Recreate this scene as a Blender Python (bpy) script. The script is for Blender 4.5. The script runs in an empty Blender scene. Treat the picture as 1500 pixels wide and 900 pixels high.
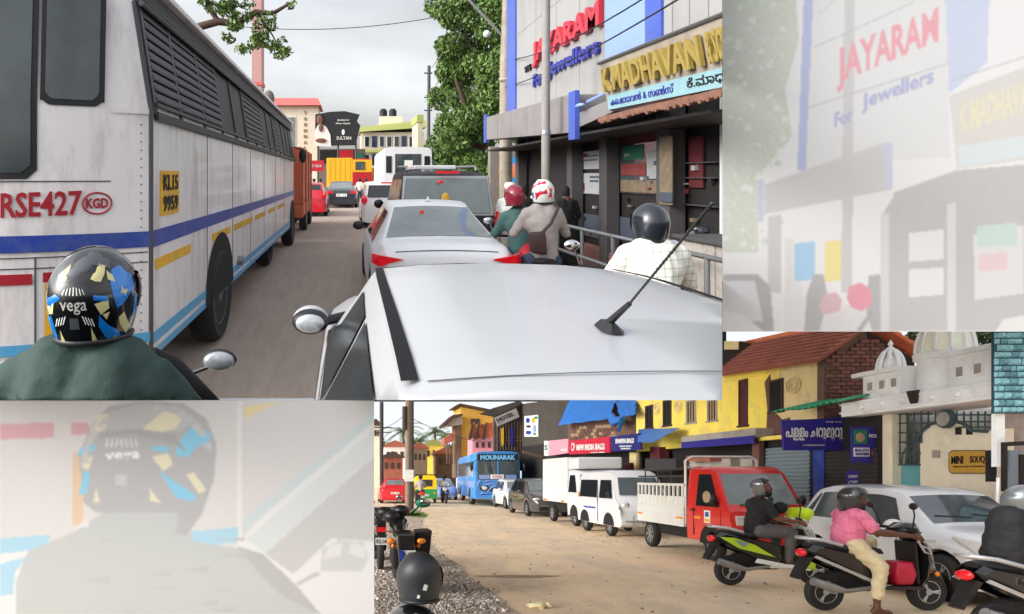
import bpy, bmesh, math, random
import numpy as np
from mathutils import Vector, Matrix, noise
random.seed(7); np.random.seed(7)
S = bpy.context.scene
COL = S.collection
R = math.radians

# ------------------------------------------------------------------ camera
F = 950.0                 # focal length in pixels of a 1500 px wide frame
CAMH = 1.8                # eye height above the upper street
cam = bpy.data.cameras.new('camera'); camo = bpy.data.objects.new('camera', cam); COL.objects.link(camo)
cam.sensor_width = 36; cam.lens = 36 * F / 1500; cam.shift_x = 245 / 1500; cam.shift_y = -192 / 1500
cam.clip_start = 0.05; cam.clip_end = 3000
camo.location = (0, 0, CAMH); camo.rotation_euler = (R(90), 0, 0)
S.camera = camo
# ------------------------------------------------------------------ sky: thin bright overcast
SUN_EL, SUN_AZ = 24, 250      # azimuth clockwise from +y
w = bpy.data.worlds.new('World'); S.world = w; w.use_nodes = True
nt = w.node_tree; nt.nodes.clear(); N = nt.nodes.new; Lk = nt.links.new
sky = N('ShaderNodeTexSky'); sky.sky_type = 'NISHITA'; sky.sun_disc = False
sky.sun_elevation = R(SUN_EL); sky.sun_rotation = R(SUN_AZ); sky.dust_density = 3.0; sky.air_density = 1.0
bw = N('ShaderNodeRGBToBW'); Lk(sky.outputs[0], bw.inputs[0])
tc = N('ShaderNodeTexCoord'); mp = N('ShaderNodeMapping'); mp.inputs['Scale'].default_value = (1, 1, 3.2)
Lk(tc.outputs['Generated'], mp.inputs[0])
cn = N('ShaderNodeTexNoise'); cn.inputs['Scale'].default_value = 3.0; cn.inputs['Detail'].default_value = 6
Lk(mp.outputs[0], cn.inputs[0])
cr = N('ShaderNodeMapRange'); cr.inputs[1].default_value = .3; cr.inputs[2].default_value = .7
cr.inputs[3].default_value = 1.95; cr.inputs[4].default_value = 2.95; Lk(cn.outputs[0], cr.inputs[0])
mx = N('ShaderNodeMix'); mx.data_type = 'RGBA'; mx.inputs[0].default_value = .86
Lk(sky.outputs[0], mx.inputs[6]); Lk(bw.outputs[0], mx.inputs[7])
ml = N('ShaderNodeVectorMath'); ml.operation = 'SCALE'; Lk(mx.outputs[2], ml.inputs[0]); Lk(cr.outputs[0], ml.inputs['Scale'])
sx = N('ShaderNodeSeparateXYZ'); Lk(tc.outputs['Generated'], sx.inputs[0])      # overcast: the zenith is brighter than the horizon
zr = N('ShaderNodeMapRange'); zr.inputs[1].default_value = .1; zr.inputs[2].default_value = .9; zr.inputs[3].default_value = .56; zr.inputs[4].default_value = 1.65; Lk(sx.outputs[2], zr.inputs[0])
m2 = N('ShaderNodeMath'); m2.operation = 'MULTIPLY'; Lk(cr.outputs[0], m2.inputs[0]); Lk(zr.outputs[0], m2.inputs[1]); Lk(m2.outputs[0], ml.inputs['Scale'])
bg = N('ShaderNodeBackground'); bg.inputs[1].default_value = .15; Lk(ml.outputs[0], bg.inputs[0])
wo = N('ShaderNodeOutputWorld'); Lk(bg.outputs[0], wo.inputs[0])
# ------------------------------------------------------------------ sun behind thin cloud
sl = bpy.data.lights.new('sun', 'SUN'); sl.energy = 0.75; sl.angle = R(14); sl.color = (1, .98, .95)
so = bpy.data.objects.new('sun', sl); COL.objects.link(so)
sd = Vector((math.sin(R(SUN_AZ)) * math.cos(R(SUN_EL)), math.cos(R(SUN_AZ)) * math.cos(R(SUN_EL)), math.sin(R(SUN_EL))))
so.rotation_euler = sd.to_track_quat('Z', 'Y').to_euler()
S.view_settings.view_transform = 'Standard'; S.view_settings.look = 'None'
S.view_settings.exposure = 0.38; S.view_settings.gamma = 1
S.cycles.max_bounces = 6; S.cycles.transparent_max_bounces = 8

# ------------------------------------------------------------------ materials
MATS = {}
def srgb(c):
    return tuple(((x / 255) / 12.92 if x / 255 <= .04045 else ((x / 255 + .055) / 1.055) ** 2.4) for x in c)
def mat(name, col, rough=.6, metal=0, var=.12, scale=6, bump=0, bscale=40, coat=0, dirt=None, dscale=3, damt=.55, emit=0, trans=0, alpha=1, spec=None, vec='Object', stretch=None):
    """col is linear base colour; var = light/dark noise; dirt = second colour in blotches."""
    if name in MATS: return MATS[name]
    m = bpy.data.materials.new(name); m.use_nodes = True; t = m.node_tree; b = t.nodes['Principled BSDF']
    b.inputs['Roughness'].default_value = rough; b.inputs['Metallic'].default_value = metal
    b.inputs['Coat Weight'].default_value = coat; b.inputs['Coat Roughness'].default_value = .05
    if spec is not None: b.inputs['Specular IOR Level'].default_value = spec
    if trans: b.inputs['Transmission Weight'].default_value = trans
    if alpha < 1: b.inputs['Alpha'].default_value = alpha
    co = t.nodes.new('ShaderNodeTexCoord'); out = co.outputs[vec]
    if stretch:
        mpp = t.nodes.new('ShaderNodeMapping'); mpp.inputs['Scale'].default_value = stretch
        t.links.new(out, mpp.inputs[0]); out = mpp.outputs[0]
    nz = t.nodes.new('ShaderNodeTexNoise'); nz.inputs['Scale'].default_value = scale; nz.inputs['Detail'].default_value = 5
    nz.inputs['Roughness'].default_value = .65; t.links.new(out, nz.inputs[0])
    mr = t.nodes.new('ShaderNodeMapRange'); mr.inputs[1].default_value = .25; mr.inputs[2].default_value = .75
    mr.inputs[3].default_value = 1 - var; mr.inputs[4].default_value = 1 + var; t.links.new(nz.outputs[0], mr.inputs[0])
    sc = t.nodes.new('ShaderNodeVectorMath'); sc.operation = 'SCALE'; sc.inputs[0].default_value = col
    t.links.new(mr.outputs[0], sc.inputs['Scale']); c_out = sc.outputs[0]
    if dirt:
        n2 = t.nodes.new('ShaderNodeTexNoise'); n2.inputs['Scale'].default_value = dscale; n2.inputs['Detail'].default_value = 8
        n2.inputs['Roughness'].default_value = .7; t.links.new(out, n2.inputs[0])
        r2 = t.nodes.new('ShaderNodeMapRange'); r2.inputs[1].default_value = .48; r2.inputs[2].default_value = .72
        r2.inputs[3].default_value = 0; r2.inputs[4].default_value = damt; t.links.new(n2.outputs[0], r2.inputs[0])
        mi = t.nodes.new('ShaderNodeMix'); mi.data_type = 'RGBA'; t.links.new(r2.outputs[0], mi.inputs[0])
        t.links.new(c_out, mi.inputs[6]); mi.inputs[7].default_value = (*dirt, 1); c_out = mi.outputs[2]
    t.links.new(c_out, b.inputs['Base Color'])
    if emit:
        t.links.new(c_out, b.inputs['Emission Color']); b.inputs['Emission Strength'].default_value = emit
    if bump:
        n3 = t.nodes.new('ShaderNodeTexNoise'); n3.inputs['Scale'].default_value = bscale; n3.inputs['Detail'].default_value = 6
        t.links.new(out, n3.inputs[0]); bp = t.nodes.new('ShaderNodeBump'); bp.inputs['Strength'].default_value = bump
        bp.inputs['Distance'].default_value = .02; t.links.new(n3.outputs[0], bp.inputs['Height']); t.links.new(bp.outputs[0], b.inputs['Normal'])
    MATS[name] = m; return m
def M(name, rgb=None, **k):
    if name in MATS: return MATS[name]
    return mat(name, srgb(rgb), **k)

# ------------------------------------------------------------------ mesh builder
class MB:
    def __init__(s): s.v = []; s.f = []; s.m = []
    def add(s, vs, fs, m=0):
        o = len(s.v); s.v += [tuple(p) for p in vs]
        for f in fs: s.f.append(tuple(i + o for i in f)); s.m.append(m)
        return s
    def poly(s, pts, m=0): return s.add(pts, [tuple(range(len(pts)))], m)
    def box(s, x0, x1, y0, y1, z0, z1, m=0):
        vs = [(x, y, z) for z in (z0, z1) for y in (y0, y1) for x in (x0, x1)]
        return s.add(vs, [(0, 2, 3, 1), (4, 5, 7, 6), (0, 1, 5, 4), (1, 3, 7, 5), (3, 2, 6, 7), (2, 0, 4, 6)], m)
    def hexa(s, b, t, m=0):       # bottom quad, top quad (same order)
        return s.add(list(b) + list(t), [(3, 2, 1, 0), (4, 5, 6, 7), (0, 1, 5, 4), (1, 2, 6, 5), (2, 3, 7, 6), (3, 0, 4, 7)], m)
    def prism(s, pts, d, m=0):    # polygon of 3d points extruded by vector d
        n = len(pts); d = Vector(d); q = [Vector(p) for p in pts]
        vs = q + [p + d for p in q]
        return s.add(vs, [tuple(range(n))[::-1], tuple(range(n, 2 * n))] + [(i, (i + 1) % n, n + (i + 1) % n, n + i) for i in range(n)], m)
    def loft(s, rings, closed=True, caps=True, m=0):
        n = len(rings[0]); vs = [p for r in rings for p in r]; fs = []
        for i in range(len(rings) - 1):
            for j in range(n if closed else n - 1):
                k = (j + 1) % n; fs.append((i * n + j, i * n + k, (i + 1) * n + k, (i + 1) * n + j))
        if caps and closed:
            fs.append(tuple(range(n))[::-1]); fs.append(tuple(range((len(rings) - 1) * n, len(rings) * n)))
        return s.add(vs, fs, m)
    def tube(s, pts, r, n=8, m=0, flat=1):
        pts = [Vector(p) for p in pts]; rs = r if isinstance(r, (list, tuple)) else [r] * len(pts); rings = []
        ref = None
        for i, p in enumerate(pts):
            d = (pts[min(i + 1, len(pts) - 1)] - pts[max(i - 1, 0)]).normalized()
            if ref is None: ref = Vector((0, 0, 1)) if abs(d.z) < .9 else Vector((1, 0, 0))
            a = d.cross(ref).normalized(); b = a.cross(d).normalized(); ref = b
            rings.append([p + (a * math.cos(2 * math.pi * k / n) + b * flat * math.sin(2 * math.pi * k / n)) * rs[i] for k in range(n)])
        return s.loft(rings, m=m)
    def lathe(s, prof, c=(0, 0, 0), axis='z', n=24, m=0, sq=1):   # prof (r, h); sq stretches along y for axis x
        rings = []
        for r, h in prof:
            ring = []
            for k in range(n):
                a = 2 * math.pi * k / n; p = (r * math.cos(a), r * math.sin(a))
                q = (p[0], p[1], h) if axis == 'z' else ((h, p[0] * sq, p[1]) if axis == 'x' else (p[0] * sq, h, p[1]))
                ring.append((c[0] + q[0], c[1] + q[1], c[2] + q[2]))
            rings.append(ring)
        return s.loft(rings, m=m)
    def ell(s, c, r, n=12, k=8, m=0):
        rings = []
        for i in range(k + 1):
            t = math.pi * i / k; z = -math.cos(t); q = max(math.sin(t), .02)
            rings.append([(c[0] + r[0] * q * math.cos(2 * math.pi * j / n), c[1] + r[1] * q * math.sin(2 * math.pi * j / n), c[2] + r[2] * z) for j in range(n)])
        return s.loft(rings, m=m)
    def xf(s, M4):
        s.v = [tuple(M4 @ Vector(p)) for p in s.v]; return s
    def fmap(s, fn): s.v = [tuple(fn(*p)) for p in s.v]; return s
    def build(s, name, mats, parent=None, smooth=0, bevel=0, world=True):
        me = bpy.data.meshes.new(name); me.from_pydata(s.v, [], s.f)
        if not isinstance(mats, (list, tuple)): mats = [mats]
        for q in mats: me.materials.append(q)
        if len(mats) > 1: me.polygons.foreach_set('material_index', s.m)
        bm = bmesh.new(); bm.from_mesh(me); bmesh.ops.recalc_face_normals(bm, faces=bm.faces)
        if bevel:
            es = [e for e in bm.edges if len(e.link_faces) == 2 and e.calc_face_angle(0) > .5]
            bmesh.ops.bevel(bm, geom=es, offset=bevel, segments=2, profile=.5, affect='EDGES', clamp_overlap=True)
        bm.to_mesh(me); bm.free()
        if smooth:
            me.polygons.foreach_set('use_smooth', [True] * len(me.polygons)); me.set_sharp_from_angle(angle=R(smooth))
        o = bpy.data.objects.new(name, me); COL.objects.link(o)
        if parent is not None:
            o.parent = parent
            if world:      # vertices were given in street coordinates: bring them to the parent's own
                me.transform(root_mat(parent).inverted())
        return o
def root_mat(o):
    while o.parent is not None: o = o.parent
    return o.matrix_basis if o.type == 'EMPTY' else Matrix()
def tag(o, label, cat=None, group=None, kind=None):
    o['label'] = label
    if cat: o['category'] = cat
    if group: o['group'] = group
    if kind: o['kind'] = kind
    return o
LOWER = []       # top-level objects of the lower street
UPPER = []
CUR = UPPER
def thing(name, label, cat, loc=(0, 0, 0), rz=0, group=None):
    o = bpy.data.objects.new(name, None); COL.objects.link(o); o.location = loc; o.rotation_euler = (0, 0, rz)
    o.matrix_basis = Matrix.Translation(loc) @ Matrix.Rotation(rz, 4, 'Z'); o.empty_display_size = .2
    tag(o, label, cat, group); CUR.append(o); return o
def top(o, label, cat, group=None): tag(o, label, cat, group); CUR.append(o); return o
def struct(o): o['kind'] = 'structure'; CUR.append(o); return o
def sub(o, name):  # rename helper
    o.name = name; return o

# text as solid lettering: verts come back fitted to a box of width x height, depth along +z
def text_mb(body, width, height, depth=.02, bold=0, res=2, keep=False, font=None):
    c = bpy.data.curves.new('t', 'FONT'); c.body = body; c.resolution_u = res; c.extrude = .1; c.offset = bold
    o = bpy.data.objects.new('t', c); COL.objects.link(o)
    me = bpy.data.meshes.new_from_object(o.evaluated_get(bpy.context.evaluated_depsgraph_get()))
    v = np.array([tuple(q.co) for q in me.vertices]); lo = v.min(0); hi = v.max(0); d = hi - lo
    sx = width / d[0]; sy = height / d[1]
    if keep: sx = sy = min(sx, sy)
    v = (v - lo) * np.array([sx, sy, depth / d[2]])
    mb = MB(); mb.add([tuple(p) for p in v], [tuple(p.vertices) for p in me.polygons])
    bpy.data.objects.remove(o); bpy.data.curves.remove(c); bpy.data.meshes.remove(me)
    return mb
def letters(body, o, r, up, width, height, mt, parent, name='lettering', depth=.02, bold=0, **k):
    """o = lower left corner, r = unit reading direction, up = unit up; stands proud along r x up."""
    o = Vector(o); r = Vector(r).normalized(); up = Vector(up).normalized(); n = r.cross(up)
    mb = text_mb(body, width, height, depth, bold, **k); mb.fmap(lambda x, y, z: o + r * x + up * y + n * z)
    return mb.build(name, mt, parent)

# ------------------------------------------------------------------ street coordinates
class Street:
    def __init__(s, v0, h): s.v0 = v0; s.h = h
    def p(s, u, v, y): return Vector(((u - 505) * y / F, y, s.h - (v - s.v0) * y / F))
    def px(s, u, v, x): return s.p(u, v, x * F / (u - 505))
    def g(s, u, v, z=0): return s.p(u, v, (s.h - z) * F / (v - s.v0))
UP = Street(258, CAMH)
LO = Street(698, 1.62)
GRADE = (698 - 258) / F            # the lower street runs down a hill; everything on it follows the grade
GZ = CAMH - 1.62

# ------------------------------------------------------------------ common parts
def std():
    M('rubber', (38, 36, 36), rough=.85, var=.2, bump=.3); M('steel', (170, 172, 175), rough=.35, metal=.8, var=.1)
    M('chrome', (215, 215, 220), rough=.12, metal=1, var=.05); M('black_plastic', (28, 28, 30), rough=.45, var=.15)
    mat('glass_dark', (.018, .022, .025), rough=.06, var=.1, coat=.6); mat('glass_pale', (.16, .19, .19), rough=.07, var=.25, scale=2, coat=.8)
    mat('glass_tint', (.05, .065, .07), rough=.06, var=.3, scale=3, coat=.8)
    M('white_paint', (216, 216, 218), rough=.25, var=.03, coat=.5, dirt=srgb((190, 182, 170)), dscale=2, damt=.2)
    M('mirror_pale', (175, 178, 182), rough=.25, metal=.3, var=.35, scale=14)  # pale mottled grey painted in for the bright sky reflected in mirror glass
    M('red_lens', (200, 18, 30), rough=.15, var=.1, coat=.6, emit=.25); M('amber_lens', (235, 130, 20), rough=.2, var=.1, coat=.5)
    mat('lens', (.7, .72, .74), rough=.08, var=.1, metal=.4, coat=1); M('plate_white', (225, 225, 220), rough=.5); M('ink', (20, 20, 22), rough=.6)
    M('underbody', (24, 22, 21), rough=.9, var=.2); M('rim_grey', (150, 150, 150), rough=.4, metal=.5, var=.15)
    M('skin', (112, 72, 52), rough=.55, var=.1, bump=.1); M('hair', (18, 15, 14), rough=.7)
std()
def wheel(root, c, r=.3, w=.18, sq=1.0, side=1, spokes=6, rim='rim_grey', name='wheel', axis='x', rr=.62):
    """c = centre in street coordinates; axle along x; sq = stretch along the road. side = outer face direction along the axle"""
    mb = MB(); a = w / 2
    mb.lathe([(r * rr, -a * .8), (r * .9, -a), (r * .98, -a * .7), (r, -a * .3), (r, a * .3), (r * .98, a * .7), (r * .9, a), (r * rr, a * .8)], c, axis, 26, 0, sq)
    o = mb.build(name, M('rubber'), root, smooth=40)
    k = MB(); q = side
    k.lathe([(r * .02, q * a * .55), (r * rr * .9, q * a * .45), (r * rr, q * a * .85), (r * (rr + .04), q * a * .8), (r * rr, -q * a * .5), (.01, -q * a * .5)], c, axis, 26, 0, sq)
    k.lathe([(.005, q * a * .86), (r * .17, q * a * .82), (r * .2, q * a * .5)], c, axis, 12, 0, sq)
    for i in range(spokes):
        t = 2 * math.pi * i / spokes
        for e in (-.13, .13):
            p0 = (r * .15 * math.cos(t), r * .15 * math.sin(t)); p1 = (r * rr * math.cos(t + e), r * rr * math.sin(t + e))
            f = (lambda p, h: (c[0] + h, c[1] + p[0] * sq, c[2] + p[1])) if axis == 'x' else (lambda p, h: (c[0] + p[0] * sq, c[1] + h, c[2] + p[1]))
            k.tube([f(p0, q * a * .72), f(p1, q * a * .66)], r * .06, 5)
    k.build('rim', M(rim), o, smooth=40)
    return o
def plate(root, c, w, h, n=(0, -1, 0), txt='KL 14', col='plate_white', tx='ink', name='number_plate'):
    n = Vector(n); r = Vector((0, 0, 1)).cross(n).normalized(); c = Vector(c); up = Vector((0, 0, 1))
    mb = MB(); mb.prism([c - r * w / 2 - up * h / 2, c + r * w / 2 - up * h / 2, c + r * w / 2 + up * h / 2, c - r * w / 2 + up * h / 2], n * .012)
    o = mb.build(name, M(col), root)
    if txt: letters(txt, c - r * w * .42 - up * h * .3 + n * .014, r, up, w * .84, h * .6, M(tx), o, 'plate_text', .004, keep=False)
    return o

# ------------------------------------------------------------------ cars: one lofted shell and panels laid on it
def car(name, label, x, y, heading, L, W, H, prof, paint, sq=1.0, wb=(.19, .81), wr=.3, glass='glass_dark', zb=.2, group=None, cat='car', glass_rear=None, rim='rim_grey', spokes=6, ground=0, side_glass=True, pillar=None):
    """x, y = centre on the road; heading +1 = away from the camera (+y), -1 = towards it.
    prof: list of (s, zt, zbelt, wt, wb) with s 0 rear .. 1 front; zt in fractions of H, wt/wb fractions of W/2. keys: dict of s marks."""
    P, K = prof; s0 = np.array([p[0] for p in P]); n = 96; ss = np.linspace(0, 1, n)
    def ev(i, sm):
        a = np.interp(ss, s0, [p[i] for p in P]); k = np.ones(sm) / sm; b = np.convolve(np.pad(a, sm // 2, mode='edge'), k, 'valid')[:n]; b[0] = a[0]; b[-1] = a[-1]; return b
    zt = ev(1, 5) * H; zbelt = ev(2, 5) * H; wt = ev(3, 5) * W / 2; wbd = ev(4, 5) * W / 2
    root = thing(name, label, cat, (x, y, ground), 0, group)
    def pos(s, lat, z): return (x + lat * heading, y + (s - .5) * L * heading, ground + z)   # lat>0 = car's right
    rA = wr * 1.16
    def sect(i, s):
        lift = zb
        for wc in wb:
            dx = (s - wc) * L / sq
            if abs(dx) < rA: lift = max(lift, wr + math.sqrt(max(rA * rA - dx * dx, 0)) * 1.0)
        zbel = min(zbelt[i], zt[i] - .06); t = wt[i]; b = wbd[i]; zm = lift + .5 * (zbel - .1 - lift)
        lift = min(lift, zbel - .12)
        return [(0, zt[i]), (t * .6, zt[i] - .008), (t * .92, zt[i] - .022), (t, zt[i] - .04), (t + (b - t) * .12, zt[i] - .04 - .12 * (zt[i] - .04 - zbel)), (b * .965, zbel), (b * .99, zbel - .05), (b, max(zm, lift + .06)), (b * .985, lift + .02), (b * .9, lift)]
    rings = []; low = []
    for i, s in enumerate(ss):
        h = sect(i, s); ring = [pos(s, l, z) for l, z in h] + [pos(s, -l, z) for l, z in h[::-1] if l > 0]
        rings.append(ring)
    mb = MB(); mb.loft(rings); nb = len(mb.f); body = mb
    nn = len(rings[0])
    # underside faces (between the two lowest points) dark
    for q in range(len(body.f)):
        f = body.f[q]
        idx = sorted(set(v % nn for v in f))
        if len(f) == 4 and set(idx) <= {9, 10}: body.m[q] = 1
    o = body.build('body', [paint, M('underbody')], root, smooth=38)
    MB().box(*sorted((pos(.07, -W * .40, 0)[0], pos(.07, W * .40, 0)[0])), *sorted((pos(.06, 0, 0)[1], pos(.94, 0, 0)[1])), ground + zb - .03, ground + wr * 1.75).build('wheel_well', M('underbody'), root)
    I = lambda s: min(int(round(s * (n - 1))), n - 1)
    def at(arr, s): return float(np.interp(s, ss, arr))
    def crown(s, f): # point on the top at lateral fraction f (-1..1), raised a little
        t = at(wt, s); a = abs(f); z = at(zt, s) - .022 * min(a / .92, 1) ** 2 + .007
        return pos(s, t * f, z)
    def strip(s_a, s_b, fr, nm, gm, steps=8, fb=None):
        fb = fb or fr; mb = MB(); rows = []
        for k in range(steps + 1):
            s = s_a + (s_b - s_a) * k / steps; ff = fr + (fb - fr) * k / steps
            rows.append([crown(s, ff * q) for q in (-1, -.6, -.2, .2, .6, 1)])
        mb.loft(rows, closed=False); return mb.build(nm, M(gm), root, smooth=60)
    if 'rear_glass' in K: strip(*K['rear_glass'], K.get('rg_w', .9), 'rear_window', glass_rear or glass)
    if 'windscreen' in K: strip(*K['windscreen'], K.get('ws_w', .93), 'windscreen', K.get('ws_glass', glass))
    if side_glass and 'side' in K:
        for sd_ in (-1, 1):
            for (a0, a1, b0, b1) in K['side']:     # bottom from a0 to a1, top from b0 to b1
                mb = MB(); rows = []
                for k in range(9):
                    t = k / 8; row = []
                    for e in (0, .5, 1):
                        s = (a0 + (a1 - a0) * t) * (1 - e) + (b0 + (b1 - b0) * t) * e
                        Zt = at(zt, s); Wt = at(wt, s); Wb = at(wbd, s); zbel = min(at(zbelt, s), Zt - .06); lo_ = (Wb * .965, zbel); hi_ = (Wt + (Wb - Wt) * .12, Zt - .04 - .12 * (Zt - .04 - zbel))
                        e2 = .1 + .86 * e; l = lo_[0] + (hi_[0] - lo_[0]) * e2 + .007; z = lo_[1] + (hi_[1] - lo_[1]) * e2
                        row.append(pos(s, l * sd_, z))
                    rows.append(row)
                mb.loft(rows, closed=False); mb.build('side_window', M(glass), root, smooth=60)
            a0 = K['side'][0][0]; 
        # dark door seams
    for wc in wb:
        for sd_ in (-1, 1):
            c = pos(wc, sd_ * (W / 2 - .1), wr); wheel(root, c, wr, .19, sq, side=sd_ * heading, rim=rim, spokes=spokes)
    root['_'] = 0; del root['_']
    ctx = dict(root=root, pos=pos, I=I, zt=zt, zbelt=zbelt, wt=wt, wb=wbd, L=L, W=W, H=H, heading=heading, crown=crown, strip=strip, body=o)
    return ctx
def on_side(ctx, s0, s1, z0, z1, sd_, nm, mt, off=.006, n=5):
    mb = MB(); rows = []
    for k in range(n + 1):
        s = s0 + (s1 - s0) * k / n; b = ctx['wb'][ctx['I'](s)] + off
        rows.append([ctx['pos'](s, b * sd_, z0), ctx['pos'](s, b * sd_, z1)])
    mb.loft(rows, closed=False); return mb.build(nm, mt, ctx['root'], smooth=60)
def mirrors(ctx, s=.66, z=.62, mt=None, size=(.1, .06, .07), arm=.1, both=True, glass='chrome'):
    for sd_ in ((-1, 1) if both else (-1,)):
        b = ctx['wb'][ctx['I'](s)]; c = ctx['pos'](s, (b + arm) * sd_, z * ctx['H'])
        mb = MB(); mb.ell(c, size); mb.tube([ctx['pos'](s, (b - .04) * sd_, z * ctx['H'] - .03), c], .02, 6)
        o = mb.build('wing_mirror', mt or M('black_plastic'), ctx['root'], smooth=50)
SEDAN = [(0, .60, .52, .70, .80), (.02, .63, .55, .76, .90), (.08, .66, .58, .78, .97), (.19, .685, .62, .74, 1), (.34, .965, .63, .62, 1), (.42, 1, .63, .64, 1), (.56, .99, .62, .65, 1), (.62, .96, .61, .63, 1), (.755, .66, .60, .76, .99), (.9, .58, .52, .74, .95), (.97, .50, .44, .66, .84), (1, .40, .36, .55, .70)]
HATCH = [(0, .56, .48, .70, .82), (.015, .66, .56, .74, .90), (.05, .80, .60, .70, .96), (.10, .955, .62, .66, .98), (.2, 1, .62, .68, 1), (.5, .985, .60, .68, 1), (.58, .94, .59, .67, 1), (.745, .655, .57, .78, 1), (.86, .61, .53, .78, .97), (.95, .53, .46, .68, .86), (1, .38, .33, .52, .66)]
SUV = [(0, .50, .45, .80, .86), (.01, .58, .52, .82, .93), (.025, .80, .56, .80, .97), (.05, .96, .57, .78, .985), (.12, 1, .57, .79, 1), (.5, .99, .56, .80, 1), (.6, .95, .55, .79, 1), (.72, .63, .54, .85, 1), (.92, .56, .49, .82, .96), (1, .40, .36, .7, .8)]

# ------------------------------------------------------------------ people: tapered capsules fused into one skin
def capsule(mb, a, b, ra, rb, n=10):
    a = Vector(a); b = Vector(b); d = (b - a); Ln = max(d.length, 1e-4); d = d / Ln
    ref = Vector((0, 0, 1)) if abs(d.z) < .9 else Vector((0, 1, 0)); p = d.cross(ref).normalized(); q = p.cross(d)
    rings = []
    for t, rr, off in [(-90, ra, 0), (-60, ra, 0), (-30, ra, 0), (0, ra, 0), (0, rb, 1), (30, rb, 1), (60, rb, 1), (90, rb, 1)]:
        c = a + d * (Ln * off) + d * (rr * math.sin(R(t))); r2 = max(rr * math.cos(R(t)), rr * .03)
        rings.append([c + (p * math.cos(2 * math.pi * k / n) + q * math.sin(2 * math.pi * k / n)) * r2 for k in range(n)])
    mb.loft(rings)
def body(root, caps, mats, voxel=.024, name='body', fold=.006, extra=None, smooth_it=5):
    """caps: (a, b, ra, rb, mat index). Fused, smoothed, coloured by the nearest limb."""
    mb = MB()
    for a, b, ra, rb, m in caps: capsule(mb, a, b, ra, rb)
    me = bpy.data.meshes.new('t'); me.from_pydata(mb.v, [], mb.f)
    bm = bmesh.new(); bm.from_mesh(me); bmesh.ops.recalc_face_normals(bm, faces=bm.faces); bm.to_mesh(me); bm.free()
    o = bpy.data.objects.new('t', me); COL.objects.link(o)
    md = o.modifiers.new('r', 'REMESH'); md.mode = 'VOXEL'; md.voxel_size = voxel
    md = o.modifiers.new('s', 'SMOOTH'); md.iterations = smooth_it; md.factor = .5
    res = bpy.data.meshes.new_from_object(o.evaluated_get(bpy.context.evaluated_depsgraph_get()))
    bpy.data.objects.remove(o); bpy.data.meshes.remove(me)
    V = np.array([tuple(v.co) for v in res.vertices]); FC = [tuple(p.vertices) for p in res.polygons]; bpy.data.meshes.remove(res)
    best = np.full(len(FC), 1e9); mi = np.zeros(len(FC), int); cen = np.array([V[list(f)].mean(0) for f in FC])
    for a, b, ra, rb, m in caps:
        a = np.array(a, float); b = np.array(b, float); d = b - a; t = np.clip(((cen - a) @ d) / max(d @ d, 1e-9), 0, 1)
        dist = np.linalg.norm(cen - (a + t[:, None] * d), axis=1) - (ra + (rb - ra) * t)
        k = dist < best; best[k] = dist[k]; mi[k] = m
    if fold:
        for i, p in enumerate(V):
            q = Vector(p); dv = (noise.noise_vector(Vector((q.x * 9, q.y * 9, q.z * 16))) + noise.noise_vector(Vector((q.x * 24 + 5, q.y * 24, q.z * 34))) * .55) * fold * 1.35; V[i] = p + np.array(dv)
    out = MB(); out.v = [tuple(p) for p in V]; out.f = FC; out.m = [int(k) for k in mi]
    if extra:
        for (pts, rs, m) in extra: out.tube(pts, rs, 6, m)
    return out.build(name, mats, root, smooth=80)
def hand(c, d, up, side, curl=.6, m=1, s=1.0):
    """finger chains: c = wrist, d = pointing dir, up = back-of-hand dir; returns tubes for body(extra=...)"""
    c = Vector(c); d = Vector(d).normalized(); up = Vector(up).normalized(); r = d.cross(up).normalized() * side; out = []
    out.append(([c, c + d * .05 * s, c + d * .085 * s], [.03 * s, .04 * s, .034 * s], m))
    for k, (off, ln) in enumerate(((-.027, .07), (-.009, .08), (.009, .075), (.027, .058))):
        p = c + d * .08 * s + r * off * s; q = p + (d * math.cos(curl * .7) - up * math.sin(curl * .7)) * ln * .45 * s
        e = q + (d * math.cos(curl * 2) - up * math.sin(curl * 2)) * ln * .45 * s
        out.append(([p, q, e], [.0095 * s, .009 * s, .007 * s], m))
    p = c + d * .03 * s - r * .03 * s; q = p + (d * .6 - r * .7 - up * .3) * .04 * s; out.append(([p, q, q + (d * .8 - up * .6) * .03 * s], [.012 * s, .01 * s, .008 * s], m))
    return out
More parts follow.
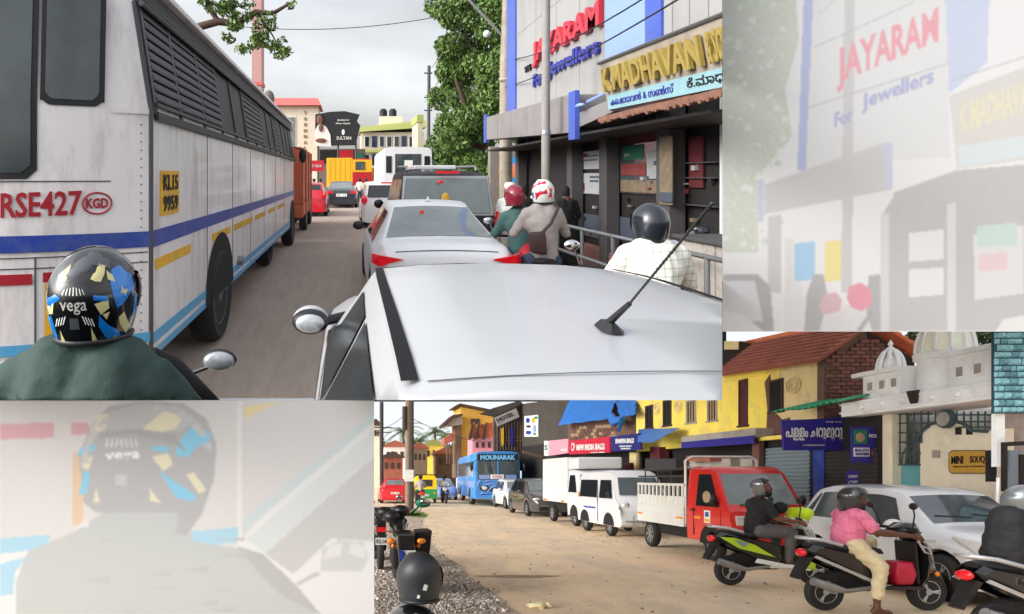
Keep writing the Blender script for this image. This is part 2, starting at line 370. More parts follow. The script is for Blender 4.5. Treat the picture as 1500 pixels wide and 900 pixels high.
def helmet(name, label, c, yaw, r=.135, shell=None, openface=True, group=None, tilt=0, parent=None, vis='glass_dark', full=False, cat='helmet'):
    """motorcycle helmet; local +x is the face side"""
    root = thing(name, label, cat, c, 0, group) if parent is None else parent
    Mx = Matrix.Translation(Vector(c)) @ Matrix.Rotation(yaw, 4, 'Z') @ Matrix.Rotation(tilt, 4, 'Y')
    a, b, h = r * 1.12, r * .96, r * 1.08
    mb = MB(); n = 36; k = 20; vs = []; 
    for i in range(k + 1):
        t = math.pi * (.0 + .80 * i / k); z = math.cos(t); q = max(math.sin(t), .02)
        if t > math.pi * .5: q = max(q, 1 - .35 * ((t - math.pi * .5) / (math.pi * .3)) ** 1.6 * .55)
        for j in range(n):
            p = 2 * math.pi * j / n; vs.append((a * q * math.cos(p), b * q * math.sin(p), h * z * (1.0 if z > 0 else 1.12)))
    fs = []
    for i in range(k):
        for j in range(n):
            f = (i * n + j, i * n + (j + 1) % n, (i + 1) * n + (j + 1) % n, (i + 1) * n + j)
            cx = sum(vs[q][0] for q in f) / 4; cz = sum(vs[q][2] for q in f) / 4; cy = sum(vs[q][1] for q in f) / 4
            hole = cx > a * .34 and cz < h * .38 and (not full or cz > -h * .42)
            if not hole: fs.append(f)
    fs.append(tuple(range(n))[::-1])
    mb.add(vs, fs); mb.xf(Mx); o = mb.build('shell', shell or M('helmet_black'), root, smooth=60)
    if parent is not None: o.name = 'helmet'
    mb = MB(); mb.add([(p[0] * .93, p[1] * .93, p[2] * .95) for p in vs], [f for f in fs]); mb.xf(Mx); mb.build('lining', M('black_plastic'), root if parent is None else o, smooth=60)
    # rim bead at the neck
    mb = MB(); pts = [Vector((a * .80 * math.cos(t), b * .86 * math.sin(t), -h * .90)) for t in [R(55 + 250 * q / 20) for q in range(21)]]
    mb.tube(pts, r * .06, 6); mb.xf(Mx); mb.build('edge_trim', M('black_plastic'), root if parent is None else o, smooth=60)
    # visor: raised or closed curved sheet
    mb = MB(); rows = []
    lo_, hi_ = ((.42, .92) if openface else (-.42, .36))
    for i in range(7):
        zz = lo_ + (hi_ - lo_) * i / 6; row = []
        for j in range(15):
            p = R(-72 + 144 * j / 14); q = math.sqrt(max(1 - min(zz, .97) ** 2, .02)) * 1.035
            row.append((a * q * math.cos(p) * 1.02, b * q * math.sin(p) * 1.02, h * zz * 1.03))
        rows.append(row)
    mb.loft(rows, closed=False); mb.xf(Mx); mb.build('visor', M(vis), root if parent is None else o, smooth=60)
    return root, Mx, (a, b, h), o
def shell_pt(abh, az, el, off):
    a, b, h = abh; e = R(el); q = math.cos(e) if e > 0 else max(math.cos(e), 1 - .1925 * (-e / (.3 * math.pi)) ** 1.6)
    return (a * off * q * math.cos(R(az)), b * off * q * math.sin(R(az)), h * off * math.sin(e) * (1 if e > 0 else 1.12))
def on_helmet(Mx, abh, pts, name, mt, parent, off=1.012):
    """flat graphic hugging the shell: pts = (azimuth deg from face, elevation deg) outline, fanned over a grid"""
    a, b, h = abh; mb = MB(); c = (sum(p[0] for p in pts) / len(pts), sum(p[1] for p in pts) / len(pts)); n = len(pts); vs = []; fs = []
    def q(az, el):
        return shell_pt(abh, az, el, off)
    st = 4; vs.append(q(*c))
    for k in range(1, st + 1):
        for p in pts: vs.append(q(c[0] + (p[0] - c[0]) * k / st, c[1] + (p[1] - c[1]) * k / st))
    for j in range(n): fs.append((0, 1 + j, 1 + (j + 1) % n))
    for k in range(st - 1):
        for j in range(n): fs.append((1 + k * n + j, 1 + (k + 1) * n + j, 1 + (k + 1) * n + (j + 1) % n, 1 + k * n + (j + 1) % n))
    mb.add(vs, fs); mb.xf(Mx); return mb.build(name, mt, parent, smooth=80)
def face(root, c, yaw, skin, r=.1, beard=False, tilt=0):
    """front of the head inside an open helmet: cheeks, brow, nose, eyes, mouth"""
    Mx = Matrix.Translation(Vector(c)) @ Matrix.Rotation(yaw, 4, 'Z') @ Matrix.Rotation(tilt, 4, 'Y'); mb = MB()
    mb.ell((.02, 0, 0), (r * .98, r * .80, r * 1.2), 18, 12); mb.ell((.055, 0, -.055), (r * .55, r * .55, r * .5), 14, 8); mb.ell((r * .98, 0, .015), (.018, .026, .012), 8, 6)
    mb.tube([(r * 1.06, 0, .02), (r * 1.22, 0, -.022), (r * 1.05, 0, -.03)], [.010, .016, .010], 8)
    for s_ in (-1, 1): mb.ell((r * .86, s_ * .045, -.02), (.02, .022, .02), 8, 6)
    mb.xf(Mx); h = mb.build('head', skin, root, smooth=80); mb = MB()
    for s_ in (-1, 1): mb.ell((r * 1.03, s_ * .033, .022), (.010, .016, .008), 8, 6); mb.tube([(r * 1.06, s_ * .015, .042), (r * 1.02, s_ * .05, .042)], .005, 5)
    mb.ell((r * 1.05, 0, -.058), (.010, .026, .006), 8, 5); mb.xf(Mx); mb.build('eyes_and_mouth', M('hair'), h, smooth=60)
    if beard:
        mb = MB(); mb.ell((.055, 0, -.078), (r * .62, r * .72, r * .52), 14, 8); mb.tube([(r * 1.08, -.03, -.042), (r * 1.13, 0, -.04), (r * 1.08, .03, -.042)], .008, 6); mb.xf(Mx); mb.build('beard', M('hair'), h, smooth=60)
M('helmet_black', (26, 28, 31), rough=.28, var=.1, coat=.4)

# ------------------------------------------------------------------ leaves
def leaves(mb, blobs, n, size, m=(0, 1, 2), droop=.3, shell=.55):
    tot = sum(b[3] * b[4] * b[5] for b in blobs)
    for bx, by, bz, rx, ry, rz in blobs:
        for _ in range(max(int(n * rx * ry * rz / tot), 4)):
            d = Vector((random.gauss(0, 1), random.gauss(0, 1), random.gauss(0, 1))).normalized(); q = shell + (1 - shell) * random.random() ** .6
            p = Vector((bx + d.x * rx * q, by + d.y * ry * q, bz + d.z * rz * q)); s = size * random.uniform(.4, 1.5)
            ax = Vector((random.gauss(0, 1), random.gauss(0, 1), random.gauss(0, 1) - droop)).normalized(); nn = ax.cross(Vector((random.gauss(0, 1), random.gauss(0, 1), random.gauss(0, 1) + .8))).normalized()
            mb.add([p - ax * s, p + nn * s * .42 + ax * s * .1, p + ax * s, p - nn * s * .42 + ax * s * .1], [(0, 1, 2, 3)], random.choice(m))
for nm, c in (('leaf_a', (.10, .18, .035)), ('leaf_b', (.065, .125, .03)), ('leaf_c', (.15, .25, .05)), ('leaf_d', (.04, .07, .025))):
    mat(nm, c, rough=.55, var=.3, scale=2)
LEAF = lambda: [M('leaf_a'), M('leaf_b'), M('leaf_c')]
# =================================================================== UPPER STREET
CUR = UPPER
mat('asphalt', (.37, .30, .245), rough=.9, var=.14, scale=9, bump=.5, bscale=60, dirt=(.25, .21, .18), dscale=1.4, damt=.5, stretch=(1, .14, 1))
mb = MB(); nx, ny = 24, 60
mb.poly([(-4.2, 5.0, 0), (5.8, 5.0, 0), (5.8, 19, 0), (8.5, 21, 0), (8.5, 96, 0), (-8.5, 96, 0), (-8.5, 24, 0), (-4.2, 19, 0)])
struct(mb.build('road', M('asphalt')))
M('pave_red', (140, 98, 84), rough=.85, var=.25, scale=8, bump=.3)
mb = MB(); mb.box(3.5, 5.8, 5.0, 20, .004, .13); struct(mb.build('pavement', M('pave_red'), bevel=.015))
mb = MB(); mb.box(4.75, 5.8, 5.0, 19.5, .13, .42); struct(mb.build('shop_plinth', M('pave_red'), bevel=.01))

# ---------------------------------------------------------------- parked white bus
M('bus_white', (230, 224, 223), rough=.32, var=.05, scale=1.5, coat=.2, dirt=srgb((140, 126, 114)), dscale=4.5, damt=.55, bump=.25, bscale=2.2, stretch=(1, 1, .22))
M('bus_blue', (32, 62, 150), rough=.4, var=.12, dirt=srgb((120, 120, 135)), dscale=5, damt=.4)
M('bus_sky', (80, 160, 205), rough=.45, var=.12, dirt=srgb((150, 155, 155)), dscale=3, damt=.6)
M('bus_yellow', (222, 170, 40), rough=.5, var=.1, dirt=srgb((160, 140, 100)), dscale=4, damt=.5)
M('bus_red', (160, 18, 36), rough=.45, var=.1); M('bus_grey', (70, 70, 73), rough=.5, var=.15); M('bus_dark', (24, 24, 26), rough=.5, var=.2); M('rim_dusty', (96, 88, 82), rough=.8, var=.2); M('slat_grey', (46, 46, 48), rough=.5, var=.2)
BX, BY0, BY1, BC, BW = -1.37, 4.6, 17.9, -2.62, 1.25
def yr(x): return BY0 - .45 * (1 - min(((x - BC) / BW) ** 2, 1))
def xs(z): return BX - (0 if z < 2.25 else .13 * min((z - 2.25) / .8, 1))       # tumblehome of the side
bus = thing('bus', 'long white bus with blue stripe and black shuttered windows parked on the left', 'bus', (BC, 11, 0))
def bus_section(y, k=1):
    pr = [(-BW * k, .5), (-BW * k, 2.25), (-1.12 * k, 3.05), (-1.0 * k, 3.22), (-.6 * k, 3.30), (0, 3.32), (.6 * k, 3.30), (1.0 * k, 3.22), (1.12 * k, 3.05), (BW * k, 2.25), (BW * k, .5)]
    return pr
mb = MB(); rings = []
for y in (BY0 + .02, 8, 12, 17.4): rings.append([(BC + a, y, z) for a, z in bus_section(y)])
rings.append([(BC + a * .96, BY1, z) for a, z in bus_section(17.9)])
mb.loft(rings, caps=False); mb.poly([p for p in rings[-1]])
nxs = 48   # bowed back panel
rows = []
for z in (.5, 1.0, 1.5, 2.0, 2.25, 2.65, 3.05, 3.22, 3.31):
    wz = BW if z <= 2.25 else (BW - .13 * (z - 2.25) / .8 if z <= 3.05 else (1.0 if z < 3.3 else .6)); row = []
    for i in range(nxs + 1):
        x = BC - wz + 2 * wz * i / nxs; row.append((x, yr(BC + (x - BC) * BW / wz) + (.0 if z < 2.3 else .05 * (z - 2.3)), z))
    rows.append(row)
mb.loft(rows, closed=False); mb.poly([rows[-1][0], rows[-1][-1], (BC + .6, BY0 + .02, 3.30), (BC - .6, BY0 + .02, 3.30)])
mb.build('body', M('bus_white'), bus, smooth=30)
mb = MB(); mb.box(-3.75, -1.5, 5.1, 17.5, .45, .52); mb.box(-3.4, -1.9, 6, 17, .25, .46); mb.build('chassis', M('underbody'), bus)
def side(y0, y1, z0, z1, nm, mt, off=.006, parent=None):
    mb = MB(); mb.prism([(xs(z0), y0, z0), (xs(z0), y1, z0), (xs(z1), y1, z1), (xs(z1), y0, z1)], (off, 0, 0)); return mb.build(nm, mt, parent or bus)
def rearx(u):
    x = -2.
    for _ in range(20): x = (u - 505) * yr(x) / F
    return x
def rearz(u, v): return 1.8 - (v - 258) * yr(rearx(u)) / F
def rear(x0, x1, z0, z1, nm, mt, off=.014, n=24, rnd=0, parent=None):
    mb = MB(); rows = []; zs_ = sorted({z0, z1} | {z for z in (2.0, 2.25, 2.3, 2.6, 2.9) if z0 < z < z1})
    for j, z in enumerate(zs_):
        row = []
        for i in range(n + 1):
            x = x0 + (x1 - x0) * i / n; e = 0
            if rnd and j in (0, len(zs_) - 1): e = rnd * max(0, 1 - min(x - x0, x1 - x) / rnd) ** 2 * (1 if j == 0 else -1)
            row.append((x, yr(x) - off + (.0 if z + e < 2.3 else .05 * (z + e - 2.3)), z + e))
        rows.append(row)
    mb.loft(rows, closed=False); return mb.build(nm, mt, parent or bus, smooth=50)
# back: windows in rubber frames, stripes, seams
x0, x1 = rearx(67), rearx(146)
g = rear(x0 - .03, x1 + .03, 2.27, 3.16, 'window_frame', M('bus_dark'), .008, rnd=.06); rear(x0, x1, 2.31, 3.13, 'rear_window', M('glass_tint'), .014, rnd=.05, parent=g)
x0, x1 = -3.4, rearx(46)
g = rear(x0, x1 + .035, 1.78, 3.16, 'window_frame', M('bus_dark'), .008, rnd=.06); rear(x0, x1, 1.82, 3.13, 'rear_window', M('glass_tint'), .014, rnd=.05, parent=g)
rear(-3.86, BX - .004, 1.30, 1.41, 'stripe', M('bus_blue')); rear(-3.86, BX - .004, .63, .70, 'stripe', M('bus_sky')); rear(-3.86, BX - .004, .46, .59, 'stripe', M('bus_sky'))
for (a, b, c, d, mt) in ((-3.3, rearx(48), 1.09, 1.16, 'bus_red'), (rearx(64), rearx(104), 1.10, 1.165, 'bus_red'), (rearx(66), rearx(80), .72, 1.09, 'bus_yellow')):
    rear(a, b, c, d, 'reflector', M(mt), .01)
for z in (1.76, 1.26, 1.19): rear(-3.86, rearx(163) if z > 1.7 else BX - .02, z, z + .008, 'panel_seam', M('bus_grey'), .007)
mb = MB()
for x in (rearx(52), rearx(163)): mb.tube([(x, yr(x) - .006, .6), (x, yr(x) - .006, 1.3 if x > -1.8 else 1.27)], .006, 5)
mb.tube([(BX - .005, BY0 - .0, .5), (BX - .005, BY0 + .0, 2.25), (xs(3.05) - .005, BY0 + .03, 3.05)], .018, 6)
for z in np.arange(.6, 2.2, .06):
    mb.ell((BX - .06, yr(BX - .06) - .002, z), (.006, .005, .006), 6, 4)
mb.build('corner_trim', M('bus_grey'), bus, smooth=40)
rear(rearx(165), BX - .01, 2.235, 2.275, 'corner_moulding', M('bus_white'), .02)
tm = text_mb('RSE427', rearx(121) - rearx(2), .165, .004, .02); xa = rearx(2); tm.fmap(lambda x, y, z: (xa + x, yr(xa + x) - .008 - z, 1.525 + y + x * .03)); tm.build('lettering', M('bus_red'), bus)
# ring badge
cx, cz = rearx(143), 1.615
mb = MB(); mb.tube([(cx + .082 * math.cos(t), yr(cx + .082 * math.cos(t)) - .008, cz + .072 * math.sin(t)) for t in np.linspace(0, 2 * math.pi, 28)], .006, 5); bd = mb.build('badge_ring', M('bus_red'), bus)
tm = text_mb('KGD', .125, .07, .004, .03); tm.fmap(lambda x, y, z: (cx - .062 + x, yr(cx - .06 + x) - .008 - z, cz - .035 + y)); tm.build('badge_text', M('bus_red'), bd)
# right side: stripes, number panel, seams
side(BY0 + .03, BY1 - .3, 1.29, 1.41, 'stripe', M('bus_blue')); side(BY0 + .03, BY1 - .3, .60, .68, 'stripe', M('bus_sky')); side(BY0 + .03, BY1 - .3, .505, .56, 'stripe', M('bus_sky'))
for a, b in ((4.68, 5.75), (6.7, 7.75), (8.0, 9.6), (9.9, 11.2), (11.6, 12.8), (13.2, 14.6)): side(a, b, 1.12, 1.20, 'reflector', M('bus_yellow'))
npn = side(4.80, 5.34, 1.50, 1.84, 'number_panel', M('bus_yellow'), .008)
for s_, z_ in (('KL15', 1.69), ('9959', 1.53)):
    letters(s_, (BX + .012, 4.86, z_), (0, 1, 0), (0, 0, 1), .42, .12, M('ink'), npn, 'number', .004, .02)
for y in (6.45, 7.9, 9.4, 11.0, 12.8, 14.7): side(y, y + .015, .5, 2.22, 'panel_seam', M('bus_grey'), .004)
# window band with pillars, shutters, gutter
side(BY0 + .03, BY1 - .2, 2.22, 3.06, 'window_band', M('bus_dark'), .004)
ys = [4.68] + [5.42 + .93 * i for i in range(13)]
for i, y in enumerate(ys): side(y - .03, y + .03, 2.24, 3.06, 'window_pillar', M('bus_grey'), .02)
for z0, z1 in ((2.2, 2.26), (2.30, 2.33)): side(4.66, BY1 - .2, z0, z1, 'window_rail', M('slat_grey'), .035)
for i in (0, 1, 2, 5, 6, 9):
    for k in range(9):
        z = 2.36 + k * .076; mb = MB(); y0, y1 = ys[i] + .035, ys[i + 1] - .035
        mb.prism([(xs(z) + .006, y0, z), (xs(z) + .024, y0, z - .012), (xs(z) + .024, y0, z + .004), (xs(z) + .006, y0, z + .05)], (0, y1 - y0, 0)); mb.build('shutter_slat', M('slat_grey'), bus)
mb = MB()
for k in range(5): mb.tube([(xs(3.05) + .05 - .005 * k, 4.62, 3.03 + .034 * k), (xs(3.05) + .05 - .005 * k, BY1 - .15, 3.03 + .034 * k)], .02, 6)
mb.build('louvre_strip', M('bus_grey'), bus, smooth=50)
mb = MB(); mb.box(-1.62, -1.40, 4.62, BY1 - .1, 3.20, 3.25); mb.build('roof_gutter', M('bus_white'), bus, bevel=.01)
# wheels and arches
for y, x in ((7.15, -1.53), (16.9, -1.53)):
    mb = MB(); pts = [(BX + .009, y + .78 * math.cos(t), .52 + .66 * math.sin(t)) for t in np.linspace(0, math.pi, 20)]; mb.poly(pts + [(BX + .009, y - .78, .5)])
    mb.build('wheel_arch', M('underbody'), bus); wheel(bus, (x + .05, y, .5), .5, .28, 1.22, 1, 0, 'rim_dusty')
wheel(bus, (-1.62, 13.0, .48), .47, .26, 1.22, 1, 6, 'underbody', name='spare_wheel')
for y in (7.15, 16.9): wheel(bus, (-3.6, y, .5), .5, .28, 1.22, -1, 8)
mb = MB(); mb.tube([(-1.6, 8.3, .72), (-1.3, 8.3, .72)], .06, 10); mb.build('exhaust', M('rim_grey'), bus)
mb = MB(); mb.ell((-1.15, 17.7, 2.35), (.1, .05, .2)); mb.tube([(-1.4, 17.7, 2.6), (-1.15, 17.7, 2.5)], .02, 6); mb.build('wing_mirror', M('black_plastic'), bus, smooth=50)

# ---------------------------------------------------------------- white car close to the camera
mat('glass_side', (.02, .024, .026), rough=.2, var=.4, scale=3, spec=.15)
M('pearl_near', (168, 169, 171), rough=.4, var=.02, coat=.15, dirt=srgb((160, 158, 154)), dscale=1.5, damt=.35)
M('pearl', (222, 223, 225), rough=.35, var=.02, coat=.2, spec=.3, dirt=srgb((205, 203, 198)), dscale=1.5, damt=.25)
M('roof_strip', (34, 34, 36), rough=.8, spec=.1, var=.1)
NEAR = ([(0, .62, .52, .74, .86), (.02, .80, .60, .72, .93), (.05, .955, .63, .69, .96), (.09, .985, .64, .675, .97), (.098, .99, .64, .672, .97), (.2, 1, .64, .668, .98), (.32, 1, .64, .66, .98), (.40, .985, .64, .64, .98), (.45, .95, .635, .64, .98), (.70, .665, .60, .78, .98), (.9, .6, .52, .76, .95), (1, .42, .36, .6, .75)],
        dict(windscreen=(.69, .43), ws_w=.95, side=[(.075, .33, .125, .27), (.345, .62, .285, .40)]))
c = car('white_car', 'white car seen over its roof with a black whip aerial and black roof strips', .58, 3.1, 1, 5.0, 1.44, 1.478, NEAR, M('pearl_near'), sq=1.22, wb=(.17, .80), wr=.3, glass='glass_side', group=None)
rt = c['root']
for sd_ in (-1, 1):
    mb = MB(); rows = []
    for k in range(13):
        s = .107 + (.405 - .107) * k / 12; a = c['crown'](s, .93 * sd_); b = c['crown'](s, .995 * sd_)
        rows.append([(a[0], a[1], a[2] - .004), (b[0], b[1], b[2] - .006)])
    mb.loft(rows, closed=False); mb.build('roof_strip', M('roof_strip'), rt, smooth=60)
mb = MB(); rows = []
for f in np.linspace(-.9, .9, 19):
    a = c['crown'](.106, f); bow = .012 * (1 - (f / .9) ** 2); rows.append([(a[0], a[1] - .003 - bow, a[2] - .005), (a[0], a[1] + .0015 - bow, a[2] - .0045)])
mb.loft(rows, closed=False); mb.build('tailgate_gap', M('bus_grey'), rt, smooth=60)
mb = MB(); mb.loft([[(.545, 1.42, 1.474), (.538, 1.36, 1.474), (.550, 1.335, 1.474), (.574, 1.335, 1.474), (.586, 1.36, 1.474), (.579, 1.42, 1.474)], [(.556, 1.41, 1.489), (.554, 1.37, 1.491), (.558, 1.355, 1.491), (.566, 1.355, 1.491), (.570, 1.37, 1.491), (.568, 1.41, 1.489)]])
an = mb.build('aerial_base', M('black_plastic'), rt, smooth=40)
mb = MB(); mb.tube([(.562, 1.39, 1.482), (.562, 1.28, 1.548)], [.0085, .005], 8)
pts = [Vector((.562, 1.28, 1.548)).lerp(Vector((.566, 1.0, 1.757)), t) for t in np.linspace(0, 1, 90)]
mb.tube(pts, [.0021 + .0008 * (k % 3 == 0) for k in range(90)], 6); mb.ell(tuple(pts[-1]), (.0035, .0035, .0035), 8, 6); mb.build('aerial_mast', M('black_plastic'), an, smooth=50)
mb = MB(); rows = [[tuple(Vector(c['pos'](s, -(c['wb'][c['I'](s)] * .965 + .012), .955 + dz))) for dz in (-.012, .008)] for s in np.linspace(.05, .68, 12)]
mb.loft(rows, closed=False); mb.build('window_seal', M('black_plastic'), rt)
# driver's mirror
mc = UP.p(455, 469, 3.55); mb = MB(); mb.ell((mc.x, mc.y + .02, mc.z + .004), (.098, .075, .072), 16, 10); mh = mb.build('wing_mirror', M('pearl_near'), rt, smooth=60)
mb = MB(); mb.ell((mc.x, mc.y - .02, mc.z - .004), (.101, .07, .07), 16, 10); mb.build('mirror_rim', M('black_plastic'), mh, smooth=60)
mb = MB(); mb.ell((mc.x, mc.y - .066, mc.z - .004), (.078, .028, .05), 16, 10); mb.build('mirror_glass', M('mirror_pale'), mh, smooth=60)
mb = MB(); mb.tube([(mc.x + .08, mc.y + .02, mc.z - .01), (mc.x + .19, mc.y + .1, mc.z - .0)], .028, 8); mb.build('mirror_arm', M('black_plastic'), mh, smooth=60)

# ---------------------------------------------------------------- white saloon ahead
SED2 = ([(0, .58, .5, .78, .84), (.012, .66, .56, .82, .92), (.05, .69, .58, .84, .97), (.13, .70, .62, .82, 1), (.30, .965, .63, .60, 1), (.37, 1, .63, .64, 1), (.52, .99, .62, .65, 1), (.58, .96, .61, .63, 1), (.72, .66, .60, .76, .99), (.9, .58, .52, .74, .95), (1, .40, .36, .55, .70)],
        dict(rear_glass=(.135, .292), rg_w=.94, windscreen=(.71, .6), side=[(.20, .40, .30, .40), (.41, .64, .41, .56)]))
c = car('white_saloon', 'white saloon car with red wedge tail lights ahead of the roof with the aerial', 1.2, 10.2, 1, 5.3, 1.76, 1.45, SED2, M('pearl'), sq=1.22, glass='glass_tint', glass_rear='glass_pale')
rt = c['root']
for sd_ in (-1, 1):
    mb = MB(); z = .80
    A_ = c['pos'](.004, sd_ * .52, z + .03); B_ = c['pos'](.006, sd_ * .80, z - .05); C_ = c['pos'](.03, sd_ * .885, z - .02); D_ = c['pos'](.03, sd_ * .88, z + .09); E_ = c['pos'](.004, sd_ * .8, z + .08)
    mb.prism([A_, B_, C_, D_, E_], (0, .06, 0)); mb.prism([A_, B_, C_, D_, E_], (0, -.05, 0)); mb.build('tail_light', M('red_lens'), rt)
mirrors(c, .67, .66, M('black_plastic'), (.1, .07, .075), .09)
plate(rt, c['pos'](-.004, 0, .62), .5, .11, txt='KL 14')
mb = MB(); mb.tube([c['crown'](.012, f) for f in np.linspace(-.85, .85, 9)], .006, 5); mb.build('boot_gap', M('bus_grey'), rt)
mb = MB(); p_ = c['crown'](.36, 0); mb.hexa([(p_[0] - .03, p_[1] - .1, p_[2] - .01), (p_[0] + .03, p_[1] - .1, p_[2] - .01), (p_[0] + .03, p_[1] + .1, p_[2] - .01), (p_[0] - .03, p_[1] + .1, p_[2] - .01)], [(p_[0] - .006, p_[1] - .08, p_[2] + .06), (p_[0] + .006, p_[1] - .08, p_[2] + .06), (p_[0] + .01, p_[1] + .02, p_[2] + .01), (p_[0] - .01, p_[1] + .02, p_[2] + .01)]); mb.build('fin_aerial', M('pearl'), rt)
mb = MB(); mb.ell(c['pos'](.18, .0, 1.02), (.22, .04, .02), 12, 6); mb.build('brake_lamp', M('red_lens'), rt, smooth=60)
mb = MB(); mb.ell(c['crown'](.25, -.25), (.03, .012, .05), 10, 6); mb.build('hanging_charm', M('red_lens'), rt, smooth=60)
# ---------------------------------------------------------------- black people carrier
M('car_black', (40, 42, 45), rough=.45, var=.08, spec=.12, dirt=srgb((110, 105, 98)), dscale=2, damt=.25)
SUV2 = (SUV, dict(windscreen=(.71, .62), ws_w=.9, side=[(.06, .24, .075, .23), (.25, .43, .24, .43), (.44, .64, .44, .57)]))
c = car('people_carrier', 'black people carrier with big rear window ahead of the white saloon', 1.74, 13.6, 1, 5.2, 1.76, 1.9, SUV2, M('car_black'), sq=1.22, glass='glass_side', wr=.32)
rt = c['root']
def rear_quad(c, z0, z1, w0, w1, nm, mt, dy=0, z2=None, parent=None):
    mb = MB(); y = lambda z: c['pos'](.004, 0, 0)[1] - dy + (.16 * max(0, (z - c['H'] * .55)) if z > c['H'] * .55 else 0); X = c['root'].location.x
    mb.prism([(X - w0, y(z0), z0), (X + w0, y(z0), z0), (X + w1, y(z1), z1), (X - w1, y(z1), z1)], (0, .03, 0)); return mb.build(nm, mt, parent or c['root'], bevel=.012)
g = rear_quad(c, 1.12, 1.80, .80, .73, 'rear_window_frame', M('steel'), .0); rear_quad(c, 1.16, 1.76, .755, .69, 'rear_window', M('glass_pale'), .02, parent=g)
mb = MB(); mb.ell((1.62, 10.98, 1.70), (.05, .01, .03), 10, 6); mb.build('sticker', M('red_lens'), rt); mb = MB(); mb.ell((1.70, 10.95, 1.42), (.07, .02, .1), 10, 6); mb.build('hanging_charm', M('bus_yellow'), rt)
for sd_ in (-1, 1):
    mb = MB(); mb.prism([c['pos'](.0, sd_ * .80, .95), c['pos'](.0, sd_ * .87, .95), c['pos'](.01, sd_ * .88, 1.2), c['pos'](.0, sd_ * .82, 1.2)], (0, -.03, 0)); mb.build('tail_light', M('red_lens'), rt)
    mb = MB(); mb.tube([c['pos'](.12, sd_ * .62, 1.89), c['pos'](.14, sd_ * .62, 1.97), c['pos'](.5, sd_ * .62, 1.99), c['pos'](.55, sd_ * .62, 1.9)], .022, 6); mb.build('roof_rail', M('steel'), rt, smooth=40)
mb = MB(); mb.box(1.3, 2.1, 12.2, 13.6, 1.92, 2.0); mb.build('roof_load', M('white_paint'), rt, bevel=.02)
mb = MB(); mb.box(1.55, 1.95, 11.0, 11.06, 1.84, 1.88); mb.build('brake_lamp', M('red_lens'), rt)
mirrors(c, .67, .62, M('black_plastic'), (.11, .07, .1), .1)
# ---------------------------------------------------------------- white hatchback further on
c = car('white_hatchback', 'white hatchback with rounded red tail lights beside the black people carrier', 1.45, 24.6, 1, 4.9, 1.72, 1.62, (SUV, dict(windscreen=(.71, .62), side=[(.06, .32, .09, .32), (.34, .64, .34, .57)])), M('pearl'), sq=1.22, glass='glass_dark')
rear_quad(c, 1.08, 1.48, .68, .62, 'rear_window', M('glass_dark'), .02)
for sd_ in (-1, 1):
    mb = MB(); mb.ell(c['pos'](.01, sd_ * .78, .98), (.11, .08, .15), 10, 8); mb.build('tail_light', M('red_lens'), c['root'], smooth=60)
mb = MB(); mb.box(1.25, 1.65, 22.2, 22.3, 1.54, 1.59); mb.build('brake_lamp', M('red_lens'), c['root'])
plate(c['root'], c['pos'](-.004, 0, .72), .45, .12, txt='KL 14')
# ---------------------------------------------------------------- far white bus
def box_bus(name, label, x, y, L, W, H, paint, front_towards=False, group=None):
    rt = thing(name, label, 'bus', (x, y + L / 2, 0), 0, group); mb = MB(); rings = []
    pr = [(-.5, .45), (-.5, H * .62), (-.485, H - .22), (-.44, H - .07), (-.3, H - .01), (.3, H - .01), (.44, H - .07), (.485, H - .22), (.5, H * .62), (.5, .45)]
    for yy, k in ((y, .965), (y + .08, 1), (y + L * .5, 1), (y + L, 1)): rings.append([(x + a * W * k, yy, z) for a, z in pr])
    mb.loft(rings); mb.build('body', paint, rt, smooth=40)
    for yy in (y + L * .22, y + L * .8):
        for sd_ in (-1, 1): wheel(rt, (x + sd_ * (W / 2 - .13), yy, .48), .48, .26, 1.1, sd_)
    return rt
rt = box_bus('white_bus', 'white bus seen from behind with wide rear window beyond the black people carrier', 3.02, 31, 9, 2.42, 3.2, M('pearl'))
for a, b, z0, z1, nm in ((-.62, .62, 1.35, 2.85, 'rear_window'), (-1.05, -.78, 1.95, 2.75, 'rear_window'), (.78, 1.05, 1.95, 2.75, 'rear_window')):
    mb = MB(); mb.box(3.02 + a, 3.02 + b, 30.97, 31.0, z0, z1); mb.build(nm, M('glass_tint' if a < 0 and b > 0 else 'glass_dark'), rt, bevel=.01)
mb = MB(); mb.box(2.85, 3.25, 30.95, 30.965, 2.2, 2.55); mb.build('notice', M('plate_white'), rt)
# ---------------------------------------------------------------- orange lorry, red car, dark saloon, yellow lorry and others in the far lane
M('lorry_orange', (196, 98, 66), rough=.5, var=.1, dirt=srgb((150, 90, 65)), dscale=2); M('lorry_orange_b', (190, 100, 62), rough=.6, var=.15)
rt = thing('orange_lorry', 'orange lorry with high slab-sided load body ahead of the white bus', 'lorry', (-2.1, 21, 0))
mb = MB(); mb.box(-3.0, -1.22, 18.3, 23.2, 1.0, 2.62); mb.build('load_body', M('lorry_orange'), rt, bevel=.02)
mb = MB(); mb.box(-3.0, -1.2, 18.3, 23.2, .62, .99); mb.build('side_board', M('lorry_orange_b'), rt, bevel=.02)
for y in (18.4, 20, 21.6, 23.1):
    mb = MB(); mb.box(-1.22, -1.17, y - .05, y + .05, .62, 2.6); mb.build('body_rib', M('lorry_orange'), rt)
mb = MB(); mb.hexa([(-2.9, 23.4, .6), (-1.25, 23.4, .6), (-1.25, 25.2, .6), (-2.9, 25.2, .6)], [(-2.85, 23.4, 2.3), (-1.3, 23.4, 2.3), (-1.3, 24.6, 2.3), (-2.85, 24.6, 2.3)]); mb.build('cab', M('lorry_orange'), rt, bevel=.04)
mb = MB(); mb.box(-2.9, -1.4, 18.5, 25, .45, .62); mb.build('chassis', M('underbody'), rt)
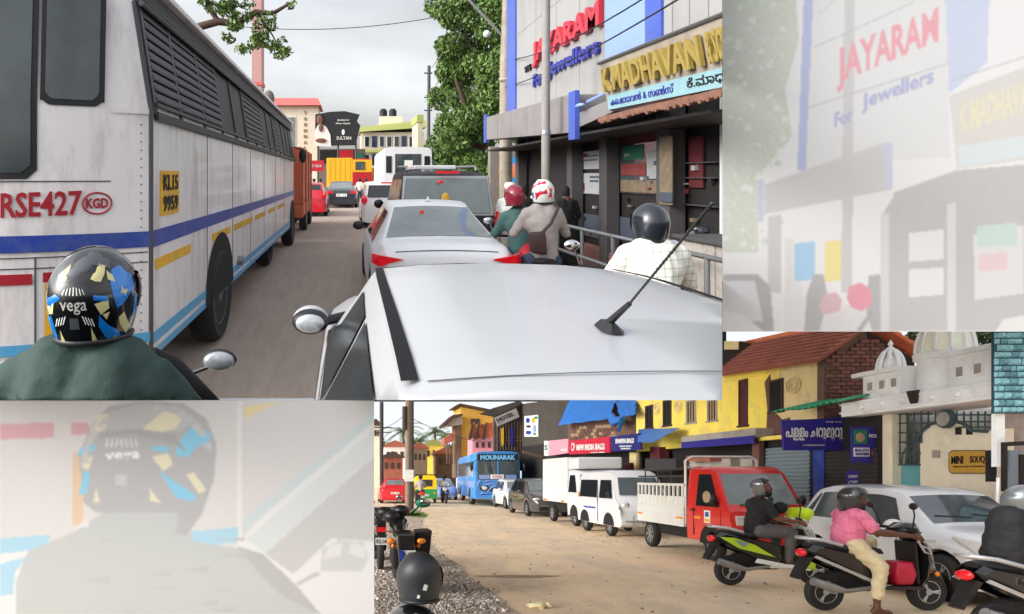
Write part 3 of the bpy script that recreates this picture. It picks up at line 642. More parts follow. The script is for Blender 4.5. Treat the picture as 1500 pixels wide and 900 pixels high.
for y in (21.6, 24.4):
    for x, s_ in ((-1.38, 1), (-2.8, -1)): wheel(rt, (x, y, .42), .42, .24, 1.2, s_)
M('car_red', (196, 26, 44), rough=.25, var=.06, coat=.6)
c = car('red_car', 'small red car beside the orange lorry', -1.62, 30.9, 1, 4.6, 1.72, 1.52, (HATCH, dict(rear_glass=(.045, .095), windscreen=(.73, .6), side=[(.12, .38, .16, .38), (.4, .66, .4, .56)])), M('car_red'), sq=1.2)
for sd_ in (-1, 1):
    mb = MB(); mb.ell(c['pos'](.02, sd_ * .74, .98), (.09, .08, .14), 10, 8); mb.build('tail_light', M('red_lens'), c['root'], smooth=60)
M('car_navy', (42, 46, 52), rough=.22, var=.06, coat=.7)
c = car('dark_saloon', 'dark grey saloon with pale number plate in front of the yellow lorry', -.18, 39, 1, 5.2, 1.86, 1.5, (SED2[0], dict(rear_glass=(.14, .29), rg_w=.92, windscreen=(.71, .6), side=[(.2, .4, .3, .4), (.41, .64, .41, .56)])), M('car_navy'), sq=1.2, glass='glass_tint', glass_rear='glass_pale')
plate(c['root'], c['pos'](-.004, 0, .72), .6, .16, txt='KL 14')
for sd_ in (-1, 1):
    mb = MB(); mb.box(*sorted((c['pos'](0, sd_ * .5, 0)[0], c['pos'](0, sd_ * .85, 0)[0])), 36.36, 36.5, .82, .95); mb.build('tail_light', M('red_lens'), c['root'])
M('lorry_yellow', (232, 172, 30), rough=.5, var=.08); M('shop_red', (190, 30, 45), rough=.5, var=.15)
def box_lorry(name, label, x0, x1, y, L, z0, z1, paint, cabp):
    rt = thing(name, label, 'lorry', ((x0 + x1) / 2, y + L / 2, 0)); mb = MB(); mb.box(x0, x1, y, y + L, z0, z1); b = mb.build('load_body', paint, rt, bevel=.03)
    for x in np.linspace(x0 + .2, x1 - .2, 5): MB().box(x - .02, x + .02, y - .02, y, z0 + .05, z1 - .05).build('body_rib', paint, rt)
    mb = MB(); mb.box(x0 + .1, x1 - .1, y + .1, y + L + 1.6, .5, z0); mb.build('chassis', M('underbody'), rt)
    mb = MB(); mb.box(x0 + .05, x1 - .05, y + L + .1, y + L + 1.6, .7, z1 - .4); mb.build('cab', cabp, rt, bevel=.05)
    for yy in (y + 1, y + L + 1):
        for x, s_ in ((x0 + .2, -1), (x1 - .2, 1)): wheel(rt, (x, yy, .45), .45, .25, 1.2, s_)
    return rt
box_lorry('yellow_lorry', 'yellow box lorry behind the dark grey saloon under the black billboard', -1.25, .55, 45, 4, 1.0, 3.05, M('lorry_yellow'), M('lorry_yellow'))
rt = box_bus('red_bus', 'small red and yellow bus beyond the yellow lorry', 1.4, 52, 7, 1.6, 3.2, M('shop_red'))
MB().box(.62, 2.18, 51.95, 51.99, 2.1, 3.1).build('yellow_panel', M('lorry_yellow'), rt); MB().box(.85, 1.6, 51.90, 51.94, 2.3, 2.95).build('windscreen', M('glass_tint'), rt)
rt = box_bus('yellow_van', 'yellow van far down the street beside the white bus', 2.35, 56, 5, 1.4, 2.5, M('lorry_yellow'))
rt = thing('red_banner', 'red shop banner board hanging beyond the orange lorry', 'banner', (-1.9, 42, 2.1)); MB().box(-2.5, -1.35, 42, 42.05, 2.1, 2.8).build('panel', M('shop_red'), rt)
letters('FOOT WEAR', (-2.35, 41.99, 2.35), (1, 0, 0), (0, 0, 1), .85, .18, M('plate_white'), rt)
MB().tube([(-1.95, 42.03, 0), (-1.95, 42.03, 2.1)], .04, 6).build('post', M('steel'), rt)
# ---------------------------------------------------------------- upper street: people on two wheels and on foot
M('shirt_green', (40, 62, 56), rough=.8, var=.12, scale=5, bump=.25, bscale=25); M('cloth_black', (22, 22, 24), rough=.85, var=.2, bump=.2)
M('jeans', (48, 62, 88), rough=.9, var=.2, bump=.3); M('shirt_grey', (160, 152, 148), rough=.85, var=.08, bump=.3); M('cloth_white', (220, 218, 212), rough=.85, var=.06, bump=.25)
M('shirt_teal', (70, 104, 100), rough=.85); M('bag_brown', (62, 42, 40), rough=.6, var=.15)
def plaid(name, base, line):
    m = bpy.data.materials.new(name); m.use_nodes = True; t = m.node_tree; b = t.nodes['Principled BSDF']; b.inputs['Roughness'].default_value = .85
    co = t.nodes.new('ShaderNodeTexCoord'); sp = t.nodes.new('ShaderNodeSeparateXYZ'); t.links.new(co.outputs['Object'], sp.inputs[0]); last = None
    for ax in (0, 2):
        a = t.nodes.new('ShaderNodeMath'); a.operation = 'MULTIPLY'; a.inputs[1].default_value = 17; t.links.new(sp.outputs[ax], a.inputs[0])
        f = t.nodes.new('ShaderNodeMath'); f.operation = 'FRACT'; t.links.new(a.outputs[0], f.inputs[0])
        l = t.nodes.new('ShaderNodeMath'); l.operation = 'LESS_THAN'; l.inputs[1].default_value = .16; t.links.new(f.outputs[0], l.inputs[0])
        if last is None: last = l
        else:
            s_ = t.nodes.new('ShaderNodeMath'); s_.operation = 'ADD'; t.links.new(last.outputs[0], s_.inputs[0]); t.links.new(l.outputs[0], s_.inputs[1]); last = s_
    k = t.nodes.new('ShaderNodeMath'); k.operation = 'MULTIPLY'; k.inputs[1].default_value = .4; k.use_clamp = True; t.links.new(last.outputs[0], k.inputs[0])
    mi = t.nodes.new('ShaderNodeMix'); mi.data_type = 'RGBA'; mi.inputs[6].default_value = (*srgb(base), 1); mi.inputs[7].default_value = (*srgb(line), 1); t.links.new(k.outputs[0], mi.inputs[0]); t.links.new(mi.outputs[2], b.inputs['Base Color']); MATS[name] = m
plaid('shirt_plaid', (222, 220, 208), (120, 128, 122)); plaid('shirt_pink', (222, 120, 150), (196, 90, 128))

# rider in green with the patterned helmet, seen from behind
rc = Vector((-.745, 1.86, 0)); rd = thing('person', 'person in dark green shirt sitting on a two-wheeler behind the white bus', 'person', (rc.x, rc.y, .0))
X, Y = rc.x, rc.y
sh = 1.235
body(rd, [((X, Y - .02, .80), (X, Y, 1.05), .17, .185, 0), ((X - .06, Y, 1.05), (X - .07, Y + .02, 1.21), .18, .14, 0), ((X + .06, Y, 1.05), (X + .07, Y + .02, 1.21), .18, .14, 0),
          ((X, Y + .02, 1.18), (X, Y + .05, 1.33), .095, .07, 0), ((X, Y + .06, 1.33), (X, Y + .08, 1.44), .065, .06, 1),
          ((X - .19, Y + .02, 1.19), (X - .27, Y + .06, .98), .092, .075, 0), ((X - .27, Y + .06, .98), (X - .27, Y + .3, .86), .07, .05, 0),
          ((X + .18, Y + .02, 1.19), (X + .31, Y + .10, 1.02), .09, .072, 0), ((X + .31, Y + .10, 1.02), (X + .36, Y + .30, .95), .068, .05, 0), ((X + .36, Y + .30, .95), (X + .38, Y + .4, .94), .035, .04, 1)],
     [M('shirt_green'), M('skin')], voxel=.016, fold=.007, extra=hand((X + .38, Y + .38, .94), (0, 1, 0), (0, 0, 1), 1, .9, 1))
mb = MB(); mb.tube([UP.p(215, 528, 2.0), UP.p(245, 545, 2.03), UP.p(275, 572, 2.06), UP.p(310, 605, 2.1)], [.045, .055, .05, .045], 12); 
for p in [1]: mb.build('arm_guard', M('cloth_black'), rd, smooth=60)
hc = UP.p(138, 428, 1.90)
M('helm_gloss', (18, 19, 22), rough=.18, var=.1, coat=.7); M('helm_blue', (20, 120, 205), rough=.25, coat=.5, var=.15); M('helm_gold', (205, 196, 140), rough=.35, var=.15); M('helm_white', (225, 225, 220), rough=.35); M('helm_grey', (70, 74, 80), rough=.25, coat=.5)
hl, Mx, abh, shl = helmet('patterned_helmet', 'black full-face helmet with blue and gold graphics worn by the rider in green', hc, R(78), .126, M('helm_gloss'), openface=False, full=True, vis='helm_gloss')
AZ0 = 214     # azimuth of the shell that faces back down the street
def gfx(nm, mt, pts):      # outline in offsets (right, up) over the back of the shell, unit = shell radius
    on_helmet(Mx, abh, [(AZ0 + math.degrees(math.asin(max(-.97, min(.97, du)))), math.degrees(math.asin(max(-.97, min(.97, dv))))) for du, dv in pts], nm, M(mt), hl)
def hp(nm, mt, pts): gfx(nm, mt, [((u - 137) / 66, (430 - v) / 58) for u, v in pts])
for pts in ([(163, 412), (168, 398), (183, 394), (195, 408), (196, 424), (182, 436), (172, 442), (166, 428)], [(74, 430), (88, 423), (96, 427), (80, 439)], [(139, 424), (159, 427), (158, 433), (140, 430)], [(147, 446), (160, 458), (178, 467), (184, 475), (172, 479), (157, 470), (147, 458)], [(73, 452), (80, 447), (83, 470), (77, 479)], [(196, 430), (200, 434), (199, 458), (195, 452)]): hp('graphic', 'helm_blue', pts)
for pts in ([(86, 402), (98, 390), (100, 408), (88, 412)], [(135, 406), (150, 390), (160, 393), (156, 402), (150, 410), (142, 409)], [(160, 398), (168, 404), (170, 412), (160, 408)], [(141, 434), (159, 431), (161, 440), (150, 446)], [(152, 446), (162, 444), (158, 452)], [(75, 438), (86, 433), (83, 445), (77, 446)], [(175, 452), (182, 447), (195, 466), (191, 473), (178, 460)], [(86, 479), (90, 461), (95, 479)], [(138, 477), (136, 458), (148, 477)], [(168, 474), (176, 472), (180, 480), (170, 481)], [(178, 418), (186, 424), (182, 430), (176, 424)]): hp('graphic', 'helm_gold', pts)
for k in range(7): hp('graphic', 'helm_white', [(97 + k * 5, 424 - abs(k - 3) * .5), (98.6 + k * 5, 424), (101 + k * 4, 414 + abs(k - 3)), (99.6 + k * 4, 414 + abs(k - 3))])
for k in range(4):
    for s_ in (-1, 1): hp('graphic', 'helm_white', [(113 + s_ * (11 + k * 4), 446 + k), (113 + s_ * (12.4 + k * 4), 446 + k), (113 + s_ * (17 + k * 4), 455 + k), (113 + s_ * (15.6 + k * 4), 455 + k)])
tm = text_mb('vega', 36 / 66, 13 / 58, .02, .01)
def onh(x, y, z):
    return Mx @ Vector(shell_pt(abh, AZ0 + math.degrees(math.asin(x - 42 / 66)), math.degrees(math.asin(y - 14 / 58)), 1.022))
tm.fmap(onh); tm.build('helmet_text', M('helm_white'), hl)
hp('vent', 'helm_grey', [(107, 448), (119, 448), (120, 460), (106, 460)])
hp('spoiler', 'helm_grey', [(92, 404), (108, 386), (130, 377), (150, 378), (172, 388), (166, 396), (150, 386), (130, 398), (104, 410)])
# the handlebar mirror
sm = UP.p(322, 527, 2.2); rt = thing('two_wheeler', 'two-wheeler under the rider in green, its chrome mirror showing', 'motorcycle', (X + .1, 2.2, .0))
mb = MB(); mb.ell(tuple(sm), (.058, .03, .036), 16, 10); mh = mb.build('mirror', M('black_plastic'), rt, smooth=60); mb = MB(); mb.ell((sm.x, sm.y - .018, sm.z), (.053, .022, .032), 16, 10); mb.build('mirror_glass', M('mirror_pale'), mh, smooth=60)
mb = MB(); mb.tube([(sm.x - .03, sm.y, sm.z - .02), (sm.x - .12, sm.y + .03, sm.z - .06), (sm.x - .16, sm.y + .05, sm.z - .16)], .009, 6); mb.build('mirror_stem', M('black_plastic'), mh, smooth=60)
mb = MB(); mb.tube([(X - .36, 2.32, .96), (X, 2.4, 1.0), (X + .36, 2.32, .95)], .016, 8); mb.build('handlebar', M('black_plastic'), rt); mb = MB(); mb.ell((X, 2.45, .93), (.16, .14, .15)); mb.build('headlamp_cowl', M('helm_gloss'), rt, smooth=60)
mb = MB(); mb.tube([(X, 1.4, .78), (X, 1.9, .76), (X, 2.3, .82)], [.12, .14, .12], 12, flat=.5); mb.build('seat', M('cloth_black'), rt, smooth=60)
for y in (1.35, 2.65): wheel(rt, (X, y, .3), .3, .1, 1.1, 1)

def rider(label, X, Y, top, mats, name='person', head=True, face=1, seat=.78, lean=.05, arm=.26, wide=1.0, legs=True, hold=.42, voxel=.024):
    """seated rider heading face*(+y); top = height of the neck base"""
    f = face; rd = thing(name, label, 'person', (X, Y, 0)); k = wide; caps = [((X, Y, seat + .08), (X, Y + lean * f, top - .2), .15 * k, .165 * k, 0), ((X - .07 * k, Y + lean * f, top - .2), (X - .06 * k, Y + lean * f, top - .08), .14 * k, .11 * k, 0), ((X + .07 * k, Y + lean * f, top - .2), (X + .06 * k, Y + lean * f, top - .08), .14 * k, .11 * k, 0),
          ((X, Y + (lean + .02) * f, top - .05), (X, Y + (lean + .05) * f, top + .1), .07, .06, 1), ((X, Y + (lean + .06) * f, top + .12), (X, Y + (lean + .07) * f, top + .18), .085, .085, 1)]
    for s_ in (-1, 1):
        el = Vector((X + s_ * .30 * k, Y + (lean + .1) * f, top - .34)); wr_ = Vector((X + s_ * arm, Y + (lean + hold) * f, top - .36))
        caps += [((X + s_ * .17 * k, Y + lean * f, top - .09), tuple(el), .075 * k, .06, 0), (tuple(el), tuple(wr_), .055, .035, 1)]
        if legs:
            kn = Vector((X + s_ * .2, Y + .42 * f, seat - .06)); an = Vector((X + s_ * .17, Y + .25 * f, .32))
            caps += [((X + s_ * .1, Y, seat + .02), tuple(kn), .11 * k, .075, 2), (tuple(kn), tuple(an), .07, .045, 2), (tuple(an), (an.x, an.y + .14 * f, .28), .045, .04, 3)]
    body(rd, caps, mats, voxel); return rd
# plaid shirt, dark helmet
hx = UP.p(953, 326, 4.95)
rider('person in white checked shirt riding beside the railing, seen from behind', 2.33, 4.85, 1.30, [M('shirt_plaid'), M('skin'), M('cloth_black'), M('cloth_black')], wide=1.12, voxel=.02)
M('helm_slate', (34, 39, 45), rough=.25, coat=.5, var=.15)
helmet('dark_helmet', 'dark slate helmet worn by the rider in the checked shirt', hx, R(85), .14, M('helm_slate'), openface=False, full=True)
def moto(label, x, y, col, lamp=True, mirror=True, face=1):
    rt = thing('motorcycle', label, 'motorcycle', (x, y, 0)); f = face
    for yy in (y - .62 * f, y + .72 * f): wheel(rt, (x, yy, .3), .3, .1, 1.15, 1, 5)
    mb = MB(); mb.tube([(x, y - .75 * f, .84), (x, y - .3 * f, .78), (x, y + .15 * f, .78)], [.08, .13, .11], 10, flat=.5); mb.build('seat', M('cloth_black'), rt, smooth=60)
    mb = MB(); mb.tube([(x, y + .05 * f, .78), (x, y + .25 * f, .88), (x, y + .5 * f, .84)], [.08, .15, .1], 12); mb.build('fuel_tank', M(col), rt, smooth=60)
    mb = MB(); mb.box(x - .13, x + .13, y - .3, y + .4, .28, .62); mb.build('engine', M('underbody'), rt, bevel=.04)
    mb = MB(); mb.tube([(x - .36, y + .5 * f, 1.03), (x, y + .62 * f, 1.0), (x + .36, y + .5 * f, 1.03)], .016, 8); mb.build('handlebar', M('black_plastic'), rt)
    mb = MB(); mb.hexa([(x - .07, y - .92 * f, .6), (x + .07, y - .92 * f, .6), (x + .1, y - .6 * f, .6), (x - .1, y - .6 * f, .6)], [(x - .09, y - .88 * f, .8), (x + .09, y - .88 * f, .8), (x + .1, y - .5 * f, .78), (x - .1, y - .5 * f, .78)]); mb.build('tail', M(col), rt, bevel=.02)
    if lamp:
        MB().box(x - .07, x + .07, y - .95 * f, y - .92 * f, .68, .76).build('tail_light', M('red_lens'), rt); plate(rt, (x, y - .93 * f, .52), .2, .12, (0, -f, 0), 'KL14')
    for s_ in (-1, 1):
        mb = MB(); mb.ell((x + s_ * .17, y - .85 * f, .68), (.03, .03, .03), 8, 6); mb.tube([(x, y - .85 * f, .68), (x + s_ * .16, y - .85 * f, .68)], .01, 5); mb.build('indicator', M('amber_lens'), rt, smooth=60)
        if mirror:
            mb = MB(); mb.ell((x + s_ * .42, y + .45 * f, 1.22), (.07, .025, .045)); mb.tube([(x + s_ * .33, y + .5 * f, 1.03), (x + s_ * .4, y + .46 * f, 1.2)], .008, 5); mb.build('mirror', M('chrome'), rt, smooth=60)
    return rt
moto('motorcycle under the rider in the checked shirt by the railing', 2.33, 5.0, 'car_black')
# two up on the motorcycle with the bag
rx, ry = 2.33, 7.6
rider('person in grey T-shirt with a brown sling bag on the back of a motorcycle', rx, ry, 1.45, [M('shirt_grey'), M('skin'), M('jeans'), M('cloth_black')], wide=1.04, arm=.34, hold=.1)
hr, Mx2, abh2, _ = helmet('striped_helmet', 'red and white striped helmet of the pillion rider with the sling bag', (rx + .02, ry + .08, 1.615), R(60), .135, M('helm_white'), openface=False, full=True)
M('helm_red', (205, 25, 60), rough=.25, coat=.5)
for pts in ([(110, 5), (110, 25), (160, 60), (215, 60), (215, 40), (170, 30)], [(150, -40), (150, -5), (180, 10), (215, 12), (215, -8), (180, -14)], [(220, -30), (220, 30), (250, 20), (250, -30)]): on_helmet(Mx2, abh2, pts, 'graphic', M('helm_red'), hr)
on_helmet(Mx2, abh2, [(112, -30), (112, -5), (138, 2), (142, -28)], 'graphic', M('bus_blue'), hr)
bg_ = thing('sling_bag', 'brown sling bag on the back of the person in the grey T-shirt', 'bag', (rx - .1, ry - .2, .9))
mb = MB(); mb.hexa([(rx - .2, ry - .23, .92), (rx - .03, ry - .27, .9), (rx - .03, ry - .17, .9), (rx - .22, ry - .15, .92)], [(rx - .24, ry - .25, 1.16), (rx - .05, ry - .27, 1.17), (rx - .05, ry - .18, 1.17), (rx - .24, ry - .16, 1.16)]); mb.build('pouch', M('bag_brown'), bg_, bevel=.03, smooth=50)
mb = MB(); mb.tube([(rx - .1, ry - .23, 1.14), (rx + .02, ry - .21, 1.26), (rx + .13, ry - .12, 1.42), (rx + .14, ry + .02, 1.49)], .018, 6); mb.build('strap', M('bag_brown'), bg_)
rider('person in teal shirt steering the motorcycle in front of the pillion rider', rx - .1, ry + .62, 1.38, [M('shirt_teal'), M('skin'), M('jeans'), M('cloth_black')], wide=1.0)
M('helm_maroon', (140, 30, 50), rough=.25, coat=.5)
helmet('maroon_helmet', 'maroon helmet on the person steering the motorcycle', (rx - .16, ry + .68, 1.55), R(90), .13, M('helm_maroon'), openface=False)
moto('motorcycle carrying the pillion rider with the sling bag', rx - .05, ry + .35, 'shop_red')
# pedestrians
def walker(label, x, y, h, mats, face=1, robe=False, cap=None, stride=.12):
    rd = thing('person', label, 'person', (x, y, .0)); s = h / 1.7; q = lambda a, b, c: (x + a * s, y + b * s * face, c * s + .0)
    caps = [(q(0, 0, .98), q(0, 0, 1.2), .15 * s, .155 * s, 0), (q(-.06, 0, 1.2), q(-.07, 0, 1.36), .13 * s, .1 * s, 0), (q(.06, 0, 1.2), q(.07, 0, 1.36), .13 * s, .1 * s, 0), (q(0, 0, 1.4), q(0, .02, 1.5), .06 * s, .055 * s, 1), (q(0, .03, 1.56), q(0, .03, 1.62), .09 * s, .085 * s, 1 if not robe else 0), (q(0, .1, 1.57), q(0, .125, 1.56), .02 * s, .012 * s, 1)]
    for k in (-1, 1):
        e = q(k * .25, -.02, 1.12); w_ = q(k * .22, .14, .95)
        caps += [(q(k * .17, 0, 1.38), e, .06 * s, .05 * s, 0), (e, w_, .045 * s, .03 * s, 0 if robe else 1)]
        if robe: caps += [(q(k * .08, 0, .95), q(k * .14, 0, .15), .15 * s, .16 * s, 2)]
        else: caps += [(q(k * .09, 0, .92), q(k * .1, k * stride, .5), .1 * s, .07 * s, 2), (q(k * .1, k * stride, .5), q(k * .1, k * stride * 1.4, .09), .065 * s, .045 * s, 2), (q(k * .1, k * stride * 1.4, .06), q(k * .1, k * stride * 1.4 + .15, .05), .045 * s, .04 * s, 3)]
    body(rd, caps, mats, .026, extra=None if robe else sum([hand(q(k * .22, .14, .95), (0, face * .3, -1), (k, 0, 0), 1, .5, 1, s) for k in (-1, 1)], []))
    if cap: mb = MB(); mb.lathe([(.095 * s, 1.60 * s), (.1 * s, 1.68 * s), (.08 * s, 1.71 * s), (.01, 1.715 * s)], (x, y + .03 * face, .0), 'z', 16); mb.build('cap', M(cap), rd, smooth=50)
    elif not robe: mb = MB(); mb.ell(q(0, -.01, 1.61), (.097 * s, .1 * s, .1 * s), 12, 8); mb.build('hair', M('hair'), rd, smooth=60)
    return rd
walker('person in white shirt, white wrap and white cap walking along the pavement', 2.85, 11.2, 1.68, [M('cloth_white'), M('skin'), M('cloth_white'), M('cloth_black')], -1, cap='cloth_white')
walker('person in a long black robe beside the person in white', 3.2, 11.6, 1.66, [M('cloth_black'), M('skin'), M('cloth_black'), M('cloth_black')], 1, robe=True)
walker('person in pale shirt and white cap behind the grey lamp pole', 3.72, 12.2, 1.72, [M('cloth_white'), M('skin'), M('jeans'), M('cloth_black')], 1, cap='cloth_white')
walker('person in black standing by the dark shop entrance', 4.1, 12.0, 1.62, [M('cloth_black'), M('skin'), M('cloth_black'), M('cloth_black')], 1, robe=True)
M('shirt_tan', (190, 160, 130), rough=.85)
for i, (x, y, mt, lab) in enumerate(((1.15, 35, 'shirt_tan', 'person in tan shirt among far traffic beside the dark saloon'), (.95, 41, 'cloth_white', 'person in white shirt among far traffic'), (-1.75, 37, 'cloth_white', 'person in white standing below the red banner'), (-1.45, 39, 'shop_red', 'person in red standing below the red banner'))):
    walker(lab, x, y, 1.65, [M(mt), M('skin'), M('jeans'), M('cloth_black')], 1)
# ---------------------------------------------------------------- upper street: right-hand shops
M('cladding', (150, 149, 148), rough=.35, var=.05, scale=1.2, dirt=srgb((120, 112, 100)), dscale=1.1, damt=.55, stretch=(1, 1, .35)); M('cladding_seam', (120, 118, 116), rough=.6)
M('blue_clad', (58, 84, 172), rough=.35, var=.08, dirt=srgb((90, 100, 140)), dscale=2); M('pale_blue', (128, 152, 200), rough=.35, var=.06)
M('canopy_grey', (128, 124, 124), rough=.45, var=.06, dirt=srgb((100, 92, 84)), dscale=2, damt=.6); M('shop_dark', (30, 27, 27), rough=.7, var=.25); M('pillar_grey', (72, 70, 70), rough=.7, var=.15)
M('sign_red', (180, 40, 58), rough=.4, var=.06); M('sign_blue', (44, 48, 140), rough=.4, var=.06); M('gold', (160, 140, 74), rough=.4, var=.15, metal=.2); M('board_tan', (148, 138, 124), rough=.7, var=.18, scale=3, dirt=srgb((92, 80, 66)), dscale=2.5)
M('board_blue', (128, 164, 172), rough=.6, var=.08); M('tile_old', (130, 92, 76), rough=.85, var=.3, scale=5)
fx = 4.6
jb = thing('jewellery_shop', 'shop building with grey panel cladding and blue strips over dark shopfronts', 'building', (6.2, 13, 0))
MB().box(fx, 5.7, 7.0, 18.2, 3.2, 12).build('upper_wall', M('cladding'), jb)
for ya, yb, mt, nm in ((17.35, 18.22, 'blue_clad', 'blue_strip'), (9.85, 11.35, 'pale_blue', 'blue_strip'), (9.35, 9.8, 'blue_clad', 'blue_strip')): MB().box(fx - .05, fx + .02, ya, yb, 3.5, 11.9).build(nm, M(mt), jb, bevel=.01)
for y in np.arange(7.3, 9.3, .45): MB().box(fx - .006, fx + .01, y - .01, y + .01, 3.5, 11.9).build('cladding_joint', M('cladding_seam'), jb)
for y in (12.7, 14.1, 15.6): MB().box(fx - .004, fx + .01, y - .006, y + .006, 3.5, 11.9).build('cladding_joint', M('cladding_seam'), jb)
for z in (5.55, 6.9): MB().box(fx - .005, fx + .01, 7.0, 17.3, z, z + .012).build('cladding_joint', M('cladding_seam'), jb)
# canopy over the entrance
P = UP.px; a = P(835, 138, 3.9); b = P(712, 172, 3.9); c_ = P(712, 205, 3.9); d = P(835, 195, 3.9)
mb = MB(); mb.prism([a, b, c_, d], (.75, 0, 0)); cp = mb.build('canopy', M('canopy_grey'), jb, bevel=.012)
for t in (.2, .4, .6, .8):
    p = a.lerp(b, t); q = d.lerp(c_, t); mb = MB(); mb.prism([(3.895, p.y - .01, q.z), (3.895, p.y + .01, q.z), (3.895, p.y + .01, p.z), (3.895, p.y - .01, p.z)], (.01, 0, 0)); mb.build('panel_joint', M('cladding_seam'), cp)
MB().box(3.87, 3.95, 10.9, 11.22, 2.42, 3.24).build('canopy_end', M('blue_clad'), cp); MB().box(3.88, 3.96, 17.85, 18.1, 2.72, 3.5).build('canopy_end', M('blue_clad'), cp)
mb = MB(); mb.hexa([(3.95, 9.5, 2.75), (4.6, 9.5, 2.75), (4.6, 11.2, 2.6), (3.95, 11.2, 2.6)], [(3.95, 9.5, 2.95), (4.6, 9.5, 3.2), (4.6, 11.2, 3.1), (3.95, 11.2, 2.85)]); mb.build('awning', M('canopy_grey'), jb)
mb = MB(); mb.tube([(4.2, 9.6, 3.2), (4.0, 10.7, 3.02)], .025, 6); mb.ell((3.85, 10.6, 2.95), (.07, .16, .04)); mb.build('street_lamp_arm', M('pale_blue'), jb, smooth=50)
# shopfront below
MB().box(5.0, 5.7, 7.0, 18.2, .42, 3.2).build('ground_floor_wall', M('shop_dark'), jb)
MB().box(3.95, 5.7, 7.0, 18.0, 2.48, 2.52).build('soffit', M('shop_dark'), jb)
for u, wd in ((888, .22), (978, .26), (838, .2), (760, .18)):
    y = 4.75 * F / (u - 505); MB().box(4.7, 4.95, y - wd / 2, y + wd, .13, 3.0).build('pillar', M('pillar_grey'), jb, bevel=.015)
def sp(u0, u1, v0, v1, nm, mt, X=4.98, par=None, th=.02):
    a = P(u0, v0, X); b = P(u1, v0, X); c = P(u1, v1, X); d = P(u0, v1, X); za = max((a.z + b.z) / 2, .45); zb = max((c.z + d.z) / 2, .43)
    mb = MB(); mb.box(X - th, X, min(a.y, b.y), max(a.y, b.y), min(za, zb), max(za, zb)); return mb.build(nm, mt, par or jb)
M('notice_pale', (160, 162, 165), rough=.6, var=.12, scale=9); M('awn_green', (26, 120, 88), rough=.6, var=.12); M('reflect_tan', (165, 140, 110), rough=.5, var=.2); M('panel_slate', (70, 78, 90), rough=.5, var=.15); M('maroon', (88, 30, 36), rough=.7, var=.2)
sp(846, 884, 222, 248, 'window_notice', M('notice_pale')); sp(844, 884, 254, 284, 'window_notice', M('notice_pale')); sp(848, 860, 266, 281, 'notice_print', M('win_red'), th=.03) if 'win_red' in MATS else sp(848, 858, 268, 280, 'notice_print', M('maroon'), th=.03); sp(866, 880, 258, 261, 'notice_print', M('panel_slate'), th=.03); sp(866, 878, 264, 267, 'notice_print', M('panel_slate'), th=.03); sp(850, 880, 228, 230, 'notice_print', M('panel_slate'), th=.03); sp(850, 876, 234, 236, 'notice_print', M('panel_slate'), th=.03)
M('win_green', (28, 96, 74), rough=.7, var=.2); M('win_red', (122, 52, 50), rough=.7, var=.3, scale=14); M('win_tan', (118, 104, 84), rough=.6, var=.35, scale=9); M('win_pale', (150, 152, 152), rough=.6, var=.25, scale=12)
sp(905, 970, 210, 284, 'shop_window', M('glass_tint')); sp(915, 945, 213, 234, 'inside_awning', M('win_green'), th=.03); sp(912, 948, 240, 257, 'inside_banner', M('win_red'), th=.03); sp(950, 968, 222, 262, 'inside_poster', M('win_pale'), th=.03); sp(912, 966, 264, 282, 'inside_counter', M('win_tan'), th=.035)
for k_ in range(26):
    u = random.choice((random.uniform(846, 880), random.uniform(908, 962), random.uniform(990, 1050))); v = random.uniform(215, 340); sp(u, u + random.uniform(2, 7), v, v + random.uniform(2, 7), 'display_item', M(random.choice(('win_tan', 'win_pale', 'win_red', 'panel_slate', 'shop_dark'))), th=random.uniform(.04, .09))
for v in (238, 260, 300): sp(992, 1056, v, v + 1.5, 'shelf', M('pillar_grey'), th=.08)
sp(836, 882, 313, 345, 'stall_riser', M('panel_slate')); sp(894, 965, 320, 350, 'stall_riser', M('panel_slate')); sp(900, 985, 185, 210, 'fascia', M('maroon')); sp(1012, 1032, 200, 275, 'red_curtain', M('maroon'), th=.03)
sp(968, 986, 200, 300, 'pillar_tile', M('win_tan'), X=4.69); sp(968, 986, 282, 296, 'pillar_band', M('panel_slate'), X=4.66)
# lettering
jl = thing('shop_sign', 'raised red JAYARAM and blue Jewellers letters on grey cladding', 'sign', (fx, 13.5, 4))
letters('JAYARAM', (fx - .01, 15.6, 4.38), (0, -1, -.012), (0, 0, 1), 4.1, .60, M('sign_red'), jl, 'red_letters', .09, .035)
letters('Jewellers', (fx - .01, 14.55, 3.93), (0, -1, -.005), (0, 0, 1), 2.95, .40, M('sign_blue'), jl, 'blue_letters', .07, .03)
letters('For', (fx - .01, 15.65, 3.93), (0, -1, 0), (0, 0, 1), .8, .30, M('sign_blue'), jl, 'blue_letters', .06, .03)
letters('916', (fx - .01, 16.4, 4.4), (0, -1, 0), (0, 0, 1), .5, .16, M('ink'), jl, 'small_letters', .05, .01)
ks = thing('signboard', 'long weathered K MADHAVAN signboard with gold letters and pale blue strip', 'sign', (3.9, 6.6, 2.7))
mb = MB(); mb.prism([(3.78, 6.2, 3.40), (3.78, 9.62, 3.46), (3.9, 9.6, 2.77), (3.9, 6.2, 2.70)], (.06, 0, 0)); mb.build('board', M('board_tan'), ks, bevel=.01)
mb = MB(); mb.prism([(3.87, 6.2, 2.90), (3.87, 9.5, 2.97), (3.885, 9.52, 2.77), (3.885, 6.2, 2.70)], (-.02, 0, 0)); mb.build('lower_strip', M('board_blue'), ks)
MB().tube([(3.77, 6.2, 3.41), (3.77, 9.64, 3.47)], .025, 6).build('top_edge', M('pillar_grey'), ks)
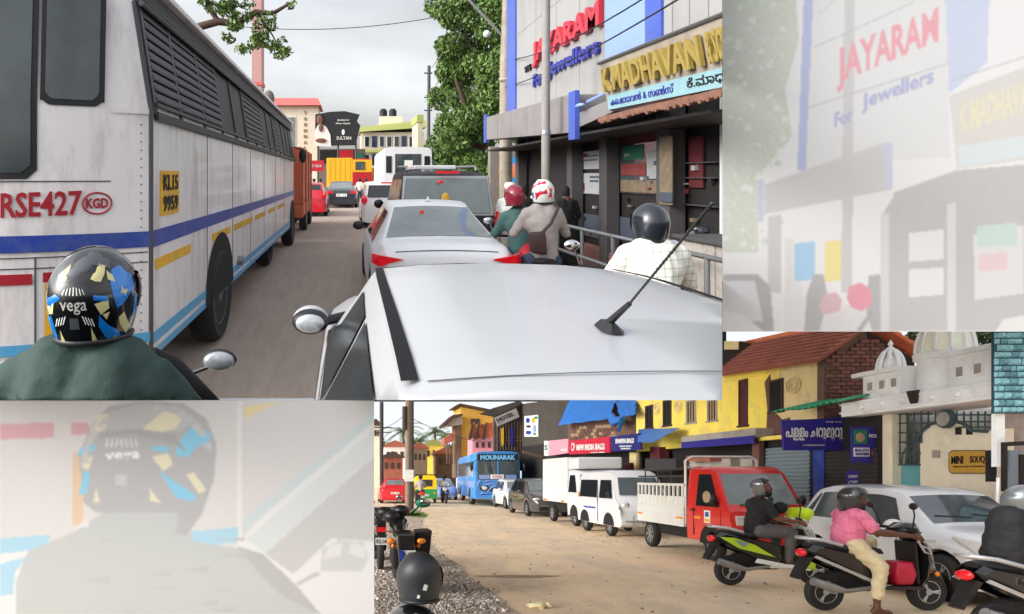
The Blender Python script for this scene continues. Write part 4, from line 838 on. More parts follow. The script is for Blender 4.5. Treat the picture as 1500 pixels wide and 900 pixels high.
letters('K.MADHAVAN', (3.83, 9.48, 3.02), (0, -1, -.02), (-.17, 0, 1), 2.6, .34, M('gold'), ks, 'gold_letters', .05, .03)
letters('& SONS', (3.83, 6.75, 2.97), (0, -1, -.02), (-.17, 0, 1), .5, .34, M('gold'), ks, 'gold_letters', .05, .03)
letters('കെ.മാധവൻ & സൺസ്', (3.86, 9.4, 2.82), (0, -1, -.022), (-.06, 0, 1), 1.8, .11, M('sign_blue'), ks, 'strip_letters', .01, .0, res=1)
letters('ಕೆ.ಮಾಧವ', (3.86, 7.3, 2.77), (0, -1, -.022), (-.06, 0, 1), .9, .13, M('ink'), ks, 'strip_letters', .01, .0, res=1)
# ragged clay-tile fringe below the board
mb = MB()
for i in range(46):
    y = 6.2 + i * .075; dz = random.uniform(-.02, .02); mb.tube([(3.75, y, 2.62 + dz), (4.6, y, 2.86)], .042, 6)
mb.build('tile_fringe', M('tile_old'), jb, smooth=50)
# railing, kiosk, poles
M('rail_grey', (120, 122, 124), rough=.5, metal=.3, var=.1)
rl = thing('railing', 'grey pipe railing along the pavement in front of the shops', 'railing', (3.66, 8, .1))
for z in (.55, .98): MB().tube([(3.66, 5.2, z), (3.66, 11.2, z)], .028, 8).build('rail', M('rail_grey'), rl, smooth=50)
for y in np.arange(5.4, 11.3, 1.15): MB().tube([(3.66, y, .13), (3.66, y, 1.0)], .03, 8).build('post', M('rail_grey'), rl, smooth=50)
M('kiosk_white', (178, 172, 162), rough=.7, var=.12, dirt=srgb((96, 74, 56)), dscale=4, damt=.8)
kk = thing('kiosk_counter', 'stained white kiosk counter with peeling print beside the railing', 'kiosk', (4.3, 6.9, .13))
MB().box(4.0, 4.7, 6.3, 7.0, .13, 1.05).build('cabinet', M('kiosk_white'), kk, bevel=.015); MB().box(4.0, 4.7, 7.03, 7.75, .13, 1.05).build('cabinet', M('kiosk_white'), kk, bevel=.015); MB().box(3.95, 4.75, 6.2, 7.85, 1.055, 1.1).build('counter_top', M('pillar_grey'), kk, bevel=.01)
M('pole_concrete', (138, 134, 128), rough=.8, var=.12, scale=8)
po = thing('lamp_pole', 'tall grey steel pole standing in front of the shop canopy', 'pole', (3.58, 11.55, .13)); MB().tube([(3.58, 11.55, .13), (3.58, 11.55, 3), (3.6, 11.55, 9)], [.085, .075, .06], 12).build('shaft', M('pole_concrete'), po, smooth=50)
for z in (1.5, 2.55): MB().lathe([(.09, z), (.09, z + .06)], (3.58, 11.55, 0), 'z', 12).build('band', M('steel'), po)
up_ = thing('utility_pole', 'old brown utility pole with a round white lamp beside the big green tree', 'pole', (4.75, 19, .0))
MB().tube([(4.72, 19, 0), (4.72, 19, 5), (4.9, 19, 10)], [.2, .18, .15], 12).build('shaft', M('board_tan'), up_, smooth=50)
for z in (3.3, 3.6, 4.6): MB().tube([(4.5, 18.9, z), (4.75, 18.8, z)], .05, 6).build('insulator', M('kiosk_white'), up_)
MB().tube([UP.p(735, 52, 19), UP.p(682, -5, 19)], .04, 6).build('lamp_arm', M('steel'), up_); lp = UP.p(713, 50, 19); mb = MB(); mb.ell(tuple(lp), (.11, .11, .11)); mb.build('lamp_globe', M('white_paint'), up_, smooth=60); MB().tube([lp, UP.p(713, 30, 19)], .015, 5).build('lamp_cord', M('ink'), up_)
fp = thing('utility_pole', 'thin dark utility pole far down the street beside the green tree', 'pole', (5.1, 40, 0)); MB().tube([(5.15, 40, 0), (5.2, 40, 8.6)], .1, 8).build('shaft', M('pillar_grey'), fp)
for z in (5.8, 6.6, 8.1): MB().box(4.9, 5.4, 39.95, 40.05, z, z + .08).build('cross_arm', M('pillar_grey'), fp)
# wires
wi = 0
def wire(a, b, sag, lab, r=.012):
    a = Vector(a); b = Vector(b); pts = [a.lerp(b, t) - Vector((0, 0, sag * 4 * t * (1 - t))) for t in np.linspace(0, 1, 16)]
    mb = MB(); mb.tube(pts, r, 5); top(mb.build('cable', M('ink')), lab, 'cable', 'cables over the upper street')
wire((4.7, 19, 5.2), (3.55, 6.2, 3.95), .25, 'long black cable drooping over the gold-lettered signboard'); wire((4.7, 19, 7.0), (3.59, 11.55, 6.6), .3, 'black cable tied to the grey lamp pole above the red letters'); wire((4.7, 19, 6.6), (4.5, 8, 6.9), .5, 'high black cable along the top of the grey cladding')
wire((4.7, 19, 4.4), (3.6, 6.0, 3.75), .15, 'lowest black cable crossing below the blue Jewellers letters'); wire(UP.p(360, 40, 30), UP.p(640, 25, 30), .3, 'thin cable crossing the sky over the upper street', .018)
wire(UP.p(690, -5, 20), UP.p(622, 150, 60), .6, 'thin cable running past the tree to the far block', .02); wire(UP.p(668, -5, 20), UP.p(632, 100, 40), .4, 'thin cable running past the tree to the thin dark pole', .014)
# compound wall with posters
M('wall_grey', (128, 120, 112), rough=.85, var=.15, dirt=srgb((90, 80, 70)), dscale=2); M('poster_blue', (40, 150, 225), rough=.5, var=.05); M('poster_yellow', (240, 205, 30), rough=.5, var=.05); M('poster_orange', (225, 130, 90), rough=.5)
cw = thing('compound_wall', 'grey compound wall with posters below the trees', 'wall', (5.9, 21.1, 0)); MB().box(4.7, 8.4, 21.0, 21.3, 0, 2.75).build('wall', M('wall_grey'), cw, bevel=.02)
for u0, u1, v0, v1, mt, lab in ((742, 766, 230, 267, 'poster_blue', 'blue poster with a figure on the grey compound wall'), (770, 789, 230, 268, 'poster_yellow', 'yellow poster with print on the grey compound wall'), (733, 739, 232, 266, 'poster_yellow', 'narrow yellow poster at the end of the compound wall')):
    a = UP.p(u0, v0, 20.95); b = UP.p(u1, v1, 20.95); pr = thing('poster', lab, 'poster', (a.x, 20.95, b.z)); MB().box(a.x, b.x, 20.95, 20.98, b.z, a.z).build('sheet', M(mt), pr)
    mb = MB(); cx, cz = (a.x + b.x) / 2, (a.z + b.z) / 2; mb.ell((cx, 20.94, cz + .12), (.07, .01, .08)); mb.ell((cx, 20.94, cz - .1), (.14, .01, .18)); mb.build('print', M('poster_orange' if mt == 'poster_blue' else 'gold'), pr)
# ---------------------------------------------------------------- trees
M('bark', (74, 58, 46), rough=.9, var=.25, scale=4, bump=.5, stretch=(1, 1, .3))
def tree(name, label, trunk, limbs, blobs, n, size, group=None, mats=None, droop=.3):
    t = thing(name, label, 'tree', trunk[0][:3], 0, group); mb = MB(); mb.tube([p[:3] for p in trunk], [p[3] for p in trunk], 10)
    for l in limbs: mb.tube([p[:3] for p in l], [p[3] for p in l], 7)
    mb.build('trunk', M('bark'), t, smooth=60); mb = MB(); leaves(mb, blobs, n, size, droop=droop); o = mb.build('crown', mats or LEAF(), t); return t
def ub(u, v, y, ru, rv, ry): p = UP.p(u, v, y); return (p.x, p.y, p.z, ru * y / F, ry, rv * y / F)
blobs = [ub(700, 215, 27, 50, 42, 1.8), ub(675, 190, 29, 42, 48, 2), ub(705, 140, 27, 48, 55, 1.8), ub(660, 150, 30, 32, 50, 1.5), ub(690, 80, 28, 42, 48, 1.8), ub(722, 70, 26, 34, 70, 1.5), ub(705, 15, 26, 50, 45, 2), ub(668, 12, 26, 46, 17, 1.2), ub(690, -60, 27, 62, 50, 2), ub(652, 215, 32, 22, 32, 1.2), ub(735, 120, 25, 20, 100, 1), ub(665, 100, 30, 22, 26, 1)]
clumps = []
for bx_ in blobs:
    for _ in range(15):
        d_ = Vector((random.gauss(0, 1), random.gauss(0, 1), random.gauss(0, 1))).normalized() * random.uniform(.5, 1); r_ = random.uniform(.3, .7); clumps.append((bx_[0] + d_.x * bx_[3], bx_[1] + d_.y * bx_[4], bx_[2] + d_.z * bx_[5], r_, r_, r_ * .8))
blobs = clumps
tree('street_tree', 'tall dense green tree draped with creepers beside the grey clad shop', [(5.9, 28, 0, .4), (5.8, 28, 4, .32), (5.9, 27.5, 9, .2)], [[(5.8, 28, 3, .2), (4.8, 28, 6, .1)], [(5.8, 28, 5, .2), (6.6, 27, 9, .1)]], blobs, 56000, .10, droop=.9, mats=[M('leaf_a'), M('leaf_b'), M('leaf_c')])
bl = []
for u, v, ru, rv in ((350, 30, 34, 22), (385, 18, 30, 20), (330, 8, 28, 16), (400, 72, 26, 14), (372, 58, 30, 18), (415, 68, 15, 9), (350, 62, 22, 14), (425, 4, 14, 6), (310, 0, 20, 12)): bl += [ub(u + random.gauss(0, ru * .6), v + random.gauss(0, rv * .6), 24, ru * .42, rv * .42, .35) for _ in range(5)]
bt = [UP.p(230, 120, 25), UP.p(290, 40, 24), UP.p(320, 32, 24), UP.p(345, 35, 24), UP.p(375, 18, 24), UP.p(400, 20, 24), UP.p(425, 5, 24)]
tree('overhanging_tree', 'tree with dark bare limbs and sparse fresh leaves over the parked bus', [(-6.8, 25.5, 0, .35), (-6.9, 25, 3, .3), (*bt[0], .22)], [[(*p, r_) for p, r_ in zip(bt, (.22, .17, .15, .13, .11, .09, .05))], [(*bt[3], .1), (*UP.p(340, 8, 24), .09), (*UP.p(350, -20, 24), .06)], [(*bt[2], .1), (*UP.p(305, 10, 24), .1), (*UP.p(300, -20, 24), .07)], [(*bt[4], .05), (*UP.p(398, 50, 24), .03), (*UP.p(412, 75, 24), .02)]], bl, 1900, .10)
# ---------------------------------------------------------------- far buildings of the upper street
M('pink_wall', (196, 150, 146), rough=.8, var=.12); M('cream', (222, 208, 186), rough=.8, var=.06); M('roof_red', (206, 108, 104), rough=.7, var=.1); M('hoarding_black', (34, 36, 38), rough=.4, var=.2); M('far_beige', (188, 178, 156), rough=.8, var=.1); M('far_green', (158, 164, 96), rough=.8, var=.1)
M('brass', (128, 104, 60), rough=.5); M('stone_dark', (110, 104, 98), rough=.9, var=.2)
a = UP.p(369, 0, 30); b = UP.p(383, 122, 30); pk = thing('pink_tower', 'narrow pink painted wall rising behind the parked bus', 'building', ((a.x + b.x) / 2, 30, 0)); MB().box(a.x, b.x, 30, 31, 0, 11).build('wall', M('pink_wall'), pk); MB().box(a.x - .05, b.x + .05, 29.95, 31, 6.0, 6.15).build('band', M('roof_red'), pk)
mb = MB(); mb.box(-4.9, -4.3, 39, 39.6, 0, 6.2); mb.ell((-4.6, 39.3, 6.5), (.35, .3, .5)); top(mb.build('stone_finial', M('stone_dark')), 'dark stone gatepost with a carved top behind the parked bus', 'gatepost')
th_ = thing('town_hall', 'cream hall with a pink roof edge and vertical lettering', 'building', (-4.2, 62, 0)); MB().box(-8, -2.5, 61, 66, 0, 8.5).build('wall', M('cream'), th_)
mb = MB(); mb.hexa([(-8.3, 60.4, 8.4), (-2.2, 60.4, 8.4), (-2.2, 67, 8.4), (-8.3, 67, 8.4)], [(-8.2, 60.8, 9.1), (-2.5, 60.8, 9.1), (-2.5, 66.5, 9.1), (-8.2, 66.5, 9.1)]); mb.build('roof', M('roof_red'), th_)
for i, ch in enumerate('TOWNHALL'): letters(ch, (-3.85, 60.98, 7.55 - i * .55), (1, 0, 0), (0, 0, 1), .26, .32, M('brass'), th_, 'letter', .05, .02)
f_ = MB().box(-5.4, -4.6, 60.95, 61, 4.5, 7.4).build('window', M('white_paint'), th_); MB().box(-5.3, -4.7, 60.9, 60.94, 4.6, 7.3).build('pane', M('glass_pale'), f_)
bb = thing('billboard', 'black billboard with a seated figure in white and gold', 'billboard', (-.7, 58, 4)); pts = [UP.p(u, v, 58) for u, v in ((462, 168), (483, 164), (505, 163), (527, 168), (523, 178), (528, 184), (521, 213), (461, 214))]
mb = MB(); mb.prism(pts, (0, .3, 0)); mb.build('panel', M('hoarding_black'), bb)
mb = MB(); mb.prism([UP.p(u, v, 57.9) for u, v in ((461, 214), (461, 192), (466, 183), (471, 182), (478, 186), (484, 198), (485, 215))], (0, .08, 0)); mb.build('white_garment', M('cloth_white'), bb)
mb = MB(); p = UP.p(468.5, 176, 57.85); mb.ell((p.x, p.y, p.z), (.28, .06, .42)); p = UP.p(470, 206, 57.8); mb.ell(tuple(p), (.5, .06, .2)); p = UP.p(470, 187, 57.82); mb.ell(tuple(p), (.2, .05, .4)); mb.build('face_and_hands', M('skin'), bb, smooth=60)
mb = MB(); p = UP.p(468.5, 172.5, 57.9); mb.ell(tuple(p), (.32, .05, .3)); mb.build('hair', M('hair'), bb, smooth=60)
for s_, u, v, wd, hh in (('Jewellery for', 494, 178, 1.1, .2), ('every occasion', 492, 183, 1.3, .2), ('SULTAN', 493, 205, 1.3, .3)): letters(s_, UP.p(u, v, 57.95), (1, 0, 0), (0, 0, 1), wd, hh, M('plate_white'), bb, 'billboard_text', .03, .01)
mb = MB(); p = UP.p(503, 194, 57.95); mb.ell(tuple(p), (.14, .03, .26), 10, 6); mb.build('emblem', M('plate_white'), bb)
for x in (-2.4, -.6, 1.0): MB().tube([(x, 58.2, 0), (x, 58.2, 5)], .09, 6).build('post', M('pillar_grey'), bb)
sh_ = thing('far_shop', 'low far shop with green and red fronts below the billboard', 'building', (-.3, 63, 0)); MB().box(-2.4, 1.9, 60, 66, 0, 4.3).build('wall', M('stone_dark'), sh_); MB().box(-2.3, -.6, 59.9, 59.99, 3.0, 4.2).build('signboard', M('cloth_black'), sh_); MB().box(-.5, .8, 59.9, 59.99, 3.2, 4.2).build('signboard', M('shop_red'), sh_); MB().box(.9, 1.7, 59.9, 59.99, 3.0, 3.9).build('signboard', M('awn_green'), sh_)
fb = thing('far_block', 'far beige two-storey block with green roof edge and water tanks', 'building', (6, 88, 0)); MB().box(2.2, 10.5, 86, 94, 0, 7.6).build('wall', M('far_beige'), fb)
mb = MB(); mb.hexa([(1.9, 85.3, 7.6), (10.8, 85.3, 8.2), (10.8, 94, 8.2), (1.9, 94, 7.6)], [(2.1, 85.6, 8.3), (10.7, 85.6, 9.2), (10.7, 94, 9.2), (2.1, 94, 8.3)]); mb.build('roof', M('far_green'), fb); MB().box(2.0, 10.6, 85.6, 86, 4.9, 5.3).build('balcony_edge', M('far_green'), fb)
for z0 in (3.2, 5.6):
    for i in range(8):
        x = 2.6 + i * .98; f_ = MB().box(x, x + .7, 85.93, 86, z0, z0 + 1.5).build('window', M('bus_blue' if i in (1, 5) else 'white_paint'), fb); MB().box(x + .08, x + .62, 85.9, 85.925, z0 + .08, z0 + 1.42).build('pane', M('glass_dark'), f_)
MB().box(4.8, 7.8, 88, 91, 8.2, 9.9).build('stair_head', M('cream'), fb)
for x in (4.9, 6.2): MB().lathe([(.01, 9.9), (.5, 9.9), (.52, 10.7), (.3, 11), (.01, 11)], (x + .4, 89, 0), 'z', 14).build('water_tank', M('ink'), fb)
f2 = thing('far_house', 'far pale house with yellow parapet between the far block and the tree', 'building', (9, 74, 0)); MB().box(7.9, 8.4, 70, 76, 0, 7.6).build('wall', M('far_beige'), f2); MB().box(7.8, 8.5, 69.9, 76, 7.6, 8.4).build('parapet', M('far_green'), f2)
# ---------------------------------------------------------------- two pale printed hoardings beside the streets
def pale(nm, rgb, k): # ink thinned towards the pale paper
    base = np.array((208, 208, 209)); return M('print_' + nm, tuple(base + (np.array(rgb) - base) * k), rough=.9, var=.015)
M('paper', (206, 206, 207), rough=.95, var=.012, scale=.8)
class Canvas:          # a flat print: inks laid on paper, softly out of focus, carried as colours of a fine sheet
    def __init__(s, u0, v0, u1, v1, st, paper=208.):
        s.u0, s.v0, s.st = u0, v0, st; s.w = int((u1 - u0) / st) + 1; s.h = int((v1 - v0) / st) + 1
        s.U, s.V = np.meshgrid(u0 + np.arange(s.w) * st, v0 + np.arange(s.h) * st); s.c = np.ones((s.h, s.w, 3)) * np.array((paper, paper, paper + 1)); s.pa = paper; s.rng = np.random.RandomState(3)
    def mask(s, pts):
        inside = np.zeros(s.U.shape, bool); n = len(pts)
        for i in range(n):
            (x0, y0), (x1, y1) = pts[i], pts[(i + 1) % n]
            if y0 == y1: continue
            k = ((s.V >= min(y0, y1)) & (s.V < max(y0, y1))); xx = x0 + (s.V - y0) * (x1 - x0) / (y1 - y0); inside ^= k & (s.U < xx)
        return inside
    def fill(s, pts, rgb, k, tex=0):
        m = s.mask(pts); ink = np.array((s.pa, s.pa, s.pa + 1)) + (np.array(rgb) * s.pa / 230 - s.pa) * k; s.c[m] = ink
        if tex: s.c[m] += (s.rng.rand(m.sum()) - .5)[:, None] * tex
    def soft(s, n):
        for _ in range(n):
            for ax in (0, 1): s.c = (np.roll(s.c, 1, ax) + 2 * s.c + np.roll(s.c, -1, ax)) / 4 if True else s.c
    def text(s, body, u0, v0, u1, v1, hpx, rgb, k):
        L_ = math.hypot(u1 - u0, v1 - v0); dx, dy = (u1 - u0) / L_, (v1 - v0) / L_; tm = text_mb(body, L_, hpx, 1, .03)
        for f in tm.f:
            if abs(sum(tm.v[i][2] for i in f) / len(f) - 1) > .01: continue
            s.fill([(u0 + dx * tm.v[i][0], v0 + dy * tm.v[i][0] - tm.v[i][1]) for i in f], rgb, k)
    def build(s, rt, y, nm, st=UP):
        c = np.clip(s.c + (s.rng.rand(s.h, s.w, 1) - .5) * 2.5, 0, 255) / 255; lin = np.where(c <= .04045, c / 12.92, ((c + .055) / 1.055) ** 2.4)
        mb = MB(); mb.v = [tuple(st.p(u, v, y)) for u, v in zip(s.U.ravel(), s.V.ravel())]; w_ = s.w; mb.f = [(i * w_ + j, i * w_ + j + 1, (i + 1) * w_ + j + 1, (i + 1) * w_ + j) for i in range(s.h - 1) for j in range(w_ - 1)]; mb.m = [0] * len(mb.f)
        m = bpy.data.materials.get('printed_sheet')
        if m is None:
            m = bpy.data.materials.new('printed_sheet'); m.use_nodes = True; t = m.node_tree; at_ = t.nodes.new('ShaderNodeAttribute'); at_.attribute_name = 'print'; t.links.new(at_.outputs['Color'], t.nodes['Principled BSDF'].inputs['Base Color']); t.nodes['Principled BSDF'].inputs['Roughness'].default_value = .95; t.nodes['Principled BSDF'].inputs['Specular IOR Level'].default_value = .1
        o = mb.build(nm, m, rt); at = o.data.color_attributes.new('print', 'FLOAT_COLOR', 'POINT'); at.data.foreach_set('color', np.concatenate([lin.reshape(-1, 3), np.ones((s.w * s.h, 1))], 1).astype(np.float32).ravel()); return o
PY = 8.5
rt = thing('pale_hoarding', 'large pale hoarding with a washed-out print of the jewellery shopfront', 'hoarding', tuple(UP.p(1280, 487, PY)))
a = UP.p(1058, -20, PY); b = UP.p(1520, 486, PY); MB().box(a.x, b.x, PY, PY + .06, b.z, a.z).build('panel', M('paper'), rt)
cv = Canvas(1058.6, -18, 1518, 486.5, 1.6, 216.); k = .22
T = lambda u, v: (1059 + (u - 612) * 1.42 - 6, v * 1.42 - 6)       # the print enlarges the shopfront
def tr(pts): return [T(*p) for p in pts]
def clipr(pts, lo=(1059, -18), hi=(1518, 485)): return [(min(max(u, lo[0]), hi[0]), min(max(v, lo[1]), hi[1])) for u, v in pts]
def tp(pts, nm, rgb, kk=k): cv.fill(pts, rgb, kk, 16 if nm in ('foliage', 'leaf_light', 'leaf_dark') else (5 if nm in ('dark_front', 'signboard', 'wall') else 2))
tp([(1059, -18), (1165, -18), (1170, 60), (1150, 130), (1160, 200), (1110, 260), (1110, 370), (1059, 370)], 'foliage', (120, 150, 90), .2)
for _ in range(150):
    u = random.uniform(1060, 1150); v = random.uniform(-10, 365); r_ = random.uniform(2, 7); tp([(u + r_ * math.cos(t) * random.uniform(.6, 1.2), v + r_ * math.sin(t) * random.uniform(.6, 1.2)) for t in np.linspace(0, 5.6, 8)], random.choice(['leaf_light', 'leaf_dark']), random.choice([(190, 205, 160), (110, 140, 90)]), .2) if False else tp([(u + r_ * math.cos(t), v + r_ * .8 * math.sin(t)) for t in np.linspace(0, 5.6, 7)], *(('leaf_light', (200, 214, 180)) if random.random() < .5 else ('leaf_dark', (120, 140, 108))), .2)
tp([(1178, -18), (1192, -18), (1180, 250), (1168, 250)], 'blue_strip', (70, 100, 200), .28); tp([(1384, -18), (1450, -18), (1446, 92), (1390, 138)], 'pale_blue_strip', (120, 150, 220), .25)
tp([(1192, -18), (1384, -18), (1392, 230), (1310, 235), (1180, 250)], 'cladding', (213, 215, 214), .5)
tp([(1120, 270), (1300, 208), (1306, 278), (1120, 314)], 'canopy', (150, 148, 148), .3); tp([(1110, 265), (1119, 262), (1119, 325), (1110, 325)], 'canopy_end', (90, 110, 200), .2); tp([(1296, 208), (1308, 210), (1308, 275), (1298, 278)], 'canopy_end', (90, 110, 200), .2)
tp([(1390, 140), (1518, 92), (1518, 232), (1402, 248)], 'signboard', (170, 160, 140), .25); tp([(1402, 215), (1518, 196), (1518, 226), (1406, 246)], 'sign_strip', (170, 205, 210), .25)
tp([(1310, 282), (1400, 250), (1518, 240), (1518, 485), (1290, 485), (1290, 318), (1308, 290)], 'dark_front', (30, 28, 28), .18); tp([(1125, 318), (1145, 314), (1145, 430), (1125, 430)], 'post', (60, 55, 55), .15)
tp([(1331, 342), (1382, 336), (1382, 380), (1331, 384)], 'notice', (226, 226, 226), .9); tp([(1331, 395), (1382, 392), (1382, 432), (1331, 436)], 'notice', (226, 226, 226), .9); tp([(1426, 345), (1500, 330), (1500, 430), (1428, 440)], 'window', (215, 215, 215), .6); tp([(1430, 332), (1490, 326), (1490, 360), (1430, 362)], 'green_awning', (30, 150, 100), .15); tp([(1434, 372), (1476, 370), (1476, 395), (1434, 398)], 'red_banner', (200, 60, 70), .15)
tp([(1164, 357), (1194, 354), (1194, 410), (1164, 412)], 'blue_poster', (40, 150, 230), .3); tp([(1208, 354), (1234, 352), (1234, 410), (1208, 414)], 'yellow_poster', (240, 210, 60), .4); tp([(1150, 350), (1162, 350), (1162, 430), (1150, 430)], 'wall', (200, 190, 180), .3)
tp([(1237, -18), (1252, -18), (1248, 430), (1232, 430)], 'pole', (130, 130, 130), .25); tp([(1059, 402), (1110, 402), (1128, 420), (1134, 485), (1059, 485)], 'car', (60, 60, 64), .28); tp([(1059, 412), (1106, 412), (1118, 470), (1059, 476)], 'car_window', (200, 205, 210), .5); tp([(1059, 455), (1085, 460), (1118, 485), (1059, 485)], 'white_roof', (228, 228, 228), .9)
tp([(1150, 430), (1160, 412), (1172, 412), (1180, 440), (1182, 485), (1148, 485)], 'white_figure', (222, 222, 222), .8); tp([(1182, 430), (1192, 402), (1206, 402), (1214, 440), (1200, 485), (1178, 485)], 'robe', (50, 50, 52), .26); tp([(1272, 404), (1288, 402), (1300, 430), (1300, 485), (1268, 485)], 'robe', (50, 50, 52), .26)
tp([(1200, 485), (1212, 455), (1240, 446), (1268, 456), (1278, 485)], 'grey_shirt', (218, 217, 216), .8); tp([(1240, 436), (1244, 420), (1260, 414), (1276, 424), (1278, 446), (1262, 456), (1246, 450)], 'red_helmet', (215, 40, 70), .35); tp([(1200, 448), (1206, 432), (1224, 428), (1234, 440), (1230, 456), (1204, 462)], 'maroon_helmet', (170, 50, 70), .25)
tp([(1254, 485), (1276, 455), (1280, 458), (1262, 485)], 'strap', (50, 50, 50), .3); tp([(1458, 485), (1470, 468), (1500, 462), (1518, 466), (1518, 485)], 'white_shirt', (224, 224, 222), .8)
tp([(1290, 312), (1302, 312), (1302, 485), (1290, 485)], 'column', (120, 118, 118), .15); tp([(1388, 300), (1400, 296), (1400, 485), (1388, 485)], 'column', (160, 158, 158), .2); tp([(1060, 25), (1064, 22), (1142, 72), (1140, 76)], 'lamp_arm', (200, 200, 200), .5)
def print_text(s_, u0, v0, u1, v1, hpx, rgb, nm, kk): cv.text(s_, u0, v0, u1, v1, hpx, rgb, kk)
print_text('JAYARAM', 1226, 138, 1374, 76, 66, (225, 50, 70), 'red_letters', .33); print_text('Jewellers', 1262, 168, 1368, 128, 30, (60, 70, 170), 'blue_letters', .3); print_text('For', 1222, 188, 1250, 178, 22, (60, 70, 170), 'blue_letters', .3); print_text('K.MADHAVAN', 1406, 196, 1518, 158, 44, (220, 200, 110), 'gold_letters', .3)
for u0, v0, u1, v1 in ((1190, 70, 1340, 2), (1180, 158, 1390, 92), (1200, 20, 1230, -10), (1390, 118, 1510, 80)): tp([(u0, v0), (u1, v1), (u1, v1 + 2), (u0, v0 + 2)], 'cable', (90, 90, 90), .25)
# lower hoarding with the helmet
PY2 = 5.1
rt2 = thing('pale_hoarding', 'large pale hoarding with a washed-out print of a patterned helmet and rider', 'hoarding', tuple(UP.p(270, 910, PY2)))
a = UP.p(-30, 587.5, PY2); b = UP.p(548, 930, PY2); MB().box(a.x, b.x, PY2, PY2 + .06, b.z, a.z).build('panel', M('paper'), rt2)
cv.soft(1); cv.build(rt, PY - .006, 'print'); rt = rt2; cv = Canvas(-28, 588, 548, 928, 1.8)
def q(pts): return [(u * 560 / 1500, 580 + v * 320 / 857) for u, v in pts]      # sketch units of the print
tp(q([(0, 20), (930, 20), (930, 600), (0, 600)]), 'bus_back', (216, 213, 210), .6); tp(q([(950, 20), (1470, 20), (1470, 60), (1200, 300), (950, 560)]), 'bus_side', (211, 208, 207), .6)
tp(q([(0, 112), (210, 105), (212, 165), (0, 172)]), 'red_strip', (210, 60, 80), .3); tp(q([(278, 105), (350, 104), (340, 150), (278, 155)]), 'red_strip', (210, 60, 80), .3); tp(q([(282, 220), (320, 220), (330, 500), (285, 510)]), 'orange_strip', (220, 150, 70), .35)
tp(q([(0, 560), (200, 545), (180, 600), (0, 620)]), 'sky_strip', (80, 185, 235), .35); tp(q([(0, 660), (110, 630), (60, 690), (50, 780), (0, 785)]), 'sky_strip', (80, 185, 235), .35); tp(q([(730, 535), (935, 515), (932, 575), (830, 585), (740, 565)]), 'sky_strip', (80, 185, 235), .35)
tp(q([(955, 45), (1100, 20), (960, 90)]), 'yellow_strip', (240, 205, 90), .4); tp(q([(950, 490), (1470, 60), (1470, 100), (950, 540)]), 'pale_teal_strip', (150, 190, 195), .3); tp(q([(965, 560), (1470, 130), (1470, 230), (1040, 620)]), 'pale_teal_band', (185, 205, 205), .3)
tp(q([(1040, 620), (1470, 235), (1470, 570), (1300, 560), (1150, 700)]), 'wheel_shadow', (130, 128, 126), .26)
tp(q([(60, 860), (65, 720), (110, 610), (300, 530), (400, 460), (720, 460), (760, 570), (940, 600), (1020, 690), (1080, 740), (1250, 860)]), 'shirt', (60, 84, 78), .19); tp(q([(930, 590), (1030, 620), (1160, 740), (1260, 860), (1100, 780), (1010, 690)]), 'arm_guard', (60, 60, 62), .24)
tp(q([(330, 420), (310, 250), (345, 130), (430, 40), (560, 18), (720, 30), (810, 90), (850, 190), (840, 330), (790, 470), (730, 550), (690, 540), (700, 460), (380, 460)]), 'helmet', (40, 42, 46), .22)
tp(q([(360, 140), (440, 60), (560, 30), (700, 40), (780, 100), (700, 140), (520, 130)]), 'helmet_top', (120, 120, 120), .28); tp(q([(350, 140), (395, 75), (425, 70), (415, 130), (380, 145)]), 'helmet_gold', (235, 225, 170), .5); tp(q([(560, 130), (640, 60), (720, 80), (690, 130), (620, 145)]), 'helmet_gold', (235, 225, 170), .5)
for pts in ([(690, 190), (760, 110), (830, 150), (815, 190), (770, 200), (740, 240), (690, 235)], [(590, 195), (660, 200), (665, 222), (600, 215)], [(300, 240), (320, 200), (380, 190), (370, 215)], [(310, 390), (330, 300), (355, 300), (340, 380)], [(620, 290), (690, 340), (770, 390), (760, 415), (690, 400)]): tp(q(pts), 'helmet_blue', (70, 190, 245), .5)
for pts in ([(595, 240), (660, 225), (680, 270), (640, 295)], [(320, 250), (365, 235), (350, 290), (325, 285)], [(730, 310), (760, 300), (810, 370), (780, 385)], [(365, 420), (378, 360), (392, 420)], [(590, 415), (585, 360), (630, 418)]): tp(q(pts), 'helmet_gold', (235, 225, 170), .5)
tp(q([(1255, 690), (1265, 600), (1330, 565), (1430, 575), (1445, 640), (1420, 690)]), 'mirror', (190, 190, 192), .5); tp(q([(1270, 640), (1290, 590), (1345, 575), (1335, 630)]), 'mirror_glint', (226, 226, 226), .9); tp(q([(1370, 620), (1375, 575), (1430, 590), (1435, 640)]), 'mirror_glint', (226, 226, 226), .9); tp(q([(1160, 735), (1240, 690), (1260, 700), (1170, 745)]), 'mirror_stem', (120, 120, 120), .3); tp(q([(300, 520), (330, 485), (352, 490), (345, 515)]), 'mirror_glint', (226, 226, 226), .9)

